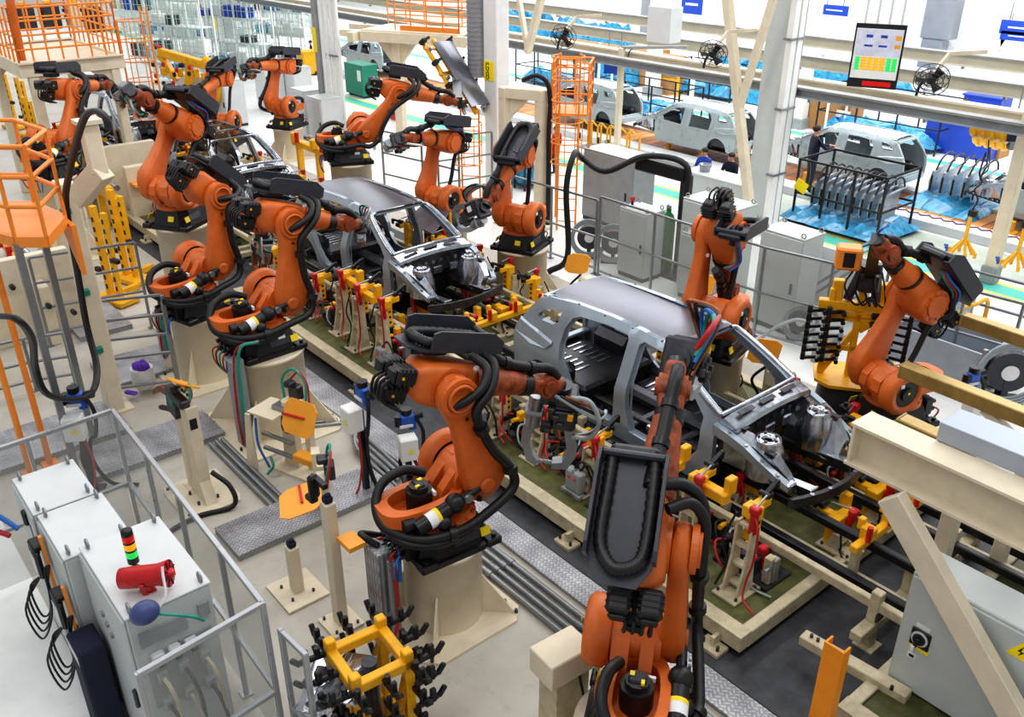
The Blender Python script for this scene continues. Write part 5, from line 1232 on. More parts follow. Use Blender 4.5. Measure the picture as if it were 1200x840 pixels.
# plain posts with blue caps
for u, v, vt, lab in ((349, 693, 640, 'short cream post with dark blue cap near the ramp'), (400, 730, 588, 'tall cream post with black sensor arm and blue cap near the ramp')):
    p = G(u, v, 0); h_ = HG(p.x, p.y, vt); t = thing('sensor_post', lab, 'post', p)
    b = B(CREAM); b.box((0, 0, .02), (.62 if h_ < 1 else .4, .55 if h_ < 1 else .4, .03)); b.use(DSTEEL)
    for sx in (-1, 1):
        for sy in (-1, 1): b.cyl((sx*.15, sy*.14, .03), (sx*.15, sy*.14, .07), .018, n=8)
    b.build('base_plate', t)
    b = B(CREAM); b.box((0, 0, h_/2), (.15, .13, h_), b=.01)
    if h_ > 1: b.prism([(-.25, 0), (0, 0), (0, .7)], (-.05, .1, 0), (1, 0, 0), (0, 0, 1), (0, .02, 0))
    b.build('column', t); b = B(NAVY); b.box((0, 0, h_+.04), (.11, .1, .09), b=.02); b.box((.02, 0, h_+.1), (.05, .06, .05), b=.01); b.build('cap', t)
    if h_ > 1: b = B(BLACK); b.box((-.2, -.05, h_+.12), (.1, .12, .3), b=.03); b.box((-.1, -.02, h_+.22), (.26, .06, .06)); b.box((-.26, -.06, h_-.06), (.16, .1, .08), b=.02); b.build('sensor_arm', t); b = B(PADDLE); b.box((.26, .1, h_*.75), (.28, .2, .06)); b.build('tray', t)
# checker plate cable riser on the front pedestal
p = G(452, 738, 0); h_ = HG(p.x, p.y, 640); t = thing('cable_riser', 'grey checker-plate cable riser standing against the front pedestal', 'cable riser', p)
b = B(TREAD); b.box((0, 0, h_/2), (.3, .22, h_), b=.01); b.build('duct', t); b = B(STEEL); b.cyl((.22, .02, 0), (.22, .02, h_*.95), .06, n=14); b.build('pipe', t)
b = B(RUBBER); b.tube([(0, 0, h_), (-.2, -.1, h_+.1), (-.3, .3, h_-.2), (-.5, .8, .6), (-.7, .6, .3), (-.9, 1.2, .1)], .04, 8, 6); b.use(REDC).tube([(.12, .1, h_), (.3, 0, h_-.2), (.34, -.02, .4), (.36, -.2, .04)], .022, 6, 6); b.use(BLUEC).tube([(.1, .2, h_+.2), (.26, .1, h_), (.34, .04, h_-.3)], .022, 6, 6); b.build('cable', t)
# grey riser and hoses by left pedestals
for (u, v, vt, lab) in ((290, 520, 420, 'grey cable riser with green hose against the broad left pedestal'), (198, 420, 365, 'grey cable riser with teal hose against the pedestal behind')):
    p = G(u, v, 0); h_ = HG(p.x, p.y, vt); t = thing('cable_riser', lab, 'cable riser', p); b = B(MGREY); b.box((0, 0, h_/2), (.24, .2, h_), b=.01); b.build('duct', t)
    b = B(TEAL); b.tube([(.3, .3, h_+.3), (.2, .02, h_+.2), (.18, -.04, h_*.6), (.2, -.04, .1), (.5, -.1, .03)], .025, 8, 6); b.use(REDC).tube([(.26, .3, h_+.3), (.12, -.02, h_+.15), (.12, -.12, h_*.5), (.14, -.12, .1)], .018, 6, 6); b.build('hose', t)
# purple cloth bag
p = G(170, 452, .1); t = thing('waste_bag', 'white bag with purple cloth on the checker-plate platform', 'bag', p); b = B(BAG); b.lathe([(.16, 0), (.2, .12), (.18, .3), (.19, .36)], (0, 0, 0), n=16); b.build('bag', t); b = B(PURPLE); [b.sphere((.09*cos(k*2.4), .09*sin(k*2.4), .36+.03*(k % 3)), .075, 4, (1.2, .8, .8+.3*(k % 2))) for k in range(9)]; [b.sphere((.1+.05*k, -.32+.03*k, .03), .07, 4, (1.2, .9, .4)) for k in range(3)]; b.build('cloth', t)
# ================================================================== YELLOW GRIPPER IN FRONT (BOTTOM)
p = G(442, 872, 0); p.z = 0; zt_ = HG(p.x, p.y, 770)
t = thing('gripper_frame', 'yellow tubular gripper frame with rows of black clamps at the bottom edge', 'gripper', p, radians(85)); w = .27
b = B(YELLOW)
for s in (-1, 1):
    b.box((s*w, 0, zt_), (.1, w*2+.1, .11), b=.01); b.box((0, s*w, zt_), (w*2+.1, .1, .11), b=.01); b.box((s*w, 0, .3), (.1, w*2, .1), b=.01); b.box((0, s*w, .3), (w*2, .1, .1), b=.01)
    for s2 in (-1, 1): b.box((s*w, s2*w, zt_/2+.08), (.1, .1, zt_+.16), b=.012); b.bar((s*w, s2*w, zt_-.1), (s*w*.2, s2*w, .3), .08, .06); b.bar((s2*w, s*w, zt_-.1), (s2*w*.2, s*w, .3), .08, .06)
b.build('frame', t)
b = B(DSTEEL); b.cyl((0, 0, 0), (0, 0, zt_-.05), .08, n=12); b.box((0, 0, .02), (.8, .8, .04)); b.build('core_post', t)
k_ = 0
for s, ax in ((1, 'x'), (1, 'y'), (-1, 'y'), (-1, 'x')):
    for i in range(3):
        for zz in (zt_-.02, zt_-.3, zt_-.6):
            k_ += 1
            c = -.3+.3*i; b = B(BLACK); e = lambda d, h: (s*(w+d), c, zz+h) if ax == 'x' else (c, s*(w+d), zz+h)
            b.bar(e(.03, 0), e(.3, .02), .05, .06, b=.01); b.bar(e(.24, -.03), e(.24, .14), .05, .06, b=.01); b.bar(e(.3, .0), e(.38, .1), .05, .05, b=.01); b.cyl(e(.12, .02), e(.12, .12), .03, n=8); b.build('clamp', t)
b = B(BRIGHT)
p = G(395, 800, 1.0); t = thing('pressed_panel', 'silver pressed sheet bracket clamped left of the yellow gripper', 'sheet part', p, radians(40)); b.loft([[(x, -.3, .1*sin(x*7)), (x, -.1, .06+.1*sin(x*7)), (x, .1, .1*sin(x*7+.5)), (x, .32, .08), (x, .32, .06), (x, -.3, -.02+.1*sin(x*7))] for x in [-.3+.06*k for k in range(11)]], sm=False); b.build('sheet', t); b = B(DSTEEL); b.cyl((0, 0, -p.z), (0, 0, .02), .06, n=12); b.box((0, .1, .0), (.5, .1, .06)); b.build('stand', t)
# cream box post at bottom centre
p = G(655, 862, 0); h_ = HG(p.x, p.y, 765); t = thing('cable_box', 'cream cable box at the bottom edge beside the nearest robot', 'box', p, radians(-4)); b = B(CREAM); b.box((0, 0, h_-.06), (.36, .52, .3), b=.012); b.build('cover', t); b = B(CREAMD); b.box((.0, .04, h_/2-.1), (.28, .4, h_-.2)); b.build('post', t); b = B(RUBBER); b.tube([(.16, .1, h_*.8), (.22, .12, h_*.5), (.18, .0, h_*.3), (.2, .1, .05)], .014, 6, 5); b.build('cable', t)
# ================================================================== RIGHT FOREGROUND
zb = 3.0
E1 = G(1003, 492, zb); 
b = B(CREAM)
# beam: top flange, web, bottom flange, running to the right past the frame edge
d = Vector((1, -.03, 0)).normalized(); n = Vector((-d.y, d.x, 0)); bl = 2.6; hb = .48
E1 = G(1003, 492, zb)
def BX(a, c, z): return d*a+n*c+Vector((0, 0, z))
t = thing('gantry_beam', 'big cream painted I-beam at right foreground with a diagonal brace below', 'beam', (E1.x, E1.y, 0))
b.bar(BX(0, .1, zb-.015), BX(bl, .1, zb-.015), .36, .03); b.bar(BX(.0, .1, zb-hb+.015), BX(bl, .1, zb-hb+.015), .36, .03); b.bar(BX(.0, .1, zb-hb/2), BX(bl, .1, zb-hb/2), .03, hb-.06)
b.bar(BX(.02, .1, zb-hb/2), BX(.05, .1, zb-hb/2), .34, hb-.06); b.build('beam', t)
b = B(CREAM); b.bar(BX(.62, -.22, zb-hb), BX(2.7, -.22, .45), .14, .26, b=.01); b.build('diagonal_brace', t)
b = B(CREAM); b.bar(BX(2.5, .1, zb-hb), BX(2.5, .1, 0), .22, .22, b=.01); b.build('column', t)
b = B(CREAM); b.bar(BX(1.35, 1.5, zb-.2), BX(1.9, .0, zb-.12), .3, .3, b=.01); b.build('cross_arm', t)
q = G(1098, 515, zb); b = B(SILV); t = thing('cable_trunking', 'silver sheet-metal trunking box lying on the big cream beam', 'trunking', (q.x, q.y, zb)); b.box((1.1, .17, .11), (2.2, .4, .2), b=.006); b.build('box', t); b = B(GREYBLK); b.cyl((.0, .05, .12), (-.006, .05, .12), .015, n=8); b.cyl((.0, .2, .14), (-.006, .2, .14), .012, n=8); b.build('hole', t)
for (u, v, z, ln, lab) in ((1060, 425, 2.5, 1.75, 'tan square tube beam in the middle at right, ending beside the right robot'), (1130, 367, 2.5, 1.6, 'tan square tube beam highest at right edge'), (1057, 487, 2.75, .8, 'short tan square tube stub above the silver trunking')):
    q = G(u, v, z); t = thing('tan_beam', lab, 'beam', (q.x, q.y, 0)); b = B(TAN); b.bar((0, 0, z-.09), (ln, -.05, z-.09), .18, .18, b=.012); b.build('tube', t); b = B(CREAM); b.bar((ln*.95, -.05, 0), (ln*.95, -.05, z-.18), .16, .16, b=.01); b.bar((ln*.95, -.05, z-.5), (ln*.6, -.03, z-.18), .1, .1); b.build('post', t); b = B(TAN); b.bar((-.02, 0, z-.09), (.03, 0, z-.09), .2, .2, b=.02); b.build('end_cap', t)
# tilted electrical box with rotary switch
t = thing('isolator_cabinet', 'grey electrical cabinet with black rotary switch at bottom right', 'cabinet', (-2.82, 7.45, 0))
ez = 1.72; b = B(CABG); b.box((.9, .3, .25+ez/2-.1), (1.75, .5, ez-.3), b=.012); b.build('housing', t)
b = B(CABG); b.box((.9, .035, .25+ez/2-.1), (1.7, .03, ez-.36), b=.008); dr = b.build('door', t)
fy = .018
b = B(BLACK); b.box((.26, fy, 1.02), (.2, .03, .22), b=.015); b.use(STICKY).box((.27, fy+.004, .895), (.2, .03, .04)); b.use(LGREY).ring((.26, fy-.016, 1.03), (.26, fy-.03, 1.03), .085, .065, 24); b.use(BLACK).cyl((.26, fy-.015, 1.03), (.26, fy-.05, 1.03), .06, n=20); b.bar((.235, fy-.055, .93), (.265, fy-.055, 1.06), .035, .04, b=.008); b.use(WHITE).box((.235, fy-.07, .935), (.035, .05, .05)); b.use(WHITE).box((.26, fy, 1.17), (.14, .01, .04)); b.box((.22, fy, .77), (.09, .01, .07)); b.use(BLACK).box((.22, fy-.006, .77), (.05, .01, .03)); b.build('rotary_switch', dr)
b = B(STICKY); b.prism([(-.12, 0), (.12, 0), (0, .2)], (1.12, fy, 1.42), (1, 0, 0), (0, 0, 1), (0, .003, 0)); b.use(BLACK).prism([(-.015, .03), (.03, .09), (.0, .09), (.015, .16), (-.03, .08), (0, .08)], (1.12, fy-.002, 1.42), (1, 0, 0), (0, 0, 1), (0, .002, 0))
b.ring((1.12, fy+.001, 1.49), (1.12, fy+.0005, 1.49), .001, .0005, 6); b.build('warning_sign', dr)
b = B(CREAMD)
for x in (.15, 1.65): b.box((x, .3, .17), (.1, .45, .34)); b.build('foot', t); b = B(CREAMD)
# dark machine behind (hoses, motor)
t = thing('hose_reel_machine', 'dark grey machine with thick hoses behind the diagonal brace at right edge', 'machine', (-1.5, 8.5, 0)); b = B(GREYBLK); b.box((.5, .2, .8), (1.6, .9, 1.6), b=.03); b.build('housing', t); b = B(RUBBER)
b.tube([(-.2, 0, 1.5), (-.1, -.1, 2.05), (.3, -.1, 2.1), (.6, .0, 1.65)], .1, 10, 6); b.tube([(0, .4, 1.5), (.1, .4, 2.1), (.5, .4, 2.2), (.8, .4, 1.7)], .05, 8, 6); b.use(REDC).tube([(-.1, .3, 1.6), (.2, .3, 2.2), (.7, .3, 2.1)], .03, 8, 6); b.use(BLUEC).tube([(-.1, .5, 1.6), (.2, .5, 2.25), (.8, .5, 2.0)], .03, 8, 6); b.build('hose', t); b = B(MGREY); b.cyl((.7, -.1, 1.6), (.7, -.1, 1.85), .1, n=14); b.build('motor', t)
# orange channel post
p = G(950, 900, 0); h_ = HG(p.x, p.y, 757); t = thing('channel_post', 'bright orange steel channel post at the bottom edge', 'post', p); b = B(PADDLE); b.mats = [M('post_orange', lin(246, 152, 26), .4, 0, .06, 4)]
b.prism([(-.1, -.06), (.1, -.06), (.1, .06), (.08, .06), (.08, -.04), (-.08, -.04), (-.08, .06), (-.1, .06)], (0, 0, .02), (1, 0, 0), (0, 1, 0), (0, 0, h_)); b.build('channel', t); b = B(DSTEEL); b.box((0, 0, .01), (.3, .26, .02)); b.build('base_plate', t)
# cream bracket on olive plates near bottom right
for u, v, lab in ((1000, 780, 'cream anchor bar on the olive plate left of the grey electrical cabinet'),):
    p = G(u, v, .33); t = thing('anchor_bar', lab, 'bracket', p); b = B(CREAMD); b.bar((-.6, -.05, 0), (.6, .05, 0), .16, .12, b=.01); b.build('bar', t)
    b = B(DSTEEL)
    for x in (-.5, -.42, .45): b.cyl((x, -.04, .05), (x, -.04, .1), .02, n=8)
    b.build('bolt', t)
line_bed(-2.9, 0.0, 'olive decked line bed with cream beams at bottom right, nearest the camera')
# ================================================================== R13 GRIPPER
p = G(992, 442, .95); t = thing('gripper_frame', 'tall yellow gripper with columns of black clamps on a yellow base beside the right robot', 'gripper', (p.x, p.y, .57), radians(35))
HG0 = HG; HG = lambda x, y, v: HG0(x, y, v)-.57
b = B(YELLOW); b.prism([(-.5, -.25), (-.3, -.45), (.3, -.45), (.5, -.25), (.5, .25), (.3, .45), (-.3, .45), (-.5, .25)], (0, 0, .38), (1, 0, 0), (0, 1, 0), (0, 0, .05)); b.build('base', t)
b = B(GREYBLK); b.lathe([(.5, -.57), (.45, -.2), (.4, .38)], (0, 0, 0), n=20); b.build('pedestal', t)
zt2 = HG(p.x, p.y, 330)
b = B(YELLOW); b.box((0, 0, zt2*.5+.2), (.1, .1, zt2-.4), b=.012)
for z in (.9, 1.4, zt2-.55): b.box((0, 0, z), (.9, .1, .1), b=.012)
b.bar((-.4, 0, .45), (.1, 0, 1.4), .08, .08); b.bar((.4, 0, zt2-.5), (.05, 0, zt2*.6), .08, .08); b.box((0, .0, zt2-.4), (1.2, .14, .14), b=.012)
for x in (-.42, .42): b.box((x, 0, zt2*.55), (.08, .1, zt2*.75), b=.012)
for x in (-.35, .3): b.box((x, .06, zt2-.2), (.16, .14, .36), b=.015)
b.build('frame', t)
for i, x in enumerate((-.5, -.22, .2, .5)):
    for k in range(7):
        z = .7+k*(zt2-1.2)/6; b = B(BLACK); sx = -1 if x < 0 else 1
        b.bar((x, -.04, z), (x+sx*.2, -.16, z+.02), .06, .05, b=.01); b.box((x+sx*.22, -.17, z+.05), (.07, .06, .13), b=.012); b.cyl((x, -.06, z), (x, -.18, z), .035, n=8); b.build('clamp', t)
b = B(DSTEEL); b.box((0.05, .0, zt2+.02), (.3, .3, .3), b=.03); b.cyl((-.2, 0, zt2-.3), (-.05, 0, zt2+.25), .07, n=12); b.cyl((.2, 0, zt2-.3), (.14, 0, zt2+.3), .07, n=12)
W13 = t.matrix_basis.inverted() @ wristp('R13'); b.bar((0.05, 0, zt2+.1), W13, .16, .16); b.build('tool_changer', t)
b = B(RAILOR); b.box((-.3, -.1, zt2+.4), (.36, .3, .34), b=.03); b.use(BLACK).box((-.3, -.255, zt2+.4), (.16, .01, .22)); b.build('control_box', t)
for m, o in ((BLUEC, 0), (TEAL, .06), (REDC, .1)):
    b = B(m); b.tube([(-.2, 0, zt2+.5), (.0, -.1+o, zt2+.66), W13+Vector((0, 0, .1)), W13+Vector((.1, o, .2))], .018, 6, 6); b.build('cable', t)
b = B(RUBBER)
for k in range(5): b.tube([(-.2+.1*k, -.1, zt2+.2), (-.3+.14*k, -.26, zt2), (-.1+.1*k, -.2, zt2-.3), (.1, -.1, zt2-.2)], .016, 6, 5)
b.build('hose', t)
HG = HG0
# ================================================================== CABINETS AND GEAR BEHIND THE LINE
def top_cab(u, v, zt, a, c, label, **k):
    "cabinet whose near-left top corner shows at (u, v)"
    q = G(u, v, zt); return cabinet(q.x, q.y, q.x+a, q.y+c, zt, label, **k)
top_cab(727, 243, 1.58, .8, .6, 'grey control cabinet with red push button on top, left of the green gas cylinder')
q = G(741, 240, 1.605); b = B(BLACK); b.cyl(q, q+Vector((0, 0, .1)), .03, n=8); b.use(RED).sphere(q+Vector((0, 0, .14)), .06, 6); tag(b.build('push_button'), 'red push button on the grey cabinet behind the pipe fence', 'button')
top_cab(801, 232, 2.05, 1.3, .8, 'wide pale grey cabinet in front of the assembly desk', mat=CABG, lid=CABG)
top_cab(799, 272, 1.45, .55, .35, 'narrow grey cabinet with black cable channel, right of the green gas cylinder', mat=CABG, lid=CABG)
top_cab(893, 268, 1.98, .95, .7, 'tall grey cabinet right of the orange robot behind the front car', mat=CABG, lid=CABG)
q = G(690, 330, 0); t = thing('gas_cylinder', 'green gas cylinder standing by the black cable mast', 'cylinder', G(778, 318, 0)); b = B(CYLGRN); b.lathe([(.17, 0), (.17, 1.2), (.12, 1.36), (.06, 1.42), (.06, 1.5)], n=20); b.build('bottle', t); b = B(STEEL); b.box((0, 0, 1.55), (.1, .1, .1), b=.02); b.build('valve', t)
p = G(795, 322, 0); h_ = HG(p.x, p.y, 205); t = thing('cable_mast', 'black cable mast with thick hose arching to the left', 'mast', p); b = B(BLACK); b.box((0, 0, h_/2), (.22, .2, h_), b=.02); b.box((0, 0, .03), (1.0, .8, .06)); b.bar((0, 0, h_), (-1.2, -.3, h_+.1), .28, .3, b=.03); b.build('mast', t); b = B(RUBBER)
q = G(665, 300, 0.5)-p; b.tube([(.1, 0, h_*.3), (.1, -.1, h_*.8), (0, -.1, h_+.25), (-.9, -.4, h_+.3), (-1.6, -.9, h_-.1), (-2.3, -1.0, h_+.1), (q.x-.2, q.y+.3, h_+.4), (q.x-.1, q.y, h_-.3), (q.x, q.y, .5), (q.x-.3, q.y-.3, .1)], .07, 8, 6); b.build('hose', t)
# hose reels behind the pipe fence
hr = None
for i, (u, v) in enumerate(((690, 300), (718, 306), (934, 396), (1170, 470))):
    p = G(u, v, 0)
    if hr is None:
        hr = thing('hose_reel', '', 'hose reel', p, radians(40)); b = B(GREYBLK); b.cyl((0, -.14, .62), (0, .14, .62), .36, n=24); b.box((0, 0, .3), (.1, .3, .6)); b.box((0, 0, .02), (.7, .5, .04)); b.build('drum', hr)
        b = B(GREYC)
        for k in range(4): b.tube([(.46*cos(a_*pi/6)*(1+.06*k), -.16-.02*k, .62+.46*sin(a_*pi/6)*(1+.1*k)) for a_ in range(13)], .022, 6, 2)
        b.build('hose', hr); b = B(BAG); b.cyl((0, -.15, .62), (0, -.17, .62), .14, n=16); b.build('hub', hr); o = hr
    else: o = dup(hr, p, radians(40))
    o.scale = ((.8,)*3, (.8,)*3, (.62,)*3, (1,)*3)[i]
    o['label'] = ['hose reel behind the pipe fence, left one of two', 'hose reel behind the pipe fence, right one of two', 'hose reel inside the white hose bay at right', 'hose reel at the right edge near the tan beams'][i]
p = G(700, 262, 0); cabinet(p.x-.6, p.y, p.x+1.2, p.y+.8, 1.9, 'grey control console behind the hose reels', mat=MGREY)
# hose bay (white cabinet with fence) right
p = Vector((-8.6, 14.75, 0)); t = thing('hose_bay', 'white cabinet bay with sloped stair rails beside the tall grey cabinet', 'cabinet', p); b = B(LGREY); b.box((-.1, 1.2, .7), (1.2, .1, 1.4)); b.box((-.7, .8, .7), (.08, .8, 1.4)); b.build('panel', t); b = B(STEEL); b.bar((-.6, .5, .5), (.2, .8, 1.35), .05, .05); b.bar((-.4, .5, .5), (.4, .8, 1.35), .05, .05); b.build('stair_rail', t)
p = G(965, 425, .0); t = thing('drive_motor', 'grey drive motor with blue hose by the line behind the front car', 'motor', p); b = B(MGREY); b.cyl((-.2, 0, .5), (.2, 0, .5), .2, n=16); b.box((0, 0, .2), (.4, .3, .4), b=.02); b.build('body', t); b = B(BLUEC); b.tube([(.2, 0, .5), (.5, -.1, .5), (.6, -.3, .2), (.4, -.6, .05)], .03, 6, 5); b.use(GREYC).tube([(-.2, 0, .6), (-.6, -.1, .7), (-1.0, -.3, .4), (-1.2, -.4, .1)], .035, 6, 5); b.build('hose', t)
# orange paddle stands behind line
for (u, v, z, lab) in ((685, 320, 1.0, 'orange paddle on a cream tip dresser right of the drum pedestal'), (905, 425, 1.1, 'orange paddle behind the windscreen opening of the front car'), (830, 345, 1.0, 'small yellow-white tip dresser behind the front car roof')):
    q = G(u, v, z); t = thing('paddle_stand', lab, 'stand', (q.x, q.y, 0)); b = B(CREAM); b.box((0, 0, z/2-.05), (.16, .14, z-.1), b=.01); b.box((.25, -.1, z-.15), (.4, .3, .3), b=.04); b.build('post', t); b = B(PADDLE); b.prism([(-.25, -.14), (-.14, -.2), (.14, -.2), (.25, -.14), (.25, .14), (.14, .2), (-.14, .2), (-.25, .14)], (-.1, -.1, z+.2), Vector((.8, .5, 0)), Vector((0, .3, .95)), (.01, -.02, 0)); b.build('paddle', t); b = B(RUBBER); b.tube([(0, -.1, z), (-.2, -.2, z-.3), (-.1, -.1, z-.6), (.1, -.2, .1)], .025, 6, 5); b.build('cable', t)
# crates at right edge
for (u, v, a, c, h_, lab) in ((1105, 440, 1.6, 1.1, .8, 'grey plastic parts crate between the tan beams'), (1085, 385, 1.2, .8, .8, 'grey parts crate behind the pipe fence at right')):
    p = G(u, v, 0); t = thing('parts_crate', lab, 'crate', p); b = B(CRATE)
    for s in (-1, 1): b.box((s*a/2, 0, h_/2+.1), (.05, c, h_)); b.box((0, s*c/2, h_/2+.1), (a, .05, h_))
    b.box((0, 0, .12), (a, c, .05)); b.build('bin', t); b = B(STEEL)
    for sx in (-1, 1):
        for sy in (-1, 1): b.box((sx*a/2, sy*c/2, h_/2+.1), (.07, .07, h_+.2))
    b.build('frame', t)
p = G(1112, 418, 0); t = thing('machine_guard', 'yellow guard rail beside the grey parts crate', 'guard rail', p); b = B(YELLOW); b.tube([(0, 0, 0), (0, 0, .9), (.1, .4, 1.0), (.1, .9, .9), (.1, .9, 0)], .04, 8, 4); b.build('rail', t)
# ================================================================== COLUMNS
def column(u, v, a, c, label, mat=WHITE, top=11.0):
    p = G(u, v, 0); t = thing('hall_column', label, 'column', p); b = B(mat); b.box((0, 0, top/2), (a, c, top), b=.02); b.build('shaft', t); b = B(MGREY); b.box((0, 0, .2), (a*1.3, c*1.3, .4), b=.02); b.build('base', t); return t, p
t, p = column(888, 268, .62, .5, 'thick grey hall column with white conduits, right of the assembly desk', mat=CABG)
b = B(WHITE)
for k in range(2): b.box((.46+.0*k, -.05-.26*k, 5.5), (.16, .2, 11), b=.01)
b.use(MGREY).box((.40, .18, 5.5), (.1, .08, 11)); b.use(STEEL)
for z in (1.6, 3.2, 4.8): b.box((.46, -.2, z), (.22, .56, .05))
b.build('conduit', t)
t, p = column(583, 232, .55, .45, 'white hall column carrying the yellow G8 plate')
zg = HG(p.x, p.y-.3, 95); zg2 = HG(p.x, p.y-.3, 72); s_ = (zg2-zg)
ax = Vector((.64, .768, 0)); nrm = Vector((.768, -.64, 0)); c0_ = Vector((.06, -.235, zg))
b = B(STICKY); b.box((-.04, -.235, (zg+zg2)/2), (.42, .02, s_)); b.use(BLACK)
b2 = MB(); b2.use(BLACK)
text_mb(b2, 'G', (-.14, -.25, zg+s_*.53), (1, 0, 0), (0, 0, 1), s_*.36); text_mb(b2, '8', (-.14, -.25, zg+s_*.08), (1, 0, 0), (0, 0, 1), s_*.36)
pl_ = b.build('number_plate', t); b2.build('lettering', pl_)
b = B(DUCT); b.cyl((-.6, -.2, HG(p.x, p.y, 92)), (-.6, -.2, 11), .26, n=20)
for k in range(40): z = HG(p.x, p.y, 92)+.12*k; b.ring((-.6, -.2, z), (-.6, -.2, z+.03), .275, .25, 20)
tag(b.build('spiral_duct', None, None, Matrix.Translation(p)), 'grey spiral air duct hanging left of the G8 column', 'duct')
# conduit column
t, p = column(385, 165, .25, .3, 'slim grey column with white conduits behind the far orange robot', mat=MGREY)
b = B(WHITE)
for k in range(4): b.cyl((.25+.16*k, .1*k, 0), (.25+.16*k, .1*k, 11), .08, n=10)
for z in (1, 3, 5): b.use(STEEL).box((.5, .1, z), (.9, .1, .06))
b.use(STICKY).box((-.02, -.17, HG(p.x, p.y, 46)), (.26, .02, .8)); b.build('conduit', t)
column(1158, 330, .26, .26, 'cream hall post at right edge', mat=CREAM)
column(270, 60, .5, .45, 'grey hall column left of the storage racks', mat=MGREY)
column(262, 70, .3, .3, 'white hall column with yellow band at the storage racks')
column(764, 112, .5, .5, 'white hall column behind the far car', top=6)
column(322, 45, .3, .3, 'thin white column among the storage racks')
column(935, 150, .45, .4, 'white column left of the cardboard boxes', top=8)
t = [o for o in COL.objects if o.get('label') == 'white hall column with yellow band at the storage racks'][0]; b = B(STICKY); p = t.location; zz = HG(p.x, p.y, 22); b.box((0, -.16, zz), (.32, .02, 1.2)); b.build('band', t)
# slim diagonal struts
def strut(u0, v0, u1, v1, y, w, label, grp=None):
    a = GY(u0, v0, y); c = GY(u1, v1, y); b = B(CREAM if w > .1 else WHITE); b.bar(a, c, w, w, b=.01); tag(b.build('roof_strut'), label, 'strut', grp)
strut(846, -60, 880, 258, 18.2, .2, 'long cream strut standing just left of the thick grey column')
strut(912, -20, 866, 128, 18.2, .16, 'cream diagonal brace meeting the long strut')
strut(639, -20, 618, 62, 19, .2, 'cream diagonal strut above the tall caged ladder, right one')
strut(605, -20, 619, 62, 19, .14, 'thin cream strut above the tall caged ladder, left one')
p = G(721, 207, 0); zz = HG(p.x, p.y, 56); t = thing('cream_post', 'slim cream post with a horizontal arm behind the yellow trolley', 'post', p); b = B(CREAM); b.box((0, 0, zz/2), (.16, .16, zz), b=.01); b.build('post', t); b = B(MGREY); b.bar((0, 0, zz), (1.6, 1.0, zz+.1), .1, .08); b.build('arm', t); b = B(BLACK); b.tube([(.3, .2, zz), (.2, .1, zz-.1), (.15, .1, zz-.4)], .02, 6, 4); b.build('cable', t)
# ================================================================== OVERHEAD
def over(u0, v0, u1, v1, z, label, w=.3, h=.36, mat=BEAMG, cap=BEAMD, flange=True, x0=-62, x1=8):
    a = G(u0, v0, z); c = G(u1, v1, z); y = (a.y+c.y)/2
    t = thing('overhead_beam', label, 'beam', ((x0+x1)/2, y, z)); L_ = x1-x0
    b = B(mat); b.box((0, 0, -h/2), (L_, w*.3 if flange else w, h)); 
    if flange: b.box((0, 0, -h+.02), (L_, w, .04))
    b.build('web', t); b = B(cap); b.box((0, 0, .02), (L_, w, .05)); b.build('top_rail', t)
    b = B(STEEL)
    for k in range(24): b.box((-L_/2+k*L_/24, 0, -h-.04), (.06, .1, .1))
    b.build('hanger', t); return y
y1_ = over(637, 8, 1200, 70, 3.7, 'long overhead beam, highest of the four', .34, .30)
y2_ = over(600, 26, 1200, 92, 3.7, 'long overhead beam with grey top rail, second from the top', .34, .28)
y3_ = over(940, 94, 1200, 131, 3.7, 'long cream overhead beam, third from the top', .3, .24, mat=CREAM, cap=CREAM)
y4_ = over(940, 104, 1200, 146, 3.6, 'grey overhead cable rail, lowest of the four', .3, .2, mat=MGREY)
def fan(u, v, z, label, rz=0):
    q = G(u, v, z); t = thing('hanging_fan', label, 'fan', q, rz); t.scale = (.72,)*3; hd = Vector((.35, -.75, -.5)).normalized()
    b = B(CREAM); b.bar((0, 0, .1), (.1, .5, .6), .08, .1); b.bar((.1, .5, .6), (.9, .9, .7), .08, .1); b.build('arm', t)
    b = B(BLACK); b.tube([(0, 0, .1), (-.3, .05, -.2), (-.34, 0, -.5)], .04, 6, 4); b.cyl(hd*-.2, hd*.1, .12, n=14); b.build('motor', t)
    _, s1, u1 = frame(hd); b = B(GREYBLK)
    for rr in (.16, .3, .44): b.tube([hd*.16+s1*rr*cos(k*pi/10)+u1*rr*sin(k*pi/10) for k in range(21)], .012, 5, 1, smooth=False); b.tube([hd*-.06+s1*rr*cos(k*pi/10)+u1*rr*sin(k*pi/10) for k in range(21)], .012, 5, 1, smooth=False)
    for k in range(10): a = k*pi/5; e = s1*cos(a)+u1*sin(a); b.tube([hd*.18+e*.05, hd*.16+e*.44, hd*-.06+e*.44, hd*-.08+e*.12], .008, 4, 1, smooth=False)
    b.build('guard', t); b = B(BLACK)
    for k in range(3): a = k*2*pi/3; e = s1*cos(a)+u1*sin(a); f = s1*-sin(a)+u1*cos(a); b.add([hd*.08+e*.08-f*.05, hd*.02+e*.4-f*.12, hd*.1+e*.4+f*.12, hd*.12+e*.08+f*.05], [(0, 1, 2, 3), (3, 2, 1, 0)])
    b.build('blade', t); return t
fan(661, 42, 4.6, 'hanging black fan above the tall caged ladder'); fan(836, 62, 4.6, 'hanging black fan left of the long cream strut'); fan(1092, 92, 4.6, 'hanging black fan right of the display board')
q = G(1027, 66, 4.6); t = thing('display_board', 'hanging status display board with green and amber table cells', 'display', q, radians(22))
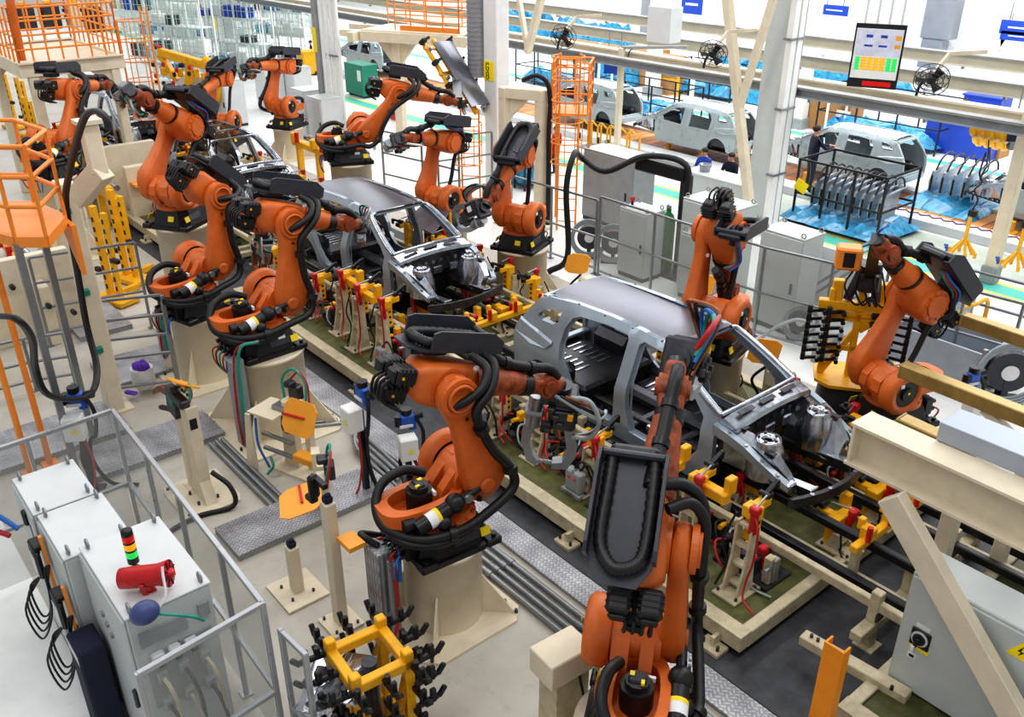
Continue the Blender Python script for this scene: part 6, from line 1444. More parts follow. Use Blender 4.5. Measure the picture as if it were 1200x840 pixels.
b = B(BLACK); b.box((0, 0, 0), (1.05, .08, 1.35), b=.01); b.build('frame', t); b = B(WHITE); b.box((0, -.042, .05), (.97, .006, 1.05)); b.use(M('board_lilac', lin(214, 216, 232), .4)).box((0, -.046, .28), (.95, .004, .55)); b.use(LAMPG)
for x in (-.38, .28, .4): b.box((x, -.047, -.16), (.09, .004, .28))
b.use(LAMPY)
for k in range(4): b.box((-.25+.13*k, -.047, -.16), (.11, .004, .28))
b.use(LAMPR).box((.1, -.047, -.58), (.6, .004, .1)); b.use(PADDLE).box((.4, -.047, .4), (.12, .004, .1)); b.box((.4, -.047, .22), (.12, .004, .08)); b.use(BINB)
for k in range(2): b.box((-.2+.3*k, -.048, .42), (.14, .004, .06)); b.box((-.2+.3*k, -.048, .22), (.18, .004, .04))
b.use(CRATE)
for k in range(5): b.box((0, -.048, -.28+.06*k), (.9, .004, .006))
b.build('screen', t)
b = B(LGREY)
for x in (-.35, -.1, .15, .4): b.box((x, 0, 1.0), (.05, .04, .8))
b.box((-.9, 0, 1.4), (2.9, .1, .1)); b.build('hanger', t)
# ================================================================== SIGNS
def sign(u, v, y, w, h, mat, label, kind='sign'):
    q = GY(u, v, y); w *= .8; h *= .8; t = thing('hanging_sign', label, kind, q, radians(35) if y < 30 else 0); b = B(mat); b.box((0, 0, 0), (w, .05, h), b=.008); b.use(WHITE).box((0, -.027, 0), (w*.6, .006, h*.12)); b.build('plate', t); b = B(STEEL); b.box((-w*.3, 0, h*.5+.3), (.03, .03, .6)); b.box((w*.3, 0, h*.5+.3), (.03, .03, .6)); b.build('rod', t)
sign(225, 8, 24, .9, .7, STICKB, 'blue hanging sign above the storage racks, left one'); sign(312, 8, 24, .9, .7, STICKB, 'blue hanging sign above the storage racks, right one'); sign(720, 74, 21, .8, .8, STICKB, 'blue square sign beside the slim cream post'); sign(811, 5, 36, 1.6, 1.1, STICKB, 'blue and white sign on the far wall, left'); sign(978, 12, 36, 1.6, .5, STICKB, 'blue sign on the far wall behind the display bracket'); sign(1196, 33, 36, 1.8, .6, STICKB, 'blue sign on the far wall at right edge, upper'); sign(1196, 43, 36, 1.8, .4, STICKB, 'blue sign on the far wall at right edge, lower'); sign(284, 22, 26, .35, .9, STICKB, 'small blue sign on the grey column')
sign(1196, 150, 22.5, .6, .8, NAVY, 'navy plate on the cream post at right edge')
# ================================================================== ASSEMBLY LINE (REAR HALL)
t = thing('assembly_deck', 'wooden plank assembly deck with pale grey kerbs carrying the silver cars', 'deck', (-17, 24.1, 0)); b = B(WOOD); b.box((0, 0, .12), (46, 1.7, .06)); b.build('planking', t)
for s in (-1, 1): b = B(LGREY); b.box((0, s*1.2, .12), (46, .66, .24), b=.01); b.build('kerb', t)
b = B(PURPLE); b.mats = [M('cable_coil_rust', lin(150, 96, 100), .6)]; b.tube([(-14+.16*k, 23.02+.08*(-1)**k, .26) for k in range(40)], .018, 5, 2); tag(b.build('coiled_cable'), 'wavy dark air cable lying along the near deck kerb', 'cable')
SV = {BODY: M('painted_silver', lin(170, 182, 186), .3, .25, .04, 2), ROOFM: M('painted_silver_roof', lin(188, 198, 202), .28, .25, .04, 2), FLOORP: DSTEEL}
def cary(u, v): return G(u, v, .7)
pA = cary(822, 192); pB = cary(1003, 207); 
for nm in list(_C):
    if nm.endswith('_m'): del _C[nm]
for p, lab in ((Vector((-19.6, 24.0, 0)), 'silver car body with doors on the assembly deck, left of the thick column'), (Vector((-14.4, 24.7, 0)), 'silver car body on the assembly deck right of the thick column, worker beside it'), (Vector((-24.9, 24.2, 0)), 'white silver car body behind the tall caged ladder'), (Vector((-40.5, 24.3, 0)), 'far silver car body under the top centre platform'), (Vector((-8.3, 24.7, 0)), 'silver car body cut by the right edge')):
    o = car_body(p.x, p.y, lab, doors=True, flip=True, mats=SV, name='car_body_shell'); o.scale = (.8,)*3; o.location.z = .46
st = None
for i, x in enumerate((-20.0, -18.6, -14.6, -13.2, -8.6)):
    if st is None:
        st = thing('deck_support', '', 'support', (x, 23.6, .15)); b = B(YELLOW); b.box((0, 0, .16), (.14, .12, .32), b=.01); b.box((0, 0, .02), (.3, .3, .04)); b.build('leg', st); o = st
    else: o = dup(st, (x, 23.6, .15))
    o['label'] = 'yellow support leg under the sill of the '+['left silver car, front', 'left silver car, rear', 'worker-side silver car, front', 'worker-side silver car, rear', 'right edge silver car'][i]
# fender rack
def fender_mesh():
    b = B(SILVERP); b.loft([[(0, -.5, 0), (.05, -.5, .02), (.05, .5, .02), (0, .5, 0)], [(-.02, -.55, .4), (.05, -.55, .4), (.05, .5, .4), (-.02, .5, .4)], [(.02, -.5, .75), (.1, -.5, .74), (.1, .52, .8), (.02, .52, .82)], [(.2, -.3, .92), (.26, -.3, .9), (.26, .5, .95), (.2, .5, .98)]], sm=False); return b
def hoop(): b = B(DSTEEL); b.tube([(.1, -.45, .75), (.16, -.3, 1.15), (.2, .05, 1.3), (.2, .35, 1.2), (.22, .45, .95)], .03, 6, 5); return b
fm = fender_mesh().mesh('fender_panel'); hm = hoop().mesh('wheel_arch_lip')
def fender(p, rz, lab, grp):
    t = thing('fender_panel', lab, 'fender', p, rz, grp); link('panel', fm, t); link('arch_lip', hm, t); t.scale = (.85,)*3; b = B(BLACK); b.box((.06, -.53, .35), (.05, .04, .5)); b.build('edge', t)
rA = G(930, 258, 0); rB = G(1022, 288, 0)
rack_d = Vector((1, 0, 0)); rl = rB.x-rA.x; ry = rA.y
t = thing('parts_rack', 'black steel rack of silver fenders on blue film by the green floor stripe', 'rack', (rA.x, ry-.1, 0)); b = B(BLACK); W_ = 1.6
for x in (0, rl*.33, rl*.66, rl):
    for y in (0, W_):
        if x in (0, rl) or y == 0: b.box((x, y, .85), (.05, .05, 1.7))
for z in (.12, .8, 1.68):
    for y in (0, W_): b.box((rl/2, y, z), (rl, .04, .05))
    for x in (0, rl): b.box((x, W_/2, z), (.04, W_, .05))
b.build('frame', t); b = B(BLACK); b.box((rl/2, W_/2, .06), (rl+.3, W_+.2, .06)); b.build('pallet', t); b = B(STICKY); b.box((.16, -.04, 1.0), (.36, .01, .3), R=Matrix.Rotation(.4, 3, 'Y')); b.build('tag', t)
def film(x, y, z, a, c, h, lab, seed=0):
    random.seed(seed); b = B(WRAP); n = 12; vs = []; fs = []
    for i in range(n+1):
        for j in range(7):
            e = min(i, n-i, j, 6-j); vs.append((x-a/2+a*i/n+random.uniform(-.03, .03), y-c/2+c*j/6+random.uniform(-.03, .03), z+(h*random.uniform(.3, 1) if e else 0)))
    for i in range(n):
        for j in range(6): k = i*7+j; fs.append((k, k+7, k+8, k+1))
    b.add(vs, fs, False); return tag(b.build('blue_film_sheet'), lab, 'film')
film(rA.x+rl/2, ry+W_/2-.1, .12, rl+.5, W_+.5, .3, 'crumpled blue plastic film on the fender rack base', 1)
for k in range(9): fender((rA.x+.25+k*(rl-.55)/8, ry+W_/2-.1, .42), 0, ORD[k]+' silver fender from the left in the black rack by the green stripe', 'silver fenders in the near rack')
rC = G(1085, 222, 0)
film(-10.7, 24.9, .16, 2.2, 2.4, .3, 'crumpled blue plastic film under the fenders behind the silver car', 2)
for k in range(5): fender((-11.3+.3*k, 24.9, .42), 0, ORD[k]+' silver fender from the left behind the tail of the right silver car', 'silver fenders behind the car')
# racks with film across the aisle
def wire_rack(u, v, a, c, h, lab, fill=0):
    p = G(u, v, 0); t = thing('wire_rack', lab, 'rack', p); b = B(BLACK)
    for x in (-a/2, -a/6, a/6, a/2):
        for y in (-c/2, c/2): b.box((x, y, h/2), (.05, .05, h))
    for z in (.15, h*.5, h):
        for y in (-c/2, c/2): b.box((0, y, z), (a, .04, .04))
        for x in (-a/2, a/2): b.box((x, 0, z), (.04, c, .04))
    b.build('frame', t); film(p.x, p.y, .18, a*.95, c*.9, h*.35, 'blue plastic film heaped in the '+lab, int(u)); return t
wire_rack(760, 135, 4.2, 1.4, 1.3, 'low black rack behind the left silver car'); wire_rack(1035, 165, 4.6, 1.6, 1.7, 'black wire rack behind the right silver car'); wire_rack(650, 100, 4, 1.4, 1.6, 'black rack behind the tall caged ladder'); wire_rack(612, 215, 1.4, 1.0, 1.4, 'black rack seen through the portal frame'); wire_rack(830, 112, 3.4, 1.4, 1.4, 'black rack right of the far white column')
for (u, v, a, c, h, lab, sd) in ((690, 55, 7, 1.5, 1.6, 'long heap of blue film-wrapped parts at the back, left', 3), (620, 48, 4, 1.5, 2.2, 'blue film-wrapped stack behind the left strut', 4), (905, 122, 7, 1.6, 2.2, 'heap of blue film-wrapped parts left of the thick column', 5), (975, 112, 5, 1.5, 1.6, 'blue film-wrapped parts above the cardboard boxes', 6), (1000, 108, 6, 1.3, .9, 'blue film pile along the back wall', 7), (730, 95, 3, 1.5, 1.6, 'blue film-wrapped pallet right of the blue sign', 8), (1175, 240, 1.6, .8, .3, 'blue film on the deck at the right edge', 9)):
    p = G(u, v, 0); film(p.x, p.y, .05, a, c, h, lab, sd)
for i, (u, v, a, c, h, lab) in enumerate(((752, 98, 2.2, 1.2, 1.6, 'cardboard box behind the far white column, left'), (778, 108, 1.4, 1.0, 1.6, 'cardboard box behind the far white column, right'), (945, 146, 1.3, 1.0, 1.5, 'cardboard box right of the white column, left one'), (965, 150, 1.1, 1.0, 1.4, 'cardboard box right of the white column, middle one'), (983, 148, 1.3, 1.0, 1.3, 'cardboard box right of the white column, right one'), (700, 75, 6, 1.2, 1.0, 'long cardboard stack at the back'), (1160, 182, .9, .8, .9, 'cardboard box beside the blue bin'))):
    p = G(u, v, 0); t = thing('cardboard_box', lab, 'box', p); b = B(CARD); b.box((0, 0, h/2), (a, c, h), b=.01); b.build('carton', t); b = B(TAN); b.box((0, 0, h+.003), (a, .08, .008)); b.box((0, -c/2-.003, h-.15), (.08, .006, .3)); b.build('tape', t)
p = G(975, 155, 0); t = thing('placard', 'white placard leaning on the cardboard boxes', 'placard', p); b = B(WHITE); b.bar((0, 0, 0), (0, .2, .8), 1.0, .03); b.build('board', t); b = B(BINB); b.bar((-.05, .08, .5), (-.05, .1, .56), .4, .01); b.build('print', t)
p = G(1130, 178, 0); t = thing('plastic_bin', 'large bright blue open bin at upper right', 'bin', p); b = B(BINB)
for s in (-1, 1): b.box((s*1.1, 0, .6), (.08, 1.6, 1.2), b=.02); b.box((0, s*.8, .6), (2.2, .08, 1.2), b=.02)
b.box((0, 0, .1), (2.2, 1.6, .1)); b.build('shell', t); b = B(CARD); b.box((.1, 0, 1.0), (1.7, 1.2, .2)); b.build('carton_liner', t)
p = G(1150, 150, 0); t = thing('plastic_bin', 'second blue bin partly hidden behind the yellow tool', 'bin', p); b = B(BINB); b.box((0, 0, .6), (1.4, 1.0, 1.2), b=.03); b.build('shell', t); b = B(BINB); b.box((0, 0, 1.22), (1.5, 1.1, .08), b=.02); b.build('rim', t)
for (u, v, z, lab) in ((1164, 150, 2.2, 'yellow hose balancer hanging above the blue bin'), (1165, 160, 1.5, 'yellow cylindrical tool beside the blue bin')):
    q = G(u, v, z); t = thing('hose_balancer', lab, 'tool', q); b = B(YELLOW); b.cyl((-.5, 0, 0), (.5, 0, 0), .3, n=16)
    for k in range(4): b.ring((-.4+.25*k, 0, 0), (-.32+.25*k, 0, 0), .36, .28, 16)
    b.build('drum', t); b = B(BLACK); b.cyl((.5, 0, 0), (.6, 0, 0), .3, n=16); b.tube([(0, -.1, -.3), (.1, -.1, -.9), (-.05, -.1, -1.2), (.1, -.1, -1.5)], .02, 5, 5); b.build('spring_hose', t)
# yellow hanging grippers
for (u, v, z, lab) in ((1130, 285, 1.0, 'small yellow hanging gripper with blue tips left of the cream post at right'), (1192, 300, 1.0, 'small yellow hanging gripper cut by the right edge')):
    q = G(u, v, z); t = thing('hanging_gripper', lab, 'gripper', q); t.scale = (.62,)*3; b = B(YELLOW)
    for k in range(6): a = k*1.05; b.bar((0, 0, .2), (.45*cos(a), .3*sin(a), -.3-.1*(k % 2)), .08, .08, b=.01); b.box((.45*cos(a), .3*sin(a), -.34), (.1, .1, .2), b=.02)
    b.bar((0, 0, .2), (0, 0, 1.0), .1, .1); b.build('claw', t); b = B(BLUE)
    for k in range(3): b.cyl((-.5, -.1+.1*k, -.2-.12*k), (-.62, -.1+.1*k, -.2-.12*k), .05, n=8)
    b.build('suction_tip', t); b = B(BLACK); b.box((.05, 0, 1.1), (.3, .16, .24), b=.03); b.tube([(0, 0, 1.2), (.1, 0, 1.6), (-.08, 0, 1.9), (.1, 0, 2.2), (-.05, 0, 2.5), (0, 0, 3.2)], .03, 6, 5); b.build('spring_hose', t)
# desk
q = G(803, 199, .95); t = thing('assembly_desk', 'pale assembly desk with workers seated behind it', 'desk', (q.x, q.y, 0)); b = B(LGREY); b.box((1.3, .35, .93), (2.7, .8, .05), b=.01); b.build('top', t); b = B(CABG); b.box((1.3, .0, .46), (2.6, .04, .9)); b.box((.02, .35, .46), (.04, .7, .9)); b.box((2.58, .35, .46), (.04, .7, .9)); b.build('front_panel', t)
b = B(BAG); b.box((.9, .3, .96), (.4, .3, .01)); b.box((1.5, .25, .96), (.3, .22, .01), rz=.4); b.build('paper', t) ; t2 = thing('steel_pot', 'small steel pot on the left end of the assembly desk', 'pot', (q.x+.45, q.y+.3, .955)); b = B(STEEL); b.lathe([(.14, 0), (.17, .16), (.18, .2), (.16, .2), (.14, .03)], n=16, cap=False); b.build('bowl', t2)
# blue floor tool trolley with yellow hooks
p = G(712, 188, 0); t = thing('yellow_trolley', 'yellow wire trolley with black grips right of the caged ladder', 'trolley', p); b = B(STEEL); b.box((0, 0, .3), (2.4, .7, .04)); b.build('base', t); b = B(YELLOW)
for k in range(6):
    x = -1.1+.44*k; b.cyl((x, -.3, 0), (x, -.3, 1.1), .035, n=6); b.cyl((x, .3, 0), (x, .3, 1.0), .035, n=6); b.tube([(x, -.3, 1.1), (x+.15, -.3, 1.25), (x+.3, -.2, 1.1)], .03, 6, 4)
b.build('hooks', t); b = B(BLACK)
for k in range(5): b.box((-1.0+.44*k, -.36, .7), (.07, .06, .2), b=.01)
b.build('grip', t)
p = G(722, 112, 0); t = thing('tool_stand', 'yellow tubular guard behind the far white column', 'guard rail', G(783, 112, 0)); b = B(YELLOW); b.tube([(-.5, 0, 0), (-.5, 0, 1.4), (.2, 0, 1.6), (.5, 0, 1.2), (.5, 0, 0)], .06, 8, 4); b.bar((-.5, 0, .7), (.5, 0, .7), .08, .08); b.build('rail', t)
# thin suspension rods
for i, (u, v0, v1) in enumerate(((699, 50, 148), (714, 80, 150), (808, 62, 122), (811, 70, 120), (965, 108, 160), (987, 112, 158))):
    a = G(u, v1, 0); b = B(WHITE); zt_ = HG(a.x, a.y, v0); b.cyl((a.x, a.y, .0), (a.x, a.y, zt_), .045, n=8); tag(b.build('suspension_rod'), ['thin pale rod left of the blue square sign', 'thin pale rod below the blue square sign', 'thin pale rod behind the left silver car roof, left', 'thin pale rod behind the left silver car roof, right', 'thin pale rod left of the placard', 'thin pale rod right of the placard'][i], 'rod')
# ================================================================== TOP LEFT STORAGE RACKS
def bins_rack(u, v, lab, n=7, rows=3, seed=0, rz=radians(20)):
    p = G(u, v, 0); t = thing('storage_rack', lab, 'rack', p, rz); b = B(WHITE); Wd = n*.9
    for k in range(n+1): b.box((-Wd/2+k*.9, 0, 2.0), (.06, .06, 4.0)); b.box((-Wd/2+k*.9, .7, 2.0), (.06, .06, 4.0))
    for r in range(rows+1):
        for y in (0, .7): b.box((0, y, .3+1.15*r), (Wd, .06, .07))
    b.build('frame', t); b = B(LGREY)
    for r in range(rows): b.box((0, .35, .32+1.15*r), (Wd, .7, .02))
    b.build('shelf', t); b = B(GREENP)
    b.mats = [M('wire_green%d' % seed, lin(176, 208, 196), .5)]
    for k in range(n*3): b.box((-Wd/2+k*.3, -.08, 2.0), (.02, .02, 3.6))
    for r in range(10): b.box((0, -.08, .3+.38*r), (Wd, .02, .02))
    b.build('wire_front', t)
    random.seed(seed)
    for r in range(rows):
        for k in range(n):
            if random.random() < .75:
                m = random.choice([WHITE, WHITE, BINB, CARD, GREYBLK, LGREY, WRAP]); h = random.uniform(.3, .7); w = random.uniform(.4, .75)
                c = Matrix.Rotation(rz, 3, 'Z') @ Vector((-Wd/2+.45+k*.9, .35, 0))
                mm = {WHITE: 'white', BINB: 'blue', CARD: 'cardboard', GREYBLK: 'dark grey', LGREY: 'pale grey', WRAP: 'film-blue'}[m]
                b = B(m); b.box((0, 0, h/2), (w, .5, h), b=.02); b.box((0, -.26, h*.7), (w*.4, .02, h*.16))
                o = b.build('storage_bin'); o.location = (p.x+c.x, p.y+c.y, .335+1.15*r); o.rotation_euler = (0, 0, rz)
                tag(o, '%s bin, %s slot of %s shelf, %s' % (mm, ORD[k], ['bottom', 'middle', 'top'][r], lab.replace('storage ', '').replace(' right behind', ' just behind')), 'bin', 'bins in the '+lab)
bins_rack(200, 78, 'storage rack at far left behind yellow gripper', seed=11); bins_rack(258, 52, 'storage rack behind the grey hall column', seed=12); bins_rack(335, 36, 'storage rack behind the standing far worker', seed=13); bins_rack(330, 75, 'near storage rack beside the conduit column', n=4, seed=14); bins_rack(215, 100, 'storage rack right behind the yellow gripper arm', n=4, seed=16); bins_rack(283, 86, 'storage rack left of the far folded robot', n=4, seed=17); bins_rack(155, 40, 'storage rack at the back behind the platform railing', n=8, seed=15)
p = G(362, 88, 0); t = thing('waste_bin', 'yellow wheeled waste bin beside the far worker', 'bin', p); b = B(YELLOW); b.loft([[(-.25, -.28, .08), (.25, -.28, .08), (.25, .28, .08), (-.25, .28, .08)], [(-.35, -.38, 1.1), (.35, -.38, 1.1), (.35, .38, 1.1), (-.35, .38, 1.1)]], sm=False); b.build('body', t); b = B(YELLOW); b.box((0, 0, 1.14), (.78, .84, .07), b=.02); b.build('lid', t); b = B(BLACK); b.cyl((-.3, .3, .1), (.3, .3, .1), .1, n=12); b.build('wheel', t)
p = G(425, 112, 0); t = thing('tool_cabinet', 'dark green tool cabinet behind the top centre robot', 'cabinet', p); b = B(GREENP); b.box((0, 0, .75), (1.5, .8, 1.3), b=.02); b.build('body', t); b = B(WHITE); b.box((.5, -.41, .95), (.3, .01, .45)); b.build('notice', t); b = B(BLACK)
for x in (-.6, .6): b.box((x, 0, .05), (.1, .6, .1))
b.build('foot', t)
# white control boxes back left
cb = None
for i, (u, v) in enumerate(((232, 138), (252, 142), (274, 146), (352, 128), (365, 160), (385, 172), (320, 128))):
    p = G(u, v, 0); o = cabinet(p.x-.5, p.y-.4, p.x+.5, p.y+.4, 1.7, 'white control cabinet in the back row, '+['leftmost near the yellow gripper', 'second from the left', 'right of the far folded robot base', 'with dark top vent behind the folded robot', 'in front of the conduit column, left', 'in front of the conduit column, right', 'behind the far orange robot arm'][i], mat=LGREY, lid=CABG, eyes=False)
p = G(430, 172, 0); t = thing('valve_rack', 'small rack of green blue and red bottles beside the conduit column', 'rack', p); b = B(MGREY); b.box((0, 0, .7), (1.2, .1, .08)); b.box((-.5, 0, .35), (.08, .08, .7)); b.box((.5, 0, .35), (.08, .08, .7)); b.build('frame', t)
for k, m in enumerate((CYLGRN, BLUE, RED)): b = B(m); b.cyl((-.4+.35*k, -.1, .75), (-.4+.35*k, -.1, 1.15), .12, n=10); b.build('bottle', t)
p = G(466, 140, 0); b = B(RED); b.box((p.x, p.y, .5), (.5, .4, 1.0), b=.03); tag(b.build('fire_box'), 'red box left of the top centre robot arm', 'box')
# yellow far gripper
q = G(210, 105, 1.3); t = thing('gripper_frame', 'big yellow gripper arm with red tip and many clamps at upper left', 'gripper', (q.x, q.y, 0)); b = B(YELLOW)
zq = 1.0; b.box((.2, .2, .5), (.5, .5, 1.0), b=.02); b.bar((-.9, -.2, 2.6), (1.2, .9, 2.2), .3, .3, b=.03); b.tube([(.9, .8, 2.4), (1.3, 1.0, 2.1), (1.45, 1.0, 1.5), (1.2, .8, 1.0), (.3, .3, .7)], .2, 8, 6); b.bar((-.9, -.2, 2.5), (-.3, .1, 1.6), .2, .2); b.bar((.4, .4, 2.2), (.2, .2, .9), .24, .24)
for k in range(6): b.box((-.7+.32*k, -.2+.18*k, 1.9-.1*(k % 2)), (.18, .2, .3), b=.02)
b.build('arm', t); b = B(RED); b.box((-1.0, -.2, 2.8), (.7, .1, .08)); b.build('tip', t)
random.seed(5)
for k in range(16): b = B(BLACK if k % 3 else RED); x = random.uniform(-.8, .8); b.box((x, .1+x*.5-.25, random.uniform(1.3, 2.3)), (.14, .12, .16), b=.03); b.build('clamp', t)
# yellow racks left
yr = None
for i, (u, v, s) in enumerate(((132, 352, 1.0), (150, 328, 1.0), (15, 150, 1.1), (35, 160, 1.1), (45, 190, 1.0))):
    p = G(u, v, 0)
    if yr is None:
        yr = thing('yellow_rack_post', '', 'rack', p, radians(20)); b = B(YELLOW); b.box((0, 0, 1.05), (.14, .12, 2.1), b=.01); b.box((.3, 0, 1.0), (.12, .1, 2.0), b=.01); b.box((.15, 0, .08), (.9, .5, .12), b=.02); b.bar((0, .1, .1), (0, .7, .1), .12, .12); b.use(BLACK)
        for k in range(8): b.box((.0, -.062, .35+.21*k), (.06, .01, .1)); b.box((.3, -.052, .35+.21*k), (.05, .01, .1))
        b.build('frame', yr)
        for q_ in ((-.16, -.05, .7), (.46, -.05, 1.0)): b = B(BLACK); b.box(q_, (.2, .1, .11), b=.02); b.build('clamp', yr); o = yr
    else: o = dup(yr, p, radians(20))
    o['label'] = ['slotted yellow rack post beside the bar fence, nearer', 'slotted yellow rack post beside the bar fence, farther', 'slotted yellow rack post under the platform, leftmost', 'slotted yellow rack post under the platform, second', 'slotted yellow rack post under the platform, third'][i]
# yellow conveyor fixtures by cars 3/4
for i, (u, v, ln, lab) in enumerate(((200, 205, 3.2, 'long yellow fixture beam left of the bare rear car'), (380, 175, 3.0, 'long yellow fixture beam right of the bare rear car'), (40, 330, 2.0, 'yellow floor frame at left under the orange platform'), (20, 300, 2.0, 'yellow floor frame farther back under the orange platform'))):
    p = G(u, v, 0); z = 1.1 if i < 2 else .2; q = G(u, v, z); q.y = (6.25, 12.5, q.y, q.y)[i]; t = thing('fixture_beam', lab, 'fixture', (q.x, q.y, 0)); b = B(YELLOW); b.bar((-ln/2, 0, z), (ln/2, 0, z), .22, .18, b=.02)
    for x in (-ln*.4, 0, ln*.4):
        b.box((x, 0, z/2), (.16, .16, z)); b.box((x, -.12, z+.2), (.2, .2, .3), b=.03)
    b.build('beam', t); b = B(RED)
    for x in (-ln*.3, ln*.2): b.cyl((x, -.2, z+.1), (x, -.2, z+.4), .07, n=10)
    b.use(BRIGHT)
    for x in (-ln*.2, ln*.1, ln*.35): b.cyl((x-.15, .1, z+.25), (x+.15, .1, z+.25), .07, n=10)
    b.build('cylinder', t)
# cream wall panels and machines left
for i, (u, v, a, c, h, lab) in enumerate(((160, 255, .2, 1.6, 2.0, 'cream guard panel behind the bar fence'), (178, 262, .25, .9, 1.6, 'cream cabinet with orange tray beside the left pedestals'), (30, 400, .2, 2.2, 1.7, 'cream guard panel with slot at left edge'), (60, 395, .9, .2, 1.2, 'cream bracket panel under the orange platform'))):
    p = G(u, v, 0); t = thing('guard_panel', lab, 'panel', p); b = B(CREAM); b.box((0, 0, h/2), (a, c, h), b=.012); b.build('sheet', t); b = B(PADDLE if i == 1 else DSTEEL)
    if i == 1: b.box((.3, -.2, 1.2), (.5, .4, .06)); b.box((.5, .0, .95), (.06, .05, .5))
    else: b.cyl((a/2, 0, h*.7), (a/2+.12, 0, h*.7), .05, n=10); b.cyl((a/2, .4, h*.5), (a/2+.12, .4, h*.5), .05, n=10)
    b.build('fitting', t)
# top-left machinery behind the railing
random.seed(21)
for i, (u, v) in enumerate(((45, 38), (75, 36), (105, 34), (128, 40))):
    q = G(u, v, 4.2); t = thing('roof_machine', ['dark valve machine on the platform deck, leftmost', 'dark valve machine on the platform deck, second', 'cream boxed machine on the platform deck', 'dark valve machine on the platform deck, rightmost'][i], 'machine', (q.x-1.2, q.y, 4.16)); b = B(CREAM if i == 2 else GREYBLK); b.box((0, 0, .35), (.5, .5, .7), b=.03); b.build('housing', t); b = B(BLACK)
    for k in range(4): b.box((random.uniform(-.2, .2), -.27, .2+.14*k), (.12, .06, .1), b=.01)
    b.use(RED).cyl((.1, -.26, .5), (.1, -.32, .5), .05, n=8); b.use(YELLOW).box((-.1, 0, .75), (.2, .2, .1), b=.02); b.build('valve', t)
b = B(ORANGE); q = G(15, 20, 5.2); b.mats = [ORANGE]; b.loft([[(q.x+.1*cos(a)+o, q.y+.1*sin(a), z) for a in [2*pi*k/12 for k in range(12)]] for o, z in ((-.1, 4.2), (0, 4.9), (.12, 5.6))]); tag(b.build('orange_arm'), 'orange robot arm segment rising behind the platform railing at top left corner', 'robot arm')
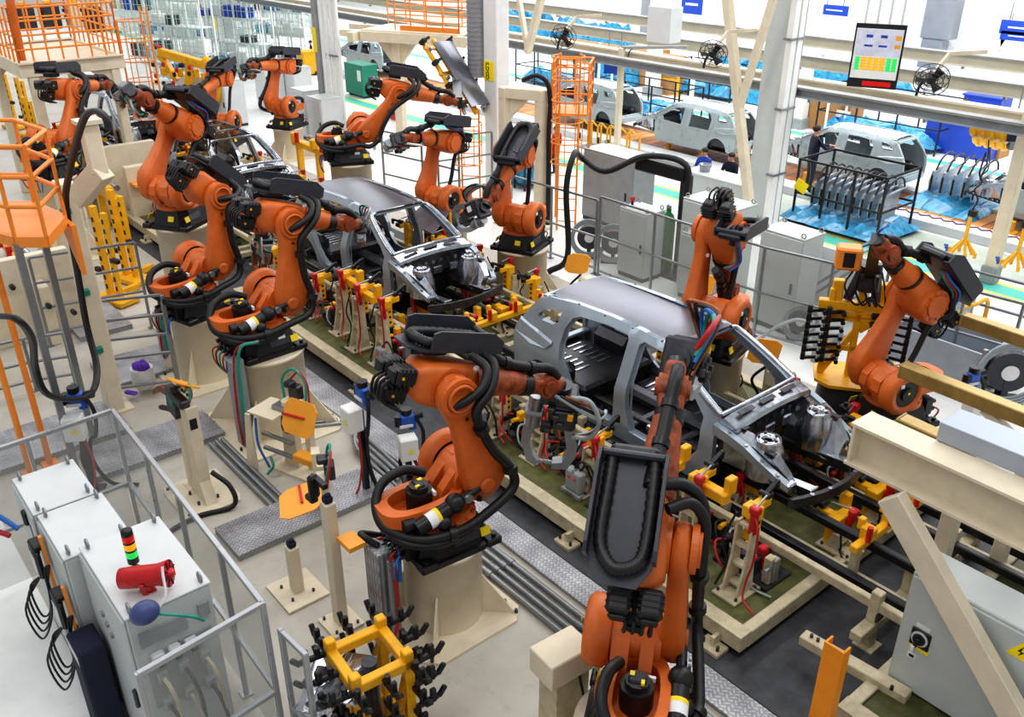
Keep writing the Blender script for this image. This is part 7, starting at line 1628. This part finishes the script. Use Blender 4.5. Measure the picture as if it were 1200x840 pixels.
# ================================================================== PEOPLE
def person(name, loc, rz, pose, label, shirt=NAVY):
    "one continuous body grown with Skin, clothing colours by height, hair as a child"
    J = {'pel': (0, 0, .96), 'sp': (0, .01, 1.18), 'ch': (0, .01, 1.38), 'nk': (0, 0, 1.53), 'hd': (0, .02, 1.62), 'ht': (0, .02, 1.74)}
    for s, q in ((-1, 'l'), (1, 'r')):
        J['sh'+q] = (s*.19, 0, 1.43); J['el'+q] = (s*.25, -.02, 1.15); J['wr'+q] = (s*.25, .08, .92); J['ha'+q] = (s*.245, .11, .83)
        J['hp'+q] = (s*.1, 0, .92); J['kn'+q] = (s*.11, .02, .5); J['an'+q] = (s*.11, -.02, .09); J['to'+q] = (s*.12, .16, .04)
    if pose == 'reach':
        for s, q in ((-1, 'l'), (1, 'r')): J['el'+q] = (s*.24, .2, 1.22); J['wr'+q] = (s*.18, .45, 1.2); J['ha'+q] = (s*.16, .55, 1.2)
    if pose == 'sit':
        d = -.46
        for k in ('pel', 'sp', 'ch', 'nk', 'hd', 'ht'): x, y, z = J[k]; J[k] = (x, y+max(0, z-1)*.12, z+d)
        for s, q in ((-1, 'l'), (1, 'r')):
            J['sh'+q] = (s*.19, .05, .97); J['el'+q] = (s*.26, .12, .7); J['wr'+q] = (s*.16, .36, .74); J['ha'+q] = (s*.12, .44, .75)
            J['hp'+q] = (s*.1, .02, .48); J['kn'+q] = (s*.13, .44, .5); J['an'+q] = (s*.13, .42, .1); J['to'+q] = (s*.13, .58, .04)
    rad = {'pel': .15, 'sp': .135, 'ch': .15, 'nk': .055, 'hd': .09, 'ht': .07, 'sh': .07, 'el': .05, 'wr': .035, 'ha': .04, 'hp': .1, 'kn': .065, 'an': .045, 'to': .04}
    keys = list(J); idx = {k: i for i, k in enumerate(keys)}
    E_ = [('pel', 'sp'), ('sp', 'ch'), ('ch', 'nk'), ('nk', 'hd'), ('hd', 'ht')]
    for q in 'lr': E_ += [('ch', 'sh'+q), ('sh'+q, 'el'+q), ('el'+q, 'wr'+q), ('wr'+q, 'ha'+q), ('pel', 'hp'+q), ('hp'+q, 'kn'+q), ('kn'+q, 'an'+q), ('an'+q, 'to'+q)]
    me = bpy.data.meshes.new('person'); me.from_pydata([J[k] for k in keys], [(idx[a], idx[c]) for a, c in E_], []); tmp = bpy.data.objects.new('tmp_person', me); COL.objects.link(tmp)
    md = tmp.modifiers.new('Skin', 'SKIN'); sk = me.skin_vertices[0].data
    for k in keys:
        r = rad[k if k in rad else k[:2]]; w = 1.25 if k in ('pel', 'sp', 'ch') else 1
        sk[idx[k]].radius = (r*w, r*.85 if w > 1 else r); sk[idx[k]].use_root = (k == 'pel')
    sub = tmp.modifiers.new('Sub', 'SUBSURF'); sub.levels = 2
    dg = bpy.context.evaluated_depsgraph_get(); dg.update(); ev = tmp.evaluated_get(dg); me2 = bpy.data.meshes.new_from_object(ev)
    bpy.data.objects.remove(tmp)
    me2.materials.clear()
    for m in (shirt, GREYBLK if shirt is NAVY else NAVY, SKIN, BLACK): me2.materials.append(m)
    hipz = J['pel'][2]; nz = J['nk'][2]
    for p in me2.polygons:
        c = p.center; p.use_smooth = True; mi = 0
        if c.z > nz-.01: mi = 2
        elif any((c-Vector(J['ha'+q])).length < .085 for q in 'lr'): mi = 2
        elif any((c-Vector(J['an'+q])).length < .1 or (c-Vector(J['to'+q])).length < .12 for q in 'lr'): mi = 3
        elif c.z < hipz-.04 and not any((c-Vector(J[a+q])).length < .2 for q in 'lr' for a in ('wr', 'el')): mi = 1
        p.material_index = mi
    o = link('person', me2); o.scale = ((1.08,)*3 if pose == 'reach' else (.86,)*3) if pose != 'sit' else (1,)*3; o.location = loc; o.rotation_euler = (0, 0, rz); tag(o, label, 'person')
    hx = Vector(J['hd']); b = B(HAIR); b.sphere(hx+Vector((0, -.025, .07)), .108, 8, (.92, 1, .8)); b.build('hair', o)
    b = B(SKIN); b.cyl(hx+Vector((0, .08, .0)), hx+Vector((0, .125, -.02)), .016, .012, n=8); b.use(BLACK)
    for s in (-1, 1): b.sphere(hx+Vector((s*.035, .088, .025)), .011, 4)
    b.use(RED).box(hx+Vector((0, .094, -.05)), (.045, .012, .01)); b.use(SKIN)
    for s in (-1, 1): b.sphere(hx+Vector((s*.095, .0, .005)), .025, 5, (.4, .8, 1))
    b.build('face', o)
    for s, q in ((-1, 'l'), (1, 'r')):
        b = B(SKIN); h = Vector(J['ha'+q]); w = Vector(J['wr'+q]); d = (h-w).normalized(); _, s1, u1 = frame(d)
        for k in range(4): b.tube([h+s1*(.024-.016*k), h+s1*(.026-.0175*k)+d*.06, h+s1*(.026-.0175*k)+d*(.10-.008*abs(k-1.5))-u1*.015], .0085, 6, 3)
        b.tube([h+s1*s*.03, h+s1*s*.06+d*.03, h+s1*s*.06+d*.06], .009, 6, 3); b.build('fingers', o)
    return o
p = G(948, 222, 0); pw = G(946, 226, .24); person('person', pw, radians(-35), 'reach', 'person in navy work clothes leaning toward the right silver car')
p = G(367, 84, 0); person('person', p, radians(150), 'stand', 'person in dark work clothes standing beside the yellow waste bin')
p = G(651, 204, 0); person('person', p, radians(100), 'stand', 'person in dark trousers standing behind the tall caged ladder', shirt=RED)
dq = G(803, 199, .95)
for (dx, lab) in ((.95, 'person in blue and black jacket seated at the desk, left one'), (1.75, 'person in dark navy jacket seated at the desk, right one')):
    ps = G(827 if dx < 1 else 858, 188 if dx < 1 else 194, .92); person('person', (ps.x, ps.y, 0), radians(180), 'sit', lab, shirt=STICKB if dx < 1 else NAVY)
    t = thing('stool', 'black stool under the '+('left' if dx < 1 else 'right')+' seated worker', 'stool', (ps.x, ps.y-.05, 0)); b = B(BLACK); b.cyl((0, 0, .34), (0, 0, .39), .19, n=16); b.build('seat', t); b = B(STEEL); b.cyl((0, 0, .03), (0, 0, .34), .03, n=8); b.cyl((0, 0, 0), (0, 0, .03), .2, n=16); b.build('base', t)
person('person', G(884, 204, 0), radians(160), 'stand', 'person in navy work clothes standing at the right end of the desk')
# ================================================================== SETTING
def plane(name, x0, y0, x1, y1, z, mat):
    b = B(mat); b.add([(x0, y0, z), (x1, y0, z), (x1, y1, z), (x0, y1, z)], [(0, 1, 2, 3)]); return struct(b.build(name))
plane('floor', -110, -30, 20, 60, 0.0, CONC)
plane('floor_hall', -110, 13.0, 20, 60, .004, HALLF)
plane('floor_bay', -14, -6, -5.5, 1.0, .004, HALLF)
plane('floor_aisle', -16, 20.7, 6, 22.4, .007, AISLE)
for x0, y0, x1, y1, m, nm in ((-70, 19.75, 10, 20.3, AQUA, 'floor_stripe'), (-70, 19.66, 10, 19.75, YLINE, 'floor_line'), (-70, 20.3, 10, 20.42, YLINE, 'floor_line'), (-70, 29.3, 10, 29.8, AQUA, 'floor_stripe'), (-70, 29.2, 10, 29.3, YLINE, 'floor_line')):
    plane(nm, x0, y0, x1, y1, .009, m)
WALL = M('wall_panel_white', lin(238, 240, 242), .5, 0, .02, 1)
WALLG = M('wall_panel_grey', lin(206, 210, 216), .5, 0, .03, 1)
b = B(WALL); b.box((-45, 42, 3.2), (130, .2, 6.4)); struct(b.build('wall_back'))
b = B(WALLG); b.box((-45, 42, 10.2), (130, .2, 7.6)); b.use(WALL)
for z in (6.6, 8.6, 10.6): b.box((-45, 41.85, z), (130, .12, .25))
for k in range(20): b.box((-108+6.4*k, 41.8, 10), (.3, .2, 7.4))
struct(b.build('wall_back_upper'))
b = B(WALL); b.box((-110, 15, 7), (.2, 90, 14)); struct(b.build('wall_left'))
# roof braces on the far wall
for i, (u0, v0, u1, v1) in enumerate(((1040, 5, 1120, 60), (1180, 0, 1178, 62), (1165, 62, 1200, 8), (905, 0, 930, 40), (1145, 5, 1130, 56))):
    a = GY(u0, v0, 40.5); c = GY(u1, v1, 40.5); b = B(WHITE); b.bar(a, c, .28, .28); tag(b.build('wall_brace'), 'white steel brace on the far wall, '+['right of the display board', 'near the right edge, upright', 'near the right edge, slanted', 'behind the thick column', 'beside the grey vent duct'][i], 'brace')
q = GY(1104, 22, 40); b = B(DUCT); b.box((q.x, q.y, q.z+.6), (1.3, .8, 2.8), b=.05); b.box((q.x-.1, q.y, q.z-1.4), (.9, .7, 1.2), b=.04); tag(b.build('vent_duct'), 'grey vent duct hanging on the far wall right of the display board', 'duct')
q = GY(763, 10, 36); b = B(DUCT); b.cyl((q.x, q.y, q.z-1.2), (q.x, q.y, q.z+2), .5, n=16); tag(b.build('vent_duct'), 'grey round vent duct on the far wall above the overhead beams', 'duct')
q = G(779, 26, 4.8); b = B(LGREY); b.box((q.x, q.y, 4.75), (.8, .5, .9), b=.02); tag(b.build('switch_box'), 'pale grey switch box on the overhead beams', 'box')
# ------------------------------------------------------------------ light
w = bpy.data.worlds.new('world'); SC.world = w; w.use_nodes = True
bg = w.node_tree.nodes['Background']; bg.inputs['Color'].default_value = (.92, .96, 1.0, 1); bg.inputs['Strength'].default_value = .55
def area(name, loc, size, sy, power, rot=(0, 0, 0), col=(1, 1, 1)):
    l = bpy.data.lights.new(name, 'AREA'); l.shape = 'RECTANGLE'; l.size = size; l.size_y = sy; l.energy = power; l.color = col
    o = bpy.data.objects.new(name, l); COL.objects.link(o); o.location = loc; o.rotation_euler = rot; return o
for i, x in enumerate((-3, -11, -19, -28)):
    area('ceiling_lamp', (x, 3, 11.5), 1.2, 9, 300, (0, 0, 0), (1, .98, .95)); area('ceiling_lamp', (x, 14, 11.5), 1.2, 9, 330, (0, 0, 0), (1, .98, .95))
for x in (-6, -20, -36, -54): area('hall_skylight', (x, 29, 12), 12, 14, 2600, (0, 0, 0), (.97, .98, 1))
area('hall_skylight', (-60, 10, 12), 14, 14, 2200)
# ------------------------------------------------------------------ camera
cam = bpy.data.cameras.new('camera'); co = bpy.data.objects.new('camera', cam); COL.objects.link(co)
cam.sensor_fit = 'HORIZONTAL'; cam.sensor_width = 36.0; cam.lens = 36.0*F/1200.0; cam.clip_end = 400
R_ = Matrix((RTv, UPv, -FWv)).transposed().to_4x4(); R_.translation = CAMP; co.matrix_world = R_
SC.camera = co
SC.view_settings.view_transform = 'Standard'; SC.view_settings.look = 'Medium High Contrast'; SC.view_settings.exposure = 0.0; SC.view_settings.gamma = 1.0
SC.cycles.max_bounces = 6; SC.cycles.transparent_max_bounces = 16
